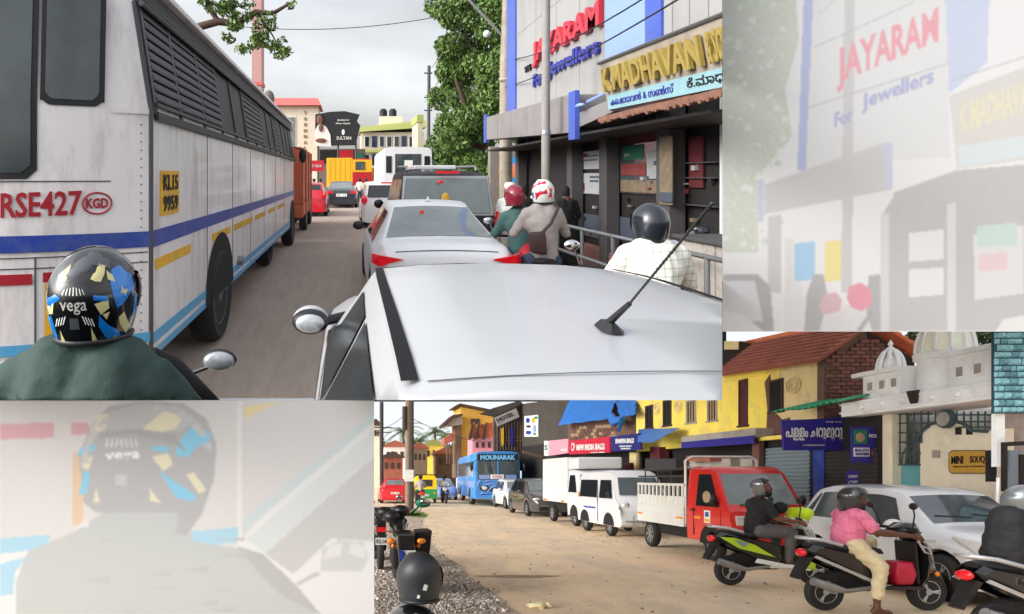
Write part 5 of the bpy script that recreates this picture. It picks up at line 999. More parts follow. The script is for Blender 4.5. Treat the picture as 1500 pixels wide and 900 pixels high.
for k_ in range(26):       # shading strokes on the printed helmet and creases on the printed shirt
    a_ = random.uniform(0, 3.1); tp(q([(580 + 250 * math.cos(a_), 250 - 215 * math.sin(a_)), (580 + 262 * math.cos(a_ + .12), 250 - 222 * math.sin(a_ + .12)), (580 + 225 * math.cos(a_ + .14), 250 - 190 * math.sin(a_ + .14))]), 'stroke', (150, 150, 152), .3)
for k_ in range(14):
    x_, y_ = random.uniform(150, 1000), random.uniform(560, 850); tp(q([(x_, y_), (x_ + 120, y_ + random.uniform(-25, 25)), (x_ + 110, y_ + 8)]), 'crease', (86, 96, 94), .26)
for k_ in range(7): tp(q([(415 + k_ * 20, 200), (420 + k_ * 20, 200), (425 + k_ * 18, 170), (420 + k_ * 18, 170)]), 'tick', (250, 250, 250), .9)
cv.text('vega', *q([(410, 262)])[0], *q([(550, 255)])[0], 14, (250, 250, 250), .9)
tp(q([(455, 310), (495, 310), (498, 350), (452, 350)]), 'vent', (170, 170, 172), .4); tp(q([(395, 150), (520, 128), (690, 150), (730, 225), (690, 190), (520, 150), (400, 165)]), 'spoiler', (30, 30, 34), .25)
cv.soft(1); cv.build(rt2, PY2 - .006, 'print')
# =================================================================== LOWER STREET (runs down a hill away from the camera)
CUR = LOWER
mat('dust_road', (.84, .64, .42), rough=.95, var=.13, scale=2.4, bump=.4, bscale=30, dirt=(.56, .46, .375), dscale=.9, damt=.8, stretch=(1, .16, 1))
mat('verge_soil', (.46, .38, .30), rough=.95, var=.25, scale=3, bump=.6, bscale=25, dirt=(.45, .30, .2), dscale=.9, damt=.8)
mb = MB(); mb.poly([(-4, 3.2, 0), (16, 3.2, 0), (40, 110, 0), (-8, 110, 0)]); struct(mb.build('lower_road', M('dust_road')))
ed = [(548, 742), (600, 744), (622, 752), (618, 768), (625, 790), (645, 812), (676, 830), (690, 850), (722, 868), (742, 888), (770, 905), (800, 960)]
mb = MB(); G = [LO.g(u, v) for u, v in ed]; mb.poly([(p.x, p.y, .012) for p in G] + [(-1.5, 5.2, .012), (-1.5, 32, .012)]); struct(mb.build('gravel_verge', M('verge_soil')))
M('stone_l', (204, 198, 190), rough=.9, var=.2); M('stone_m', (168, 160, 150), rough=.9, var=.2); M('stone_d', (112, 102, 94), rough=.9, var=.2)
mb = MB(); vg = [(p.x, p.y) for p in G]
for _ in range(8000):
    u = random.uniform(549, 745); v = 745 + 155 * random.random() ** .8; p = LO.g(u, v); lim = np.interp(v, [742, 768, 790, 812, 830, 850, 868, 888, 905], [605, 612, 622, 640, 668, 684, 712, 735, 765])
    if u > lim + random.gauss(0, 9): continue
    if 705 < 0: continue
    s_ = random.uniform(.009, .027) * (1.6 if random.random() < .06 else 1); a_ = random.random() * 6
    q = [(math.cos(a_ + k * 1.57) * s_ * random.uniform(.7, 1.2), math.sin(a_ + k * 1.57) * s_ * random.uniform(.7, 1.2)) for k in range(4)]
    mb.add([(p.x + c[0], p.y + c[1], .008) for c in q] + [(p.x + c[0] * .5, p.y + c[1] * .5, .012 + s_ * random.uniform(.5, .9)) for c in q], [(0, 1, 5, 4), (1, 2, 6, 5), (2, 3, 7, 6), (3, 0, 4, 7), (4, 5, 6, 7)], random.choice((0, 1, 1, 2)))
for _ in range(420):       # stray chips on the carriageway
    x_ = random.uniform(1.5, 9); y_ = random.uniform(7, 26); s_ = random.uniform(.008, .02); mb.add([(x_ - s_, y_ - s_, 0), (x_ + s_, y_ - s_, 0), (x_ + s_, y_ + s_, 0), (x_ - s_, y_ + s_, 0), (x_, y_, s_ * 1.2)], [(0, 1, 4), (1, 2, 4), (2, 3, 4), (3, 0, 4)], random.choice((1, 2, 2)))
o = mb.build('gravel', [M('stone_l'), M('stone_m'), M('stone_d')]); o['kind'] = 'stuff'; o['label'] = 'loose grey gravel on the road edge'; LOWER.append(o)
# sky behind the lower street
m = bpy.data.materials.new('sky_white'); m.use_nodes = True; t = m.node_tree; t.nodes.clear(); e_ = t.nodes.new('ShaderNodeEmission'); e_.inputs[0].default_value = (.93, .96, 1, 1); e_.inputs[1].default_value = .8; oo = t.nodes.new('ShaderNodeOutputMaterial'); t.links.new(e_.outputs[0], oo.inputs[0])
mb = MB(); SY = 118; X1 = (1064 - 505) * SY / F; mb.poly([(-8, SY, -5), (135, SY, -5), (135, SY, 28), (X1, SY, 28), (X1, SY, 15.2), (-8, SY, 15.2)]); struct(mb.build('sky', m))
# small ground things
mat('grass', (.12, .22, .03), rough=.7, var=.3)
mb = MB(); gp = LO.g(612, 757)
for _ in range(260):
    a_ = random.random() * 6.28; r_ = random.random() ** .5; bx, by = gp.x + r_ * .35 * math.cos(a_), gp.y + r_ * .7 * math.sin(a_); h_ = random.uniform(.1, .38) * (1 - .5 * r_); d = (random.gauss(0, .1), random.gauss(0, .1))
    mb.add([(bx - .012, by, 0), (bx + .012, by, 0), (bx + d[0], by + d[1], h_)], [(0, 1, 2)])
top(mb.build('grass_tuft', M('grass')), 'green grass tuft growing at the foot of the utility pole', 'grass')
M('litter', (226, 214, 170), rough=.7, var=.15, bump=.4); gp = LO.g(790, 890); mb = MB()
for dx, dy, r_ in ((-.07, 0, .09), (.04, .05, .08), (.1, -.02, .06), (0, -.05, .06)): mb.ell((gp.x + dx, gp.y + dy, .03), (r_, r_ * .9, .035), 9, 5)
mb.v = [(x + random.gauss(0, .006), y + random.gauss(0, .006), z + random.gauss(0, .006)) for x, y, z in mb.v]
top(mb.build('litter_bag', M('litter')), 'crumpled pale plastic litter lying on the dusty road', 'litter')
# ---------------------------------------------------------------- buildings along the right of the lower street
PX = LO.px
def pol(rt, nm, mt, pts, X, th=.05, bevel=0):
    q = [PX(u, v, X) for u, v in pts]; mb = MB(); mb.prism(q, (th, 0, 0)); return mb.build(nm, mt if not isinstance(mt, str) else M(mt), rt, bevel=bevel)
def pfr(rt, nm, mt, pts, y, th=.05, bevel=0):
    q = [LO.p(u, v, y) for u, v in pts]; mb = MB(); mb.prism(q, (0, th, 0)); return mb.build(nm, mt if not isinstance(mt, str) else M(mt), rt, bevel=bevel)
def rc(u0, u1, v0, v1): return [(u0, v0), (u1, v0), (u1, v1), (u0, v1)]
def win(rt, X, u0, u1, v0, v1, fr='trim_dark', gl='glass_dark', bars=0, nm='window', d=.03):
    a = PX(u0, v0, X); b = PX(u1, v0, X); c = PX(u0, v1, X); e = PX(u1, v1, X); zt, zb = (a.z + b.z) / 2, (c.z + e.z) / 2; y1, y0 = a.y, b.y
    mb = MB(); t = .05
    mb.box(X - d, X + .02, y0, y0 + t, zb, zt); mb.box(X - d, X + .02, y1 - t, y1, zb, zt); mb.box(X - d, X + .02, y0 + t, y1 - t, zt - t, zt); mb.box(X - d - .02, X + .02, y0 - .04, y1 + .04, zb - .05, zb); o = mb.build(nm, M(fr), rt)
    MB().box(X - .008, X, y0 + t, y1 - t, zb, zt - t).build('pane', M(gl), o)
    for k in range(bars):
        yy = y0 + t + (y1 - y0 - 2 * t) * (k + .5) / bars; MB().tube([(X - d * .7, yy, zb), (X - d * .7, yy, zt - t)], .012, 5).build('bar', M('black_plastic'), o)
    return o
M('trim_dark', (66, 50, 44), rough=.7, var=.2); M('plaster_yellow', (252, 226, 100), rough=.85, var=.1, scale=2, dirt=srgb((205, 180, 130)), dscale=1.2, damt=.7); M('plaster_cream', (226, 205, 150), rough=.85, var=.12, scale=2, dirt=srgb((165, 140, 105)), dscale=1.6, damt=.7)
M('brick', (128, 86, 74), rough=.9, var=.2, scale=3); M('brick_b', (106, 74, 66), rough=.9, var=.2, scale=3); M('mortar', (110, 84, 72), rough=.95, var=.2); M('clay', (158, 92, 74), rough=.85, var=.25, scale=4, dirt=srgb((100, 64, 54)), dscale=2, damt=.7); M('clay_bright', (206, 112, 74), rough=.85, var=.2, scale=3)
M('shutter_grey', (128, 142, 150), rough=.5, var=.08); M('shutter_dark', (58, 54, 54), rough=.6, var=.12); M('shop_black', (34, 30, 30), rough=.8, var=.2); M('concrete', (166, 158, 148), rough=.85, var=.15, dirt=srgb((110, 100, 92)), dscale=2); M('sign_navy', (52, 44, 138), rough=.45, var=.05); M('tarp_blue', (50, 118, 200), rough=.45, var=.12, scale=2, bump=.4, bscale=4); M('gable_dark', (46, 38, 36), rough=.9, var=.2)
XF = 10.2
yb = thing('yellow_building', 'old yellow two-storey house with clay tile roof above closed shops', 'building', (11, 18, 0))
pol(yb, 'upper_wall', 'plaster_yellow', [(932, 581), (1058, 581), (1058, 543), (1142, 532), (1135, 640), (1000, 656), (932, 662)], XF, .3)
pol(yb, 'side_wall', 'plaster_cream', [(1139, 532), (1197, 524), (1197, 620), (1132, 640)], XF + .02, .3)
pol(yb, 'eave_band', 'plaster_yellow', [(1058, 545), (1128, 535), (1122, 548), (1058, 560)], XF - .05, .06)
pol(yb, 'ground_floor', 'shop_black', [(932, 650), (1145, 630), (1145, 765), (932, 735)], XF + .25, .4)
pol(yb, 'concrete_ledge', 'concrete', [(998, 640), (1106, 627), (1106, 641), (998, 653)], XF - .45, .7, .02)
pol(yb, 'ledge_tarp', 'sign_navy', [(998, 648), (1104, 638), (1104, 650), (998, 657)], XF - .5, .02)
pol(yb, 'broken_plaster', 'brick_b', [(1120, 560), (1128, 548), (1130, 600), (1144, 615), (1156, 612), (1150, 640), (1122, 640), (1124, 600)], XF - .012, .03)
for u0, u1, v0, v1, fr, gl, b in ((1083, 1096, 556, 623, 'trim_dark', 'maroon', 0), (1128, 1147, 556, 602, 'trim_dark', 'shop_black', 4), (946, 957, 594, 627, 'trim_dark', 'shop_black', 2), (972, 984, 586, 623, 'trim_dark', 'shop_black', 2), (1006, 1020, 586, 619, 'concrete', 'reflect_tan', 3), (1037, 1051, 585, 616, 'concrete', 'reflect_tan', 3)): win(yb, XF, u0, u1, v0, v1, fr, gl, b)
for u, v in ((1162, 565), (940, 605), (963, 599), (994, 596)):
    p = PX(u, v, XF); mb = MB()
    for r_ in (.06, .12, .18): mb.tube([(XF - .01, p.y + r_ * 1.3 * math.cos(t), p.z + r_ * math.sin(t)) for t in np.linspace(0, 6.283, 18)], .018, 5)
    mb.build('plaster_roundel', M('plaster_cream'), yb, smooth=50)
# clay roof: rounded tile columns in stepped courses
def tile_roof(rt, e0, e1, r0, r1, n, courses, mt, nm='roof', rad=None):
    e0, e1, r0, r1 = map(Vector, (e0, e1, r0, r1)); mb = MB(); rad = rad or (e1 - e0).length / n * .52
    for i in range(n):
        a = e0.lerp(e1, (i + .5) / n); b = r0.lerp(r1, (i + .5) / n); nrm = (e1 - e0).cross(r0 - e0).normalized(); nrm = nrm if nrm.z > 0 else -nrm
        for c in range(courses):
            p = a.lerp(b, c / courses); q = a.lerp(b, (c + 1.12) / courses); mb.tube([p + nrm * (.03 + random.uniform(-.006, .006)), q + nrm * .0], [rad, rad * .85], 6)
    mb.prism([e0, e1, r1, r0], nrm * -.03); o = mb.build(nm, mt, rt, smooth=50); return o
tile_roof(yb, (9.85, 13.5, 4.02), (9.85, 17.4, 4.3), (11.05, 13.5, 4.86), (11.05, 17.4, 5.2), 44, 9, M('clay'))
tile_roof(yb, (9.95, 17.1, 4.22), (9.95, 21, 4.5), (11.05, 17.1, 5.0), (11.05, 21, 5.35), 30, 8, M('clay')) if False else None
tile_roof(yb, (12.25, 13.5, 4.12), (12.25, 17.2, 4.3), (11.05, 13.5, 4.88), (11.05, 17.2, 5.2), 40, 9, M('clay_bright'))
mb = MB(); mb.prism([(10.2, 13.8, 0), (12.0, 13.8, 0), (12.0, 13.8, 4.15), (11.05, 13.8, 4.72), (10.2, 13.8, 4.12)], (0, .2, 0)); gw = mb.build('gable_wall', M('mortar'), yb)
mb = MB(); mb.prism([(11.45, 13.77, 2.8), (12.1, 13.77, 2.8), (12.1, 13.77, 4.1), (11.1, 13.77, 4.7)], (0, .02, 0)); mb.build('dark_patch', M('gable_dark'), yb)  # flat dark sheet over the right part of the gable wall
proto = None; zz = 2.6; row = 0
while zz < 4.6:
    x = 10.22 + (.1 if row % 2 else 0)
    while x < 11.75:
        hi = 4.12 + (x + .1 - 10.2) * .7 if x + .1 < 11.05 else 4.70 - (x + .1 - 11.05) * .6
        if zz < hi - .1:
            if proto is None:
                proto = MB().box(-.093, .093, -.03, .03, -.034, .034).build('brick', M('brick'), None); me_b = proto.data; me_c = me_b.copy(); me_c.materials[0] = M('brick_b'); bpy.data.objects.remove(proto)
            o = bpy.data.objects.new('brick', (me_b if random.random() < .65 else me_c).copy()); COL.objects.link(o); o.parent = gw
            T_ = root_mat(gw).inverted() @ Matrix.Translation((x + .1, 13.785 - random.uniform(0, .02), zz)) @ Matrix.Rotation(random.gauss(0, .02), 4, 'Y'); o.data.transform(T_)
        x += .205
    zz += .082; row += 1
mb = MB(); mb.hexa([(10.1, 13.62, 4.9), (9.8, 13.62, 4.05), (9.8, 13.7, 4.05), (10.1, 13.7, 4.9)], [(11.05, 13.62, 4.95), (11.05, 13.62, 4.85), (11.05, 13.7, 4.85), (11.05, 13.7, 4.95)]) if False else None
de = thing('timber_eaves_house', 'dark timber house with clay tile eaves behind the yellow house', 'building', (13.5, 24, 0))
pfr(de, 'wall', 'gable_dark', [(1040, 500), (1125, 500), (1125, 540), (1040, 540)], 22, .3); pfr(de, 'opening', 'plaster_cream', rc(1062, 1082, 500, 512), 21.9, .05); pfr(de, 'post', 'timber_mid', rc(1105, 1110, 488, 512), 21.8, .1) if 'timber_mid' in MATS else None; pfr(de, 'eaves', 'clay_bright', [(1095, 499), (1190, 478), (1190, 486), (1120, 502)], 21.7, .4)
dm = LO.g(760, 845); mat('damp', (.40, .27, .17), rough=.6, var=.2); mb = MB(); mb.poly([(dm.x + .62 * math.cos(t) * (1 + .3 * math.sin(3 * t)), dm.y + .16 * math.sin(t), .005) for t in np.linspace(0, 6.1, 22)]); struct(mb.build('damp_patch', M('damp')))
# shop unit with the Malayalam signboard
su = thing('shop_unit', 'dark low shop with green corrugated awning and grey roller shutter', 'building', (10.4, 13, 0))
pol(su, 'front_wall', 'shop_black', [(1105, 640), (1147, 636), (1262, 596), (1292, 604), (1292, 760), (1105, 760)], XF - .06, .5)
pol(su, 'yellow_band', 'plaster_yellow', [(1110, 641), (1148, 637), (1148, 643), (1110, 646)], XF - .3, .3)
def shutter(rt, X, u0, u1, v0, v1, mt, n):
    a = PX(u0, v0, X); b = PX(u1, v1, X); y0, y1 = b.y, a.y; z1 = (a.z + PX(u1, v0, X).z) / 2; z0 = 0.05; mb = MB(); mb.box(X, X + .05, y0, y1, z0, z1)
    for k in range(n): mb.tube([(X, y0, z0 + (z1 - z0) * (k + .5) / n), (X, y1, z0 + (z1 - z0) * (k + .5) / n)], (z1 - z0) / n * .42, 6)
    return mb.build('roller_shutter', M(mt), rt, smooth=50)
shutter(su, XF - .12, 1122, 1187, 655, 730, 'shutter_grey', 26); shutter(su, XF - .12, 1209, 1286, 660, 730, 'shutter_dark', 26); pol(su, 'blue_post', M('bus_blue'), rc(1191, 1207, 655, 760), XF - .16, .1)
mb = MB(); n = 46; rows = []
for k in range(n + 1):
    t_ = k / n; a = PX(1131, 604, 9.35).lerp(PX(1228, 589, 9.35), t_); w_ = .02 * math.sin(k * 1.57 * 1.0) + .02 * math.sin(t_ * 9); rows.append([(a.x, a.y, a.z + w_), (10.25, a.y, a.z + .2 + w_), (10.25, a.y, a.z + .185 + w_), (a.x, a.y, a.z - .015 + w_)])
mb.loft(rows); M('awning_green', (52, 150, 104), rough=.5, var=.12); mb.build('corrugated_awning', M('awning_green'), su, smooth=30)
sg = thing('shop_sign', 'purple signboard with white Malayalam lettering over the grey shutter', 'sign', tuple(LO.p(1195, 660, 13.2)))
pfr(sg, 'board', 'sign_navy', [(1146, 616), (1242, 612), (1242, 660), (1149, 660)], 13.2, .06)
tm = text_mb('പളളം ചറുമുറു', 1.16, .27, .006, .025, res=1); o_ = LO.p(1151, 646, 13.19); tm.fmap(lambda x, y, z: o_ + Vector((x, -z, y))).build('lettering', M('plate_white'), sg)
letters('A COMPLETE SNACKS SHOP', LO.p(1176, 653.5, 13.19), (1, 0, 0), (0, 0, 1), .45, .03, M('plate_white'), sg, 'small_lettering', .005); letters('MOB: 9447', LO.p(1210, 619.5, 13.19), (1, 0, 0), (0, 0, 1), .32, .03, M('plate_white'), sg, 'small_lettering', .005)
nb = thing('menu_board', 'dark notice board with food pictures and white lettering beside the cream gate', 'board', tuple(LO.p(1268, 680, 12.4)))
pfr(nb, 'board', 'sign_navy', rc(1248, 1288, 626, 678), 12.4, .04); pfr(nb, 'food_picture', 'awn_green', rc(1251, 1270, 630, 650), 12.38, .015); mb = MB(); p = LO.p(1260, 641, 12.36); mb.ell(tuple(p), (.09, .01, .09)); mb.build('food_print', M('reflect_tan'), nb); p = LO.p(1282, 664, 12.36); mb = MB(); mb.ell(tuple(p), (.07, .01, .09)); mb.build('food_print', M('clay'), nb); pfr(nb, 'label_panel', 'plate_white', rc(1251, 1274, 656, 669), 12.38, .015)
letters('BULLEYE', LO.p(1253, 662, 12.37), (1, 0, 0), (0, 0, 1), .26, .055, M('sign_navy'), nb, 'lettering', .006, .02); letters('SHAWARMA', LO.p(1253, 667.5, 12.37), (1, 0, 0), (0, 0, 1), .26, .055, M('sign_navy'), nb, 'lettering', .006, .02); letters('PIZZA', LO.p(1273, 641, 12.37), (1, 0, 0), (0, 0, 1), .17, .06, M('plate_white'), nb, 'lettering', .006, .01)
nb = thing('shutter_notice', 'small dark blue notice with white print on the dark shutter', 'notice', tuple(LO.p(1250, 712, 12.2))); pfr(nb, 'board', 'sign_navy', rc(1241, 1258, 690, 712), 12.2, .02); letters('SUNDAY', LO.p(1243, 700, 12.19), (1, 0, 0), (0, 0, 1), .17, .05, M('plate_white'), nb, 'lettering', .004); letters('HOLIDAY', LO.p(1243, 708, 12.19), (1, 0, 0), (0, 0, 1), .17, .05, M('plate_white'), nb, 'lettering', .004)
# ---------------------------------------------------------------- white domed gateway
M('lime_white', (246, 246, 244), rough=.8, var=.04, scale=2, dirt=srgb((180, 176, 166)), dscale=1.5, damt=.35); M('lime_cream', (236, 226, 200), rough=.85, var=.06, dirt=srgb((170, 140, 110)), dscale=.9, damt=.5); M('teal_gate', (96, 160, 165), rough=.5, var=.1); M('grille', (62, 82, 84), rough=.6, var=.15); M('plaque_gold', (196, 152, 62), rough=.5, var=.1); M('dome_cream', (240, 236, 214), rough=.6, var=.05)
gt = thing('domed_gateway', 'white gateway with ribbed domes over a cream wall and grille', 'gateway', (10.4, 11.3, 0))
mb = MB(); mb.box(9.75, 10.9, 9.75, 12.75, 2.78, 3.06); gf = mb.build('fascia', M('lime_white'), gt, bevel=.02)
for z in (2.84, 3.0): MB().box(9.72, 9.76, 9.75, 12.75, z, z + .03).build('moulding', M('lime_white'), gf)
for y in (12.2, 11.75, 11.3, 10.75, 10.3): mb = MB(); mb.ell((9.73, y, 2.92), (.04, .05, .045)); mb.build('boss', M('lime_white'), gf, smooth=60)
mb = MB(); mb.tube([(9.68, 11.05, 3.08), (9.7, 11.05, 2.86)], [.09, .05], 8); mb.build('drain_spout', M('gable_dark'), gf)
MB().box(9.95, 10.9, 11.62, 12.45, 3.06, 3.52).build('parapet_block', M('lime_white'), gt); MB().box(9.85, 10.95, 11.6, 12.62, 3.52, 3.6).build('ledge', M('lime_white'), gt, bevel=.01)
MB().box(9.98, 10.9, 9.75, 10.72, 3.06, 3.58).build('parapet_block', M('lime_white'), gt); MB().box(9.88, 10.95, 9.7, 10.75, 3.58, 3.66).build('ledge', M('lime_white'), gt, bevel=.01)
for X_, ys_ in ((9.95, (12.25, 11.98, 11.72)), (9.98, (10.5, 10.2, 9.92))):
    for y in ys_: f_ = MB().box(X_ - .03, X_ + .01, y - .09, y + .09, 3.2, 3.42).build('vent_window', M('lime_white'), gt); MB().box(X_ - .035, X_ - .03, y - .055, y + .055, 3.24, 3.39).build('vent_recess', M('concrete'), f_)
cxd, cyd = 10.35, 11.18
MB().lathe([(.37, 3.06), (.37, 3.62), (.42, 3.64), (.43, 3.74), (.39, 3.76), (.01, 3.76)], (cxd, cyd, 0), 'z', 40).build('drum', M('lime_white'), gt, smooth=40)
mb = MB(); mb.lathe([(.375 * math.cos(t) , 3.76 + .60 * math.sin(t)) for t in np.linspace(0, 1.5, 12)], (cxd, cyd, 0), 'z', 12); mb.build('dome', M('dome_cream'), gt, smooth=20)
for k in range(12):
    a_ = k * math.pi / 6; mb = MB(); mb.tube([(cxd + .395 * math.cos(t) * math.cos(a_), cyd + .395 * math.cos(t) * math.sin(a_), 3.76 + .63 * math.sin(t)) for t in np.linspace(0, 1.52, 12)], .03, 6); mb.build('dome_rib', M('lime_white'), gt, smooth=60)
cx2, cy2 = 10.25, 12.18
MB().lathe([(.15 * math.cos(t), 3.6 + .32 * math.sin(t)) for t in np.linspace(0, 1.5, 10)], (cx2, cy2, 0), 'z', 24).build('small_dome', M('lime_white'), gt, smooth=60)
for k in range(8):
    a_ = k * math.pi / 4; mb = MB(); mb.tube([(cx2 + .2 * math.cos(t) * math.cos(a_), cy2 + .2 * math.cos(t) * math.sin(a_), 3.6 + .40 * math.sin(t)) for t in np.linspace(0, 1.54, 10)], .035, 6); mb.build('dome_rib', M('lime_white'), gt, smooth=60)
MB().lathe([(.05, 3.98), (.06, 4.03), (.02, 4.06), (.045, 4.1), (.005, 4.18)], (cx2, cy2, 0), 'z', 12).build('finial', M('lime_white'), gt, smooth=50)
cx3, cy3 = 10.4, 9.85; MB().lathe([(.25 * math.cos(t), 3.66 + .5 * math.sin(t)) for t in np.linspace(0, 1.5, 10)], (cx3, cy3, 0), 'z', 24).build('small_dome', M('lime_white'), gt, smooth=60)
pol(gt, 'cream_wall', 'lime_cream', [(1348, 636), (1365, 622), (1384, 616), (1405, 620), (1425, 628), (1445, 632), (1462, 628), (1462, 770), (1348, 770)], 10.3, .25)
pol(gt, 'inner_wall', 'lime_white', rc(1300, 1470, 598, 770), 11.0, .1)
pol(gt, 'pillar', 'lime_cream', rc(1287, 1306, 606, 770), 10.15, .3, .02); pol(gt, 'gate_leaf', 'teal_gate', rc(1308, 1348, 682, 770), 10.33, .04)
def gpt(u, v, X=10.28): return PX(u, v, X)
for k in range(15):
    u = 1308 + k * 10.4; vb = np.interp(u, [1308, 1345, 1352, 1384, 1415, 1430, 1470], [682, 682, 632, 615, 622, 632, 632]); mb = MB(); mb.tube([gpt(u, 603), gpt(u, vb)], .014, 5); mb.build('grille_bar', M('grille'), gt)
for v in (607, 620, 634, 648, 664, 681): mb = MB(); mb.tube([gpt(1306, v), gpt(1348 if v > 632 else 1366, v)], .014, 5); mb.build('grille_bar', M('grille'), gt)
for v in (608, 618, 626): mb = MB(); mb.tube([gpt(1404, v), gpt(1462, v)], .014, 5); mb.build('grille_bar', M('grille'), gt)
mb = MB(); mb.tube([gpt(u, v, 10.27) for u, v in ((1344, 645), (1350, 632), (1362, 622), (1380, 616))], .03, 6); mb.tube([gpt(u, v, 10.27) for u, v in ((1390, 616), (1410, 620), (1424, 631), (1446, 632))], .03, 6); mb.build('arch_rim', M('grille'), gt)
for k in range(8):
    v = 608 + k * 8; mb = MB(); mb.tube([gpt(1307, v), gpt(1314, v + 8)], .01, 5); mb.tube([gpt(1314, v), gpt(1307, v + 8)], .01, 5); mb.build('lattice', M('grille'), gt)
for k in range(4): mb = MB(); mb.tube([gpt(1320 + k * 6, 681), gpt(1322 + k * 6, 665), gpt(1330 + k * 3, 652)], .012, 5); mb.build('scroll_bar', M('grille'), gt)
p = gpt(1384, 614, 10.2); mb = MB(); mb.lathe([(.01, -.03), (.15, -.03), (.16, 0), (.16, .05), (.01, .05)], (p.x, p.y, p.z), 'x', 24); ck = mb.build('roundel', M('grille'), gt, smooth=40); MB().lathe([(.01, -.045), (.12, -.04), (.12, -.031)], (p.x, p.y, p.z), 'x', 24).build('roundel_face', M('concrete'), ck)
for u in (1399, 1415): pol(gt, 'wall_opening', 'shop_black', rc(u, u + 8, 626, 637), 10.28, .02)
pol(gt, 'paper_notice', 'concrete', rc(1365, 1376, 660, 671), 10.28, .012)
mb = MB(); pts = []
for (cu, cv, a0) in ((1439, 668, -90), (1439, 686, 0), (1398, 686, 90), (1398, 668, 180)):
    for k in range(5): pts.append((cu + 8 * math.cos(R(a0 + k * 22.5)), cv + 7 * math.sin(R(a0 + k * 22.5))))
mq = thing('gate_plaque', 'gold plaque with rounded ends reading MINI SOUQ on the cream wall', 'plaque', tuple(PX(1418, 693, 10.26))); b_ = pol(mq, 'rim', 'trim_dark', [(1418 + (u - 1418) * 1.03, 677 + (v - 677) * 1.08) for u, v in pts], 10.26, .03); pol(mq, 'panel', 'plaque_gold', pts, 10.245, .03)
for s_, u0, u1 in (('MINI', 1394, 1411), ('SOUQ', 1421, 1443)):
    a = PX(u0, 680, 10.24); b = PX(u1, 680, 10.24); letters(s_, a, (0, -1, 0), (0, 0, 1), a.y - b.y, .13, M('ink'), mq, 'lettering', .008, .008)
a = PX(1396, 685, 10.24); b = PX(1443, 685, 10.24); letters('UNDERGROUND SUPERMARKET', a, (0, -1, 0), (0, 0, 1), a.y - b.y, .025, M('trim_dark'), mq, 'small_lettering', .005)
# blue cut-stone shop end
st = thing('blue_stone_shop', 'shop end faced in blue-green cut stones over a dark entrance', 'building', (10.2, 9.6, 0))
M('stone_teal', (140, 192, 198), rough=.7, var=.2, scale=4); M('stone_teal_b', (104, 152, 162), rough=.75, var=.25, scale=4); M('stone_joint', (48, 78, 88), rough=.9)
a = LO.p(1456, 480, 9.5); b = LO.p(1512, 606, 9.5); MB().box(a.x, b.x, 9.5, 9.54, b.z, a.z).build('stone_wall', M('stone_joint'), st)
sw = st.children[0]; zz = b.z + .01; row = 0
while zz < a.z - .03:
    h_ = random.uniform(.085, .12); x = a.x - (.05 if row % 2 else 0)
    while x < b.x:
        w_ = random.uniform(.08, .14); x0, x1 = max(x + .008, a.x), min(x + w_ - .008, b.x)
        if x1 - x0 > .03:
            mb = MB(); d1 = random.uniform(.03, .06); mb.hexa([(x0, 9.5, zz + .008), (x1, 9.5, zz + .008), (x1, 9.5, zz + h_ - .008), (x0, 9.5, zz + h_ - .008)], [(x0 + .03, 9.5 - d1, zz + .032), (x1 - .026, 9.5 - d1 * random.uniform(.6, 1.2), zz + .028), (x1 - .034, 9.5 - d1, zz + h_ - .034), (x0 + .026, 9.5 - d1 * random.uniform(.6, 1.2), zz + h_ - .022)]); mb.build('stone', M(random.choice(('stone_teal', 'stone_teal', 'stone_teal_b'))), sw)
        x += w_
    zz += h_; row += 1
pfr(st, 'inner_wall', 'concrete', rc(1456, 1512, 606, 760), 10.4, .1); pfr(st, 'dark_entrance', 'shop_black', rc(1448, 1460, 660, 706), 9.9, .05); pfr(st, 'white_post', 'lime_white', rc(1460, 1472, 606, 684), 9.6, .08); pfr(st, 'door_frame', 'shop_black', [(1471, 648), (1512, 646), (1512, 652), (1476, 654), (1476, 720), (1471, 720)], 9.45, .05); pfr(st, 'grey_door', 'shutter_grey', rc(1478, 1495, 660, 720), 9.7, .05); pfr(st, 'dark_gap', 'shop_black', rc(1494, 1512, 666, 720), 9.68, .05); mb = MB(); mb.tube([LO.p(1462, 700, 9.3), LO.p(1460, 740, 9.3)], .02, 6); mb.build('pipe', M('lime_white'), st)
M('earth_red', (176, 118, 84), rough=.95, var=.2); mb = MB(); mb.box(8.9, 16, 6, 14, .004, .16); struct(mb.build('footway', M('earth_red'), bevel=.02))
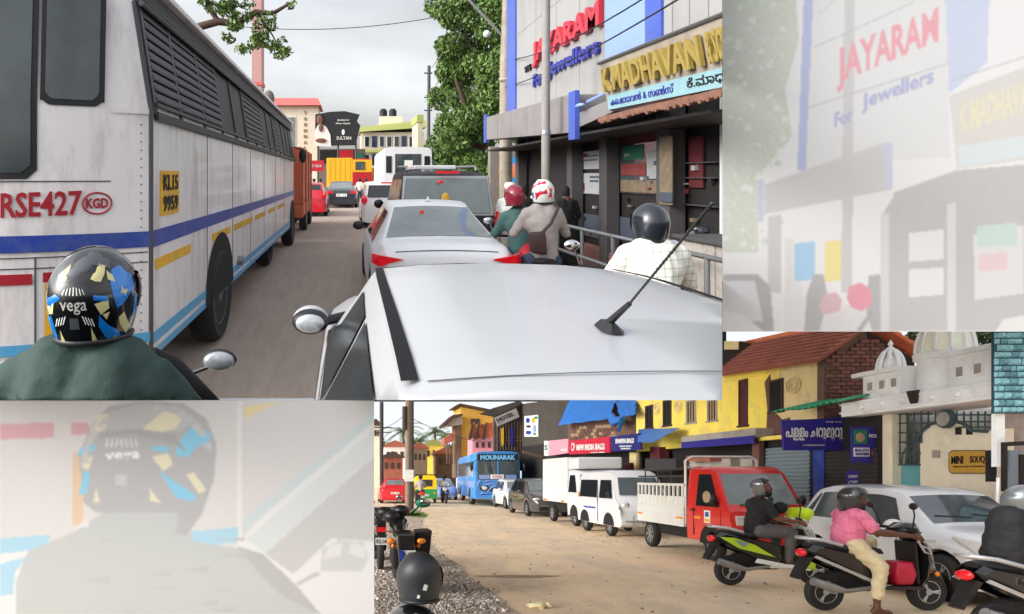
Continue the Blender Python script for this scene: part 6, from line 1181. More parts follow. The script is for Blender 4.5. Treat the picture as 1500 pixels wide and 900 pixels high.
# ---------------------------------------------------------------- bag shops, tarpaulin house, dark timber house
ts = thing('tarpaulin_house', 'brick shop house with blue tarpaulins hung over its upper floor', 'building', (10.6, 26, 0))
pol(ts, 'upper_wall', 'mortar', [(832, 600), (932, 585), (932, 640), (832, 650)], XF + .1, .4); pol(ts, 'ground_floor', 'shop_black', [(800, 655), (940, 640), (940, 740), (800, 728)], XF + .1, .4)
for r_ in range(4):
    for k in range(11):
        u = 836 + k * 5.9 + (r_ % 2) * 2.8; v = 625 + r_ * 5.2 - (u - 836) * .05; pol(ts, 'brick', M('brick_b' if random.random() < .5 else 'reflect_tan'), [(u, v), (u + 5.2, v - .2), (u + 5.2, v + 4.4), (u, v + 4.6)], XF + .04, .08)
def sheet(rt, nm, mt, quad, X0, X1, n=14, amp=.05):
    A_ = PX(*quad[0], X1); B_ = PX(*quad[1], X1); C_ = PX(*quad[2], X0); D_ = PX(*quad[3], X0); rows = []
    for i in range(n + 1):
        r_ = []
        for j in range(n + 1): p = A_.lerp(B_, j / n).lerp(D_.lerp(C_, j / n), i / n); r_.append(p + Vector((random.gauss(0, amp * .3), 0, amp * noise.noise(Vector((j * .5, i * .4, X0))) )))
        rows.append(r_)
    mb = MB(); mb.loft(rows, closed=False); return mb.build(nm, M(mt), rt, smooth=70)
sheet(ts, 'tarpaulin', 'tarp_blue', ((838, 578), (905, 578), (893, 613), (818, 624)), 9.7, 10.3); sheet(ts, 'tarpaulin', 'tarp_blue', ((900, 582), (932, 580), (931, 607), (908, 612)), 9.8, 10.3)
mb = MB(); p = [PX(u, v, 9.75) for u, v in ((892, 606), (900, 618), (912, 614), (906, 632))]; mb.tube(p, [.12, .18, .12, .05], 8); mb.build('tarpaulin_fold', M('tarp_blue'), ts, smooth=60)
mb = MB(); mb.prism([PX(935, 630, 9.9), PX(994, 628, 9.9), PX(958, 648, 9.0), PX(934, 648, 9.0)], (.02, 0, .02)); mb.build('blue_awning', M('tarp_blue'), ts)
M('sign_crimson', (190, 34, 60), rough=.45, var=.06); M('sign_pink', (228, 150, 165), rough=.5, var=.1); M('sign_ink', (38, 40, 110), rough=.45, var=.06)
def flat_sign(name, lab, pts, X, mt, lines, bord=None):
    r_ = thing(name, lab, 'sign', tuple(PX(*pts[3], X))); pol(r_, 'board', mt, pts, X, .06)
    for s_, u0, u1, v, hp, col in lines:
        a = PX(u0, v, X - .01); b = PX(u1, v - .02 * (u1 - u0), X - .01); d = b - a; letters(s_, a, d, (0, 0, 1), d.length, hp * a.y / F, M(col), r_, 'lettering', .02, .02)
    return r_
r_ = flat_sign('shop_sign', 'crimson NEW INDIA BAGS signboard below the tarpaulins', [(833, 646), (893, 640), (893, 663), (833, 666)], 9.5, 'sign_crimson', [('NEW INDIA BAGS', 845, 886, 660, 8.5, 'plate_white'), ('SCHOOL BAGS', 866, 886, 664, 1.6, 'plate_white')])
p = PX(839.5, 655, 9.48); mb = MB(); mb.lathe([(.01, -.02), (.17, -.02), (.17, .01)], tuple(p), 'x', 20, sq=1.15); lg = mb.build('logo_disc', M('plate_white'), r_); MB().lathe([(.01, -.03), (.11, -.03), (.11, -.02)], tuple(p), 'x', 16, sq=1.15).build('logo_mark', M('sign_crimson'), lg)
flat_sign('shop_sign', 'dark blue SHARMA BAGS signboard beside the crimson one', [(894, 640), (936, 635), (939, 659), (896, 662)], 9.45, 'sign_ink', [('SHARMA BAGS', 902, 929, 650, 7, 'plate_white'), ('BAGS & FANCY', 908, 926, 655, 2, 'plate_white'), ('KASARAGOD', 910, 924, 658.5, 2, 'plate_white')])
flat_sign('shop_sign', 'faded pink shop signboard beside the crimson one', [(803, 646), (832, 643), (832, 664), (803, 668)], 9.6, 'sign_pink', [('BAGS', 822, 831, 661, 3, 'plate_white')])
flat_sign('shop_sign', 'narrow white shop sign with green print beside the pink one', [(797, 646), (803, 646), (803, 668), (797, 668)], 9.55, 'plate_white', [('S', 798, 802, 660, 8, 'awn_green')])
# goods and shop fittings in the open fronts
for k, (u0, u1, v0, v1, mt, X) in enumerate(((915, 924, 678, 688, 'maroon', 9.7), (1005, 1040, 668, 676, 'clay', 9.6), (945, 990, 672, 690, 'shutter_dark', 9.7), (1010, 1070, 672, 690, 'concrete', 9.9), (952, 966, 655, 672, 'maroon', 10.0))): pol(yb, 'shop_goods', mt, rc(u0, u1, v0, v1), X, .3)
pol(yb, 'wall_beam', 'concrete', [(985, 672), (1120, 672), (1120, 690), (985, 690)], 10.15, .1); pol(yb, 'shop_post', 'brick_b', rc(1102, 1112, 645, 700), 9.9, .12); pol(ts, 'cream_post', 'plaster_cream', rc(922, 932, 663, 690), 9.8, .1)
dt = thing('timber_house', 'dark weathered timber house with a slatted upper floor and tilted signboard', 'building', (11, 38, 0))
M('timber_dark', (70, 64, 58), rough=.9, var=.25, scale=1.2); M('timber_mid', (108, 88, 72), rough=.9, var=.25)
XT = 10.5
pol(dt, 'dark_wall', 'timber_dark', [(764, 592), (833, 583), (833, 690), (764, 690)], XT, .3); pol(dt, 'lower_wall', 'shop_black', [(764, 655), (800, 650), (800, 735), (764, 730)], XT - .05, .3)
pfr(dt, 'front_wall', 'timber_dark', [(724, 606), (764, 590), (764, 690), (724, 690)], 38.5, .3)
pfr(dt, 'front_gable', 'timber_dark', [(704, 606), (722, 598), (762, 587), (766, 592), (724, 610)], 38.2, .4)
for k in range(9): u = 728 + k * 4.2; pfr(dt, 'slat', 'timber_mid', rc(u, u + 1.6, 616, 660), 38.4, .08)
for v in (640, 645): pfr(dt, 'rail', 'timber_mid', rc(726, 765, v, v + 1.5), 38.38, .06)
for u, mt in ((736, 'bus_yellow'), (750, 'sign_navy')): pfr(dt, 'hanging_cloth', mt, [(u - 2, 628), (u + 2, 626), (u + 2, 652), (u - 1, 654)], 38.3, .05)
pfr(dt, 'awning', 'timber_mid', [(766, 660), (795, 668), (795, 672), (766, 664)], 34, .1)
sb = thing('tilted_signboard', 'tilted grey signboard with faded lettering on the timber house', 'sign', tuple(LO.p(745, 625, 38.1))); M('board_grey', (150, 144, 138), rough=.7, var=.2); pfr(sb, 'board', 'board_grey', [(724, 612), (756, 598), (761, 611), (729, 625)], 38.1, .08); letters('HOTEL', LO.p(729, 619, 38.08), (.92, 0, .39), (-.39, 0, .92), 1.05, .22, M('trim_dark'), sb, 'lettering', .02, .02)
ps = thing('clothes_poster', 'bright poster with blue and green clothes on the dark timber wall', 'poster', tuple(PX(778, 640, XT - .06))); pol(ps, 'sheet', 'plate_white', [(768, 610), (788, 608), (788, 640), (768, 640)], XT - .06, .03)
for u, v, ru, rv, mt in ((773, 616, 3, 4, 'bus_blue'), (781, 616, 3, 4, 'bus_yellow'), (774, 625, 3.5, 2, 'maroon'), (783, 628, 2, 6, 'pale_blue'), (774, 634, 4, 3, 'bus_blue'), (785, 612, 2.5, 2, 'awn_green'), (783, 636, 2, 2, 'awn_green')): pol(ps, 'print', mt, [(u + ru * math.cos(t), v + rv * math.sin(t)) for t in np.linspace(0, 5.7, 10)], XT - .075, .012)
# far ochre house, small tiled house and terrace at the bend
fo = thing('ochre_house', 'tall ochre house with jutting flat roofs beyond the blue bus', 'building', tuple(LO.p(695, 700, 64)))
M('ochre', (206, 160, 70), rough=.85, var=.1); pfr(fo, 'wall', 'ochre', [(675, 594), (716, 601), (726, 604), (726, 700), (675, 700)], 64, 4); pfr(fo, 'roof_slab', 'trim_dark', [(668, 594), (674, 591), (730, 602), (730, 605), (674, 594)], 63, 5); pfr(fo, 'side_roof', 'trim_dark', [(649, 622), (664, 608), (678, 606), (678, 609), (665, 613), (652, 625)], 62, 3); pfr(fo, 'under_roof', 'concrete', [(652, 624), (665, 613), (677, 609), (677, 622)], 62.5, 2); pfr(fo, 'side_wall', 'timber_mid', [(667, 612), (676, 612), (676, 700), (667, 700)], 63.5, 2)
f_ = pfr(fo, 'window', 'trim_dark', rc(690, 703, 614, 622), 63.9, .08); pfr(fo, 'pane', 'glass_dark', rc(691.5, 701.5, 615, 621), 63.85, .04).parent = f_
pfr(fo, 'balcony_roof', 'clay', [(651, 642), (667, 632), (667, 645), (651, 652)], 61, 2); 
for k in range(4): pfr(fo, 'balcony_post', 'timber_mid', rc(654 + k * 4, 655.5 + k * 4, 650, 680), 61.2, .2)
th2 = thing('tiled_house', 'small pink-white house with peaked clay roof behind the blue bus', 'building', tuple(LO.p(708, 700, 52))); pfr(th2, 'wall', 'sign_pink', [(692, 640), (724, 636), (724, 700), (692, 700)], 52, 2)
for u in (693, 702, 713): pfr(th2, 'gable', 'clay_bright', [(u - 5, 642), (u + 2, 619), (u + 10, 640)], 51.8, .3); pfr(th2, 'gable_frame', 'trim_dark', [(u - 7, 644), (u - 1, 619), (u + 1, 619), (u - 2, 644)], 51.6, .2)
pfr(th2, 'roof', 'clay_bright', [(706, 622), (724, 618), (724, 640), (710, 640)], 51.9, .5)
for u in (697, 706, 715): pfr(th2, 'window', 'trim_dark', rc(u, u + 4, 648, 656), 51.9, .08)
for i, (u0, u1, v0, v1, y, mt, roof, lab) in enumerate(((562, 596, 652, 705, 66, 'lime_white', 'clay', 'whitewashed house with clay roof far behind the utility pole'), (605, 626, 655, 705, 70, 'concrete', 'clay', 'grey plastered house far down the lower street'), (622, 650, 650, 700, 80, 'plaster_yellow', 'far_green', 'yellow house far down the lower street below the palms'), (545, 556, 620, 720, 46, 'lime_cream', 'trim_dark', 'tall grey house end at the left of the lower street'), (560, 590, 668, 712, 56, 'clay', 'trim_dark', 'low brick-red roadside shop behind the red car'), (640, 668, 662, 705, 72, 'timber_mid', 'clay', 'brown shop row far down the lower street'))):
    h_ = thing('far_house', lab, 'building', tuple(LO.p((u0 + u1) / 2, 715, y))); pfr(h_, 'wall', mt, rc(u0, u1, v0, v1 + 12), y, 3); pfr(h_, 'roof', roof, [(u0 - 3, v0 + 1), ((u0 + u1) / 2, v0 - 7), (u1 + 3, v0 + 1), (u1 + 3, v0 + 3), (u0 - 3, v0 + 3)], y - .5, 4)
    for k in range(3): u = u0 + (u1 - u0) * (.12 + .3 * k); w_ = (u1 - u0) * .14; f_ = pfr(h_, 'window', 'trim_dark', rc(u, u + w_, v0 + 10, v0 + 19), y - .08, .06); pfr(h_, 'pane', 'glass_dark', rc(u + w_ * .15, u + w_ * .85, v0 + 11, v0 + 18), y - .1, .02).parent = f_
# palms and trees
def palm(u, v, y, lab, s=1.0):
    c = LO.p(u, v, y); t = thing('coconut_palm', lab, 'tree', (c.x, y, 0), 0, 'palms beyond the lower street'); MB().tube([(c.x + .4, y, 0), (c.x + .3, y, c.z * .5), (c.x, y, c.z)], [.2, .16, .12], 8).build('trunk', M('bark'), t, smooth=60); mb = MB()
    for k in range(20):
        a_ = k * 2.4; el = random.uniform(-.2, 1.0); L_ = random.uniform(1.8, 2.6) * s; pts = [c + Vector((math.cos(a_) * math.cos(el) * q * L_, math.sin(a_) * math.cos(el) * q * L_, math.sin(el) * q * L_ - 1.3 * q * q * s)) for q in np.linspace(0, 1, 8)]
        for i in range(7):
            d = (pts[i + 1] - pts[i]); sd_ = d.cross(Vector((0, 0, 1))).normalized() * .38 * s * (1 - i / 9)
            for q in (0, .33, .66):
                b0 = pts[i].lerp(pts[i + 1], q); b1 = pts[i].lerp(pts[i + 1], q + .22)
                for s_ in (-1, 1): mb.add([b0, b1, b1 + sd_ * s_ - Vector((0, 0, .22)) + d * .5], [(0, 1, 2)], random.choice((0, 1, 2)))
    mb.build('crown', [M('leaf_b'), M('leaf_d'), M('leaf_a')], t)
palm(637, 634, 84, 'dark coconut palm above the yellow far house', 1.3); palm(590, 632, 78, 'coconut palm behind the utility pole', 1.4); palm(612, 648, 82, 'low coconut palm between the far houses', 1.2); palm(650, 640, 90, 'coconut palm beside the ochre house', 1.1)
def lb(u, v, y, ru, rv, ry): p = LO.p(u, v, y); return (p.x, p.y, p.z, ru * y / F, ry, rv * y / F)
tree('far_tree', 'dark leafy tree mass behind the far houses', [(9, 92, 0, .3), (9, 92, 4, .2)], [], [lb(575, 662, 88, 22, 12, 2), lb(608, 660, 88, 20, 12, 2), lb(645, 662, 92, 26, 10, 2), lb(556, 655, 88, 10, 16, 1)], 2600, .3, mats=[M('leaf_b'), M('leaf_d'), M('leaf_a')])
tree('yard_tree', 'dark tree with open branches behind the domed gateway', [(15.5, 17, 0, .2), (15.4, 17, 4, .12)], [[(15.4, 17, 3, .1), (15.8, 17, 5, .05)], [(15.4, 17, 3.5, .08), (15, 17, 5.2, .04)]], [lb(1440, 505, 17, 20, 20, .5), lb(1418, 496, 17, 16, 12, .4), lb(1450, 530, 17, 14, 14, .4), lb(1345, 492, 19, 14, 8, .4)], 900, .09, mats=[M('leaf_b'), M('leaf_d'), M('leaf_d')])
# poles and wires of the lower street
M('pole_brown', (128, 112, 96), rough=.85, var=.2, scale=5)
b = LO.g(598, 753); up2 = thing('utility_pole', 'weathered utility pole with a paper notice at the gravel edge', 'pole', (b.x, b.y, 0)); MB().tube([(b.x, b.y, 0), (b.x, b.y, 5.0)], [.14, .12], 12).build('shaft', M('pole_brown'), up2, smooth=60); p = LO.p(599, 697, b.y - .16); MB().box(p.x - .2, p.x + .2, p.y - .02, p.y, p.z - .25, p.z + .25).build('paper_notice', M('plate_white'), up2); p = LO.p(592, 613, b.y); MB().tube([(p.x, b.y - .1, p.z - .5), (p.x, b.y - .1, p.z + .5)], .09, 8).build('meter_box', M('shutter_dark'), up2)
MB().box(b.x - .6, b.x + .1, b.y - .25, b.y + .05, .02, .16).build('base_block', M('earth_red'), up2, bevel=.03)
b2 = LO.g(603.5, 747); u3 = thing('utility_pole', 'dark steel pole just behind the weathered utility pole', 'pole', (b2.x, b2.y, 0)); MB().tube([(b2.x, b2.y, 0), (b2.x, b2.y, 5.3)], .09, 10).build('shaft', M('shutter_dark'), u3, smooth=60)
b3 = LO.p(559, 735, 40); u4 = thing('utility_pole', 'dark pole with cross arms at the far left of the lower street', 'pole', (b3.x, 40, 0)); MB().tube([(b3.x, 40, 0), (b3.x, 40, 6.2)], .12, 8).build('shaft', M('shutter_dark'), u4, smooth=60)
for z in (4.3, 4.6): MB().box(b3.x - .5, b3.x + .6, 39.95, 40.05, z, z + .06).build('cross_arm', M('shutter_dark'), u4)
def wire2(a, b, sag, lab):
    a = Vector(a); b_ = Vector(b); mb = MB(); mb.tube([a.lerp(b_, t) - Vector((0, 0, sag * 4 * t * (1 - t))) for t in np.linspace(0, 1, 10)], .014, 5); top(mb.build('cable', M('ink')), lab, 'cable', 'cables over the lower street')
wire2((b3.x, 40, 4.6), (b.x, b.y, 4.4), .15, 'cable between the pole with cross arms and the weathered pole'); wire2((b.x, b.y, 4.2), (XT, 44, 4.0), .4, 'cable from the weathered pole towards the timber house')
# ---------------------------------------------------------------- vehicles of the lower street
P1 = dict(windscreen=(.735, .60), ws_w=.95, side=[(.07, .13, .135, .15), (.15, .36, .16, .355), (.385, .655, .38, .56)], ws_glass='glass_tint')
c = car('white_hatchback', 'white hatchback with black lower grille standing behind the scooter riders', 8.45, 9.42, -1, 3.45, 1.7, 1.50, (HATCH, P1), M('white_paint'), sq=.88, wb=(.19, .815), wr=.31, glass='glass_tint', rim='rim_grey')
rt = c['root']; mirrors(c, .665, .64, M('white_paint'), (.12, .08, .08), .12)
for sd_ in (-1, 1):
    mb = MB(); q = [c['pos'](s, sd_ * (c['wb'][c['I'](s)] * f + .01), z) for s, f, z in ((.86, .97, .84), (.93, .93, .80), (.975, .80, .72), (.985, .6, .66), (.975, .68, .60), (.93, .97, .66))]; mb.prism(q, (0, -.03, .02)); mb.build('headlight', M('lens'), rt, smooth=30)
    mb = MB(); q = [c['pos'](s, sd_ * (c['W'] / 2 * f), z) for s, f, z in ((.955, .94, .42), (.992, .70, .46), (.995, .66, .28), (.965, .88, .26))]; mb.prism(q, (0, -.03, 0)); mb.build('fog_lamp_recess', M('black_plastic'), rt)
    for s in (.37, .64):
        mb = MB(); i = c['I'](s); mb.tube([c['pos'](s, sd_ * (c['wb'][i] + .002), z) for z in (.30, .6, .88)], .005, 4); mb.build('door_gap', M('bus_grey'), rt)
    mb = MB(); mb.tube([c['pos'](.42, sd_ * (c['W'] / 2 + .015), .74), c['pos'](.36, sd_ * (c['W'] / 2 + .015), .74)], .015, 6); mb.build('door_handle', M('white_paint'), rt, smooth=60)
mb = MB(); mb.prism([c['pos'](.998, l, z) for l, z in ((-.45, .5), (.45, .5), (.5, .28), (-.5, .28))], (0, -.03, 0)); mb.build('grille', M('black_plastic'), rt); plate(rt, c['pos'](1.012, 0, .42), .45, .1, txt='KL 14')
mb = MB(); mb.tube([c['crown'](.715, -.8), c['crown'](.70, .0)], .012, 5); mb.tube([c['crown'](.715, .1), c['crown'](.70, .8)], .012, 5); mb.build('wiper', M('black_plastic'), rt); mb = MB(); p = c['crown'](.12, 0); mb.tube([p, (p[0], p[1] + .18, p[2] + .12)], .006, 5); mb.build('roof_aerial', M('black_plastic'), rt)
# red pickup
M('pickup_red', (206, 44, 38), rough=.28, var=.05, coat=.4); M('pickup_white', (208, 208, 202), rough=.45, var=.06, dirt=srgb((170, 160, 140)), dscale=3, damt=.4)
rt = thing('pickup_truck', 'red pickup truck with slatted white load bed', 'truck', (7.75, 13.6, 0)); x0, x1 = 7.0, 8.5
mb = MB(); secs = []
for y, zt_, ins in ((11.75, .78, .03), (11.80, .98, .01), (11.95, 1.03, 0), (12.45, 1.72, .06), (12.6, 1.80, .07), (13.1, 1.82, .07), (13.28, 1.80, .06)):
    secs.append([(x0 + .02, y, .36), (x1 - .02, y, .36), (x1, y, .8), (x1 - ins, y, zt_ - .06), (x1 - ins - .08, y, zt_), (x0 + ins + .08, y, zt_), (x0 + ins, y, zt_ - .06), (x0, y, .8)])
mb.loft(secs); mb.build('cab', M('pickup_red'), rt, smooth=40)
mb = MB(); mb.prism([(x0 + .10, 12.0, 1.06), (x1 - .10, 12.0, 1.06), (x1 - .17, 12.41, 1.66), (x0 + .17, 12.41, 1.66)], (0, -.02, .01)); ws = mb.build('windscreen', M('glass_pale'), rt)
letters('INDU', (7.52, 12.36, 1.585), (1, 0, 0), (0, .56, .83), .34, .085, M('bus_sky'), ws, 'windscreen_text', .004, .02); mb = MB(); mb.tube([(7.3, 12.0, 1.09), (8.2, 12.0, 1.10)], .025, 6); mb.build('dash_cloth', M('awn_green'), ws)
mb = MB(); mb.prism([(x0 - .012, 12.14, 1.04), (x0 - .012, 12.92, 1.04), (x0 + .045, 12.9, 1.66), (x0 + .045, 12.5, 1.66)], (.02, 0, 0)); sw_ = mb.build('side_window', M('glass_dark'), rt); mb = MB(); mb.ell((x0 + .0, 12.55, 1.22), (.02, .14, .12)); mb.build('seat_headrest', M('reflect_tan'), sw_, smooth=60)
mb = MB(); mb.ell((x0 - .1, 12.15, 1.17), (.06, .05, .1)); mb.tube([(x0, 12.15, 1.08), (x0 - .1, 12.15, 1.12)], .015, 5); mb.build('wing_mirror', M('black_plastic'), rt, smooth=60); mb = MB(); mb.ell((x1 + .08, 12.15, 1.17), (.06, .05, .1)); mb.build('wing_mirror', M('black_plastic'), rt, smooth=60)
mb = MB(); mb.box(x0 - .008, x0 + .01, 12.42, 12.62, .72, .96); st_ = mb.build('door_sticker', M('plate_white'), rt); MB().box(x0 - .012, x0 - .008, 12.46, 12.58, .84, .93).build('sticker_print', M('bus_blue'), st_); MB().box(x0 - .012, x0 - .008, 12.44, 12.6, .74, .8).build('sticker_print', M('bus_yellow'), st_); MB().box(x0 - .008, x0 + .01, 12.75, 12.98, .78, .83).build('door_reflector', M('amber_lens'), rt)
for y in (12.08, 13.02): MB().box(x0 - .004, x0 + .01, y - .008, y + .008, .45, 1.0).build('door_gap', M('maroon'), rt)
MB().box(x0 - .02, x0, 12.98, 13.1, .93, .97).build('door_handle', M('black_plastic'), rt)
for x in (x0 + .22, x1 - .22): mb = MB(); mb.box(x - .13, x + .13, 11.74, 11.80, .72, .90); mb.build('headlight', M('lens'), rt, bevel=.015)
MB().box(x0 + .45, x1 - .45, 11.73, 11.76, .74, .86).build('grille', M('black_plastic'), rt); MB().box(x0 - .01, x1 + .01, 11.68, 11.80, .38, .56).build('bumper', M('pickup_red'), rt, bevel=.03)
MB().box(x0 + .15, x1 - .15, 12.2, 15.4, .34, .56).build('chassis', M('underbody'), rt); MB().box(x0 - .03, x1 + .03, 13.34, 15.45, .58, .64).build('bed_floor', M('pickup_white'), rt)
for (xa, xb, ya, yb_) in ((x0 - .03, x0 + .02, 13.34, 15.45), (x1 - .02, x1 + .03, 13.34, 15.45), (x0 + .02, x1 - .02, 15.40, 15.45)):
    MB().box(xa, xb, ya, yb_, .64, .98).build('bed_side', M('pickup_white'), rt, bevel=.008)
for z in (.72, .82, .92): MB().box(x0 - .045, x0 - .03, 13.34, 15.45, z, z + .025).build('side_rib', M('pickup_white'), rt)
for k in range(12): y = 13.4 + k * .182; MB().box(x0 - .02, x0 + .01, y, y + .06, .98, 1.42).build('bed_slat', M('pickup_white'), rt)
for k in range(12): y = 13.4 + k * .182; MB().box(x1 - .01, x1 + .02, y, y + .06, .98, 1.42).build('bed_slat', M('pickup_white'), rt)
MB().box(x0 - .012, x0 + .0, 13.34, 15.45, .98, 1.2).build('bed_panel', M('pickup_white'), rt); MB().box(x0 - .03, x0 + .02, 13.34, 15.45, 1.42, 1.47).build('top_rail', M('pickup_white'), rt); MB().box(x1 - .02, x1 + .03, 13.34, 15.45, 1.42, 1.47).build('top_rail', M('pickup_white'), rt)
mb = MB(); mb.tube([(x0 + .02, 13.36, .64), (x0 + .02, 13.36, 1.95), (x0 + .15, 13.36, 2.02), (x1 - .15, 13.36, 2.02), (x1 - .02, 13.36, 1.95), (x1 - .02, 13.36, .64)], .03, 6); mb.tube([(x0, 13.36, 1.8), (x1, 13.36, 1.8)], .02, 5); mb.build('headboard_frame', M('pickup_white'), rt, smooth=60)
mb = MB()
for z in (1.62, 1.78): mb.tube([(x0, 13.36, z), (x0, 15.42, z), (x1, 15.42, z), (x1, 13.36, z)], .018, 5)
for y in (13.9, 14.5, 15.1): mb.tube([(x0, y, 1.45), (x0, y, 1.78)], .016, 5)
mb.build('cage_rail', M('shutter_dark'), rt)
for y in (13.5, 15.3): MB().box(x0 - .05, x0 - .03, y - .12, y + .12, .74, .78).build('side_reflector', M('amber_lens'), rt)
for y in (12.42, 14.95):
    for x, s_ in ((x0 + .1, -1), (x1 - .1, 1)): wheel(rt, (x, y, .3), .3, .17, .88, s_, 7, 'rim_grey')
    mb = MB(); pts = [(x0 - .006, y + .36 * math.cos(t), .32 + .38 * math.sin(t)) for t in np.linspace(0, math.pi, 14)]; mb.poly(pts) if y < 13 else None
    if y < 13: mb.build('wheel_arch', M('underbody'), rt)
# goods on the truck roof rack line behind: gas cylinders in the bed
for k in range(3): MB().lathe([(.01, .64), (.16, .66), (.16, 1.3), (.1, 1.4), (.06, 1.46), (.01, 1.46)], (7.4 + k * .4, 13.75, 0), 'z', 14).build('load_drum', M('clay'), rt, smooth=50)
# white mini van
rt = thing('mini_van', 'white mini passenger van with open side window and blue stripe', 'van', (7.85, 18.4, 0)); x0, x1 = 7.15, 8.55; mb = MB(); secs = []
for y, zt_, ins, zl in ((16.85, .62, .1, .32), (16.95, .92, .04, .28), (17.15, 1.08, .02, .28), (17.5, 1.62, .08, .28), (17.7, 1.76, .1, .28), (18.4, 1.80, .1, .28), (19.6, 1.78, .1, .28), (19.95, 1.68, .12, .3)): secs.append([(x0 + .03, y, zl), (x1 - .03, y, zl), (x1, y, .75), (x1 - ins * .6, y, max(zt_ - .35, .8) if zt_ > 1.2 else zt_ - .05), (x1 - ins, y, zt_ - .06), (x1 - ins - .12, y, zt_), (x0 + ins + .12, y, zt_), (x0 + ins, y, zt_ - .06), (x0 + ins * .6, y, max(zt_ - .35, .8) if zt_ > 1.2 else zt_ - .05), (x0, y, .75)])
mb.loft(secs); mb.build('body', M('white_paint'), rt, smooth=40); mb = MB(); mb.prism([(x0 + .12, 17.17, 1.12), (x1 - .12, 17.17, 1.12), (x1 - .2, 17.5, 1.58), (x0 + .2, 17.5, 1.58)], (0, -.03, .01)); mb.build('windscreen', M('glass_tint'), rt)
for ya, yb_ in ((17.5, 18.25), (18.45, 19.75)): mb = MB(); mb.prism([(x0 - .002, ya - .12 if ya < 18 else ya, 1.02), (x0 - .002, yb_, 1.02), (x0 + .05, yb_, 1.52), (x0 + .05, ya + .05, 1.52)], (.012, 0, 0)); mb.build('side_window', M('glass_dark'), rt)
for y in (18.35,): MB().box(x0 - .006, x0 + .01, y - .008, y + .008, .35, 1.5).build('door_gap', M('bus_grey'), rt)
MB().box(x0 - .008, x0 + .01, 18.5, 19.4, .70, .75).build('stripe', M('bus_blue'), rt); MB().box(x0 - .008, x0 + .01, 19.75, 19.85, 1.0, 1.15).build('side_reflector', M('amber_lens'), rt)
for x in (x0 + .2, x1 - .2): mb = MB(); mb.ell((x, 16.98, .82), (.13, .08, .13)); mb.build('headlight', M('lens'), rt, smooth=60)
MB().box(x0, x1, 16.78, 16.92, .34, .5).build('bumper', M('white_paint'), rt, bevel=.03); mb = MB(); mb.tube([(x0 + .1, 16.72, .45), (x1 - .1, 16.72, .45)], .025, 6); mb.tube([(x0 + .3, 16.72, .3), (x0 + .3, 16.72, .6)], .02, 5); mb.build('bull_bar', M('steel'), rt); plate(rt, (7.85, 16.76, .4), .4, .1, txt='KL 14')
for y in (17.6, 19.35):
    for x, s_ in ((x0 + .1, -1), (x1 - .1, 1)): wheel(rt, (x, y, .28), .28, .17, .88, s_, 6)
    mb = MB(); mb.poly([(x0 - .006, y + .33 * math.cos(t), .30 + .34 * math.sin(t)) for t in np.linspace(0, math.pi, 14)]); mb.build('wheel_arch', M('underbody'), rt)
mb = MB(); mb.ell((x0 - .1, 17.4, 1.12), (.05, .05, .09)); mb.tube([(x0, 17.4, 1.05), (x0 - .1, 17.4, 1.08)], .012, 5); mb.build('wing_mirror', M('black_plastic'), rt, smooth=60)
# white box truck
rt = thing('box_truck', 'white box truck with tall plain cargo box over its cab', 'truck', (8.2, 22.5, 0)); x0, x1 = 7.45, 9.0
MB().box(x0, x1, 21.75, 24.4, .72, 2.26).build('cargo_box', M('pickup_white'), rt, bevel=.02); MB().box(x0 + .04, x1 - .04, 20.9, 21.74, 1.86, 2.24).build('wind_fairing', M('white_paint'), rt, bevel=.06)
mb = MB(); secs = []
for y, zt_, ins in ((20.45, .75, .03), (20.52, 1.0, .01), (20.7, 1.1, 0), (21.05, 1.72, .06), (21.3, 1.82, .07), (21.72, 1.84, .07)): secs.append([(x0 + .02, y, .34), (x1 - .02, y, .34), (x1, y, .8), (x1 - ins, y, zt_ - .06), (x1 - ins - .08, y, zt_), (x0 + ins + .08, y, zt_), (x0 + ins, y, zt_ - .06), (x0, y, .8)])
mb.loft(secs); mb.build('cab', M('white_paint'), rt, smooth=40); mb = MB(); mb.prism([(x0 + .1, 20.72, 1.13), (x1 - .1, 20.72, 1.13), (x1 - .17, 21.02, 1.66), (x0 + .17, 21.02, 1.66)], (0, -.02, .01)); mb.build('windscreen', M('glass_pale'), rt); mb = MB(); mb.prism([(x0 - .01, 20.85, 1.1), (x0 - .01, 21.6, 1.1), (x0 + .05, 21.6, 1.66), (x0 + .05, 21.15, 1.66)], (.015, 0, 0)); mb.build('side_window', M('glass_dark'), rt)
for x in (x0 + .22, x1 - .22): MB().box(x - .14, x + .14, 20.43, 20.5, .7, .84).build('headlight', M('lens'), rt, bevel=.01)
for x in (x0 + .08, x1 - .08): MB().box(x - .06, x + .06, 20.42, 20.49, .86, .93).build('indicator', M('amber_lens'), rt)
MB().box(x0, x1, 20.38, 20.5, .34, .55).build('bumper', M('black_plastic'), rt, bevel=.03); MB().box(x0 + .15, x1 - .15, 20.9, 24.2, .42, .7).build('chassis', M('underbody'), rt); MB().box(x0 - .01, x0, 23.9, 24.3, .74, .8).build('side_reflector', M('amber_lens'), rt); MB().box(x0 - .01, x0, 22, 22.3, .74, .8).build('side_reflector', M('amber_lens'), rt)
for y in (21.1, 23.4):
    for x, s_ in ((x0 + .1, -1), (x1 - .1, 1)): wheel(rt, (x, y, .3), .3, .18, .88, s_, 6)
mb = MB(); mb.poly([(x0 - .006, 21.1 + .36 * math.cos(t), .32 + .38 * math.sin(t)) for t in np.linspace(0, math.pi, 14)]); mb.build('wheel_arch', M('underbody'), rt)
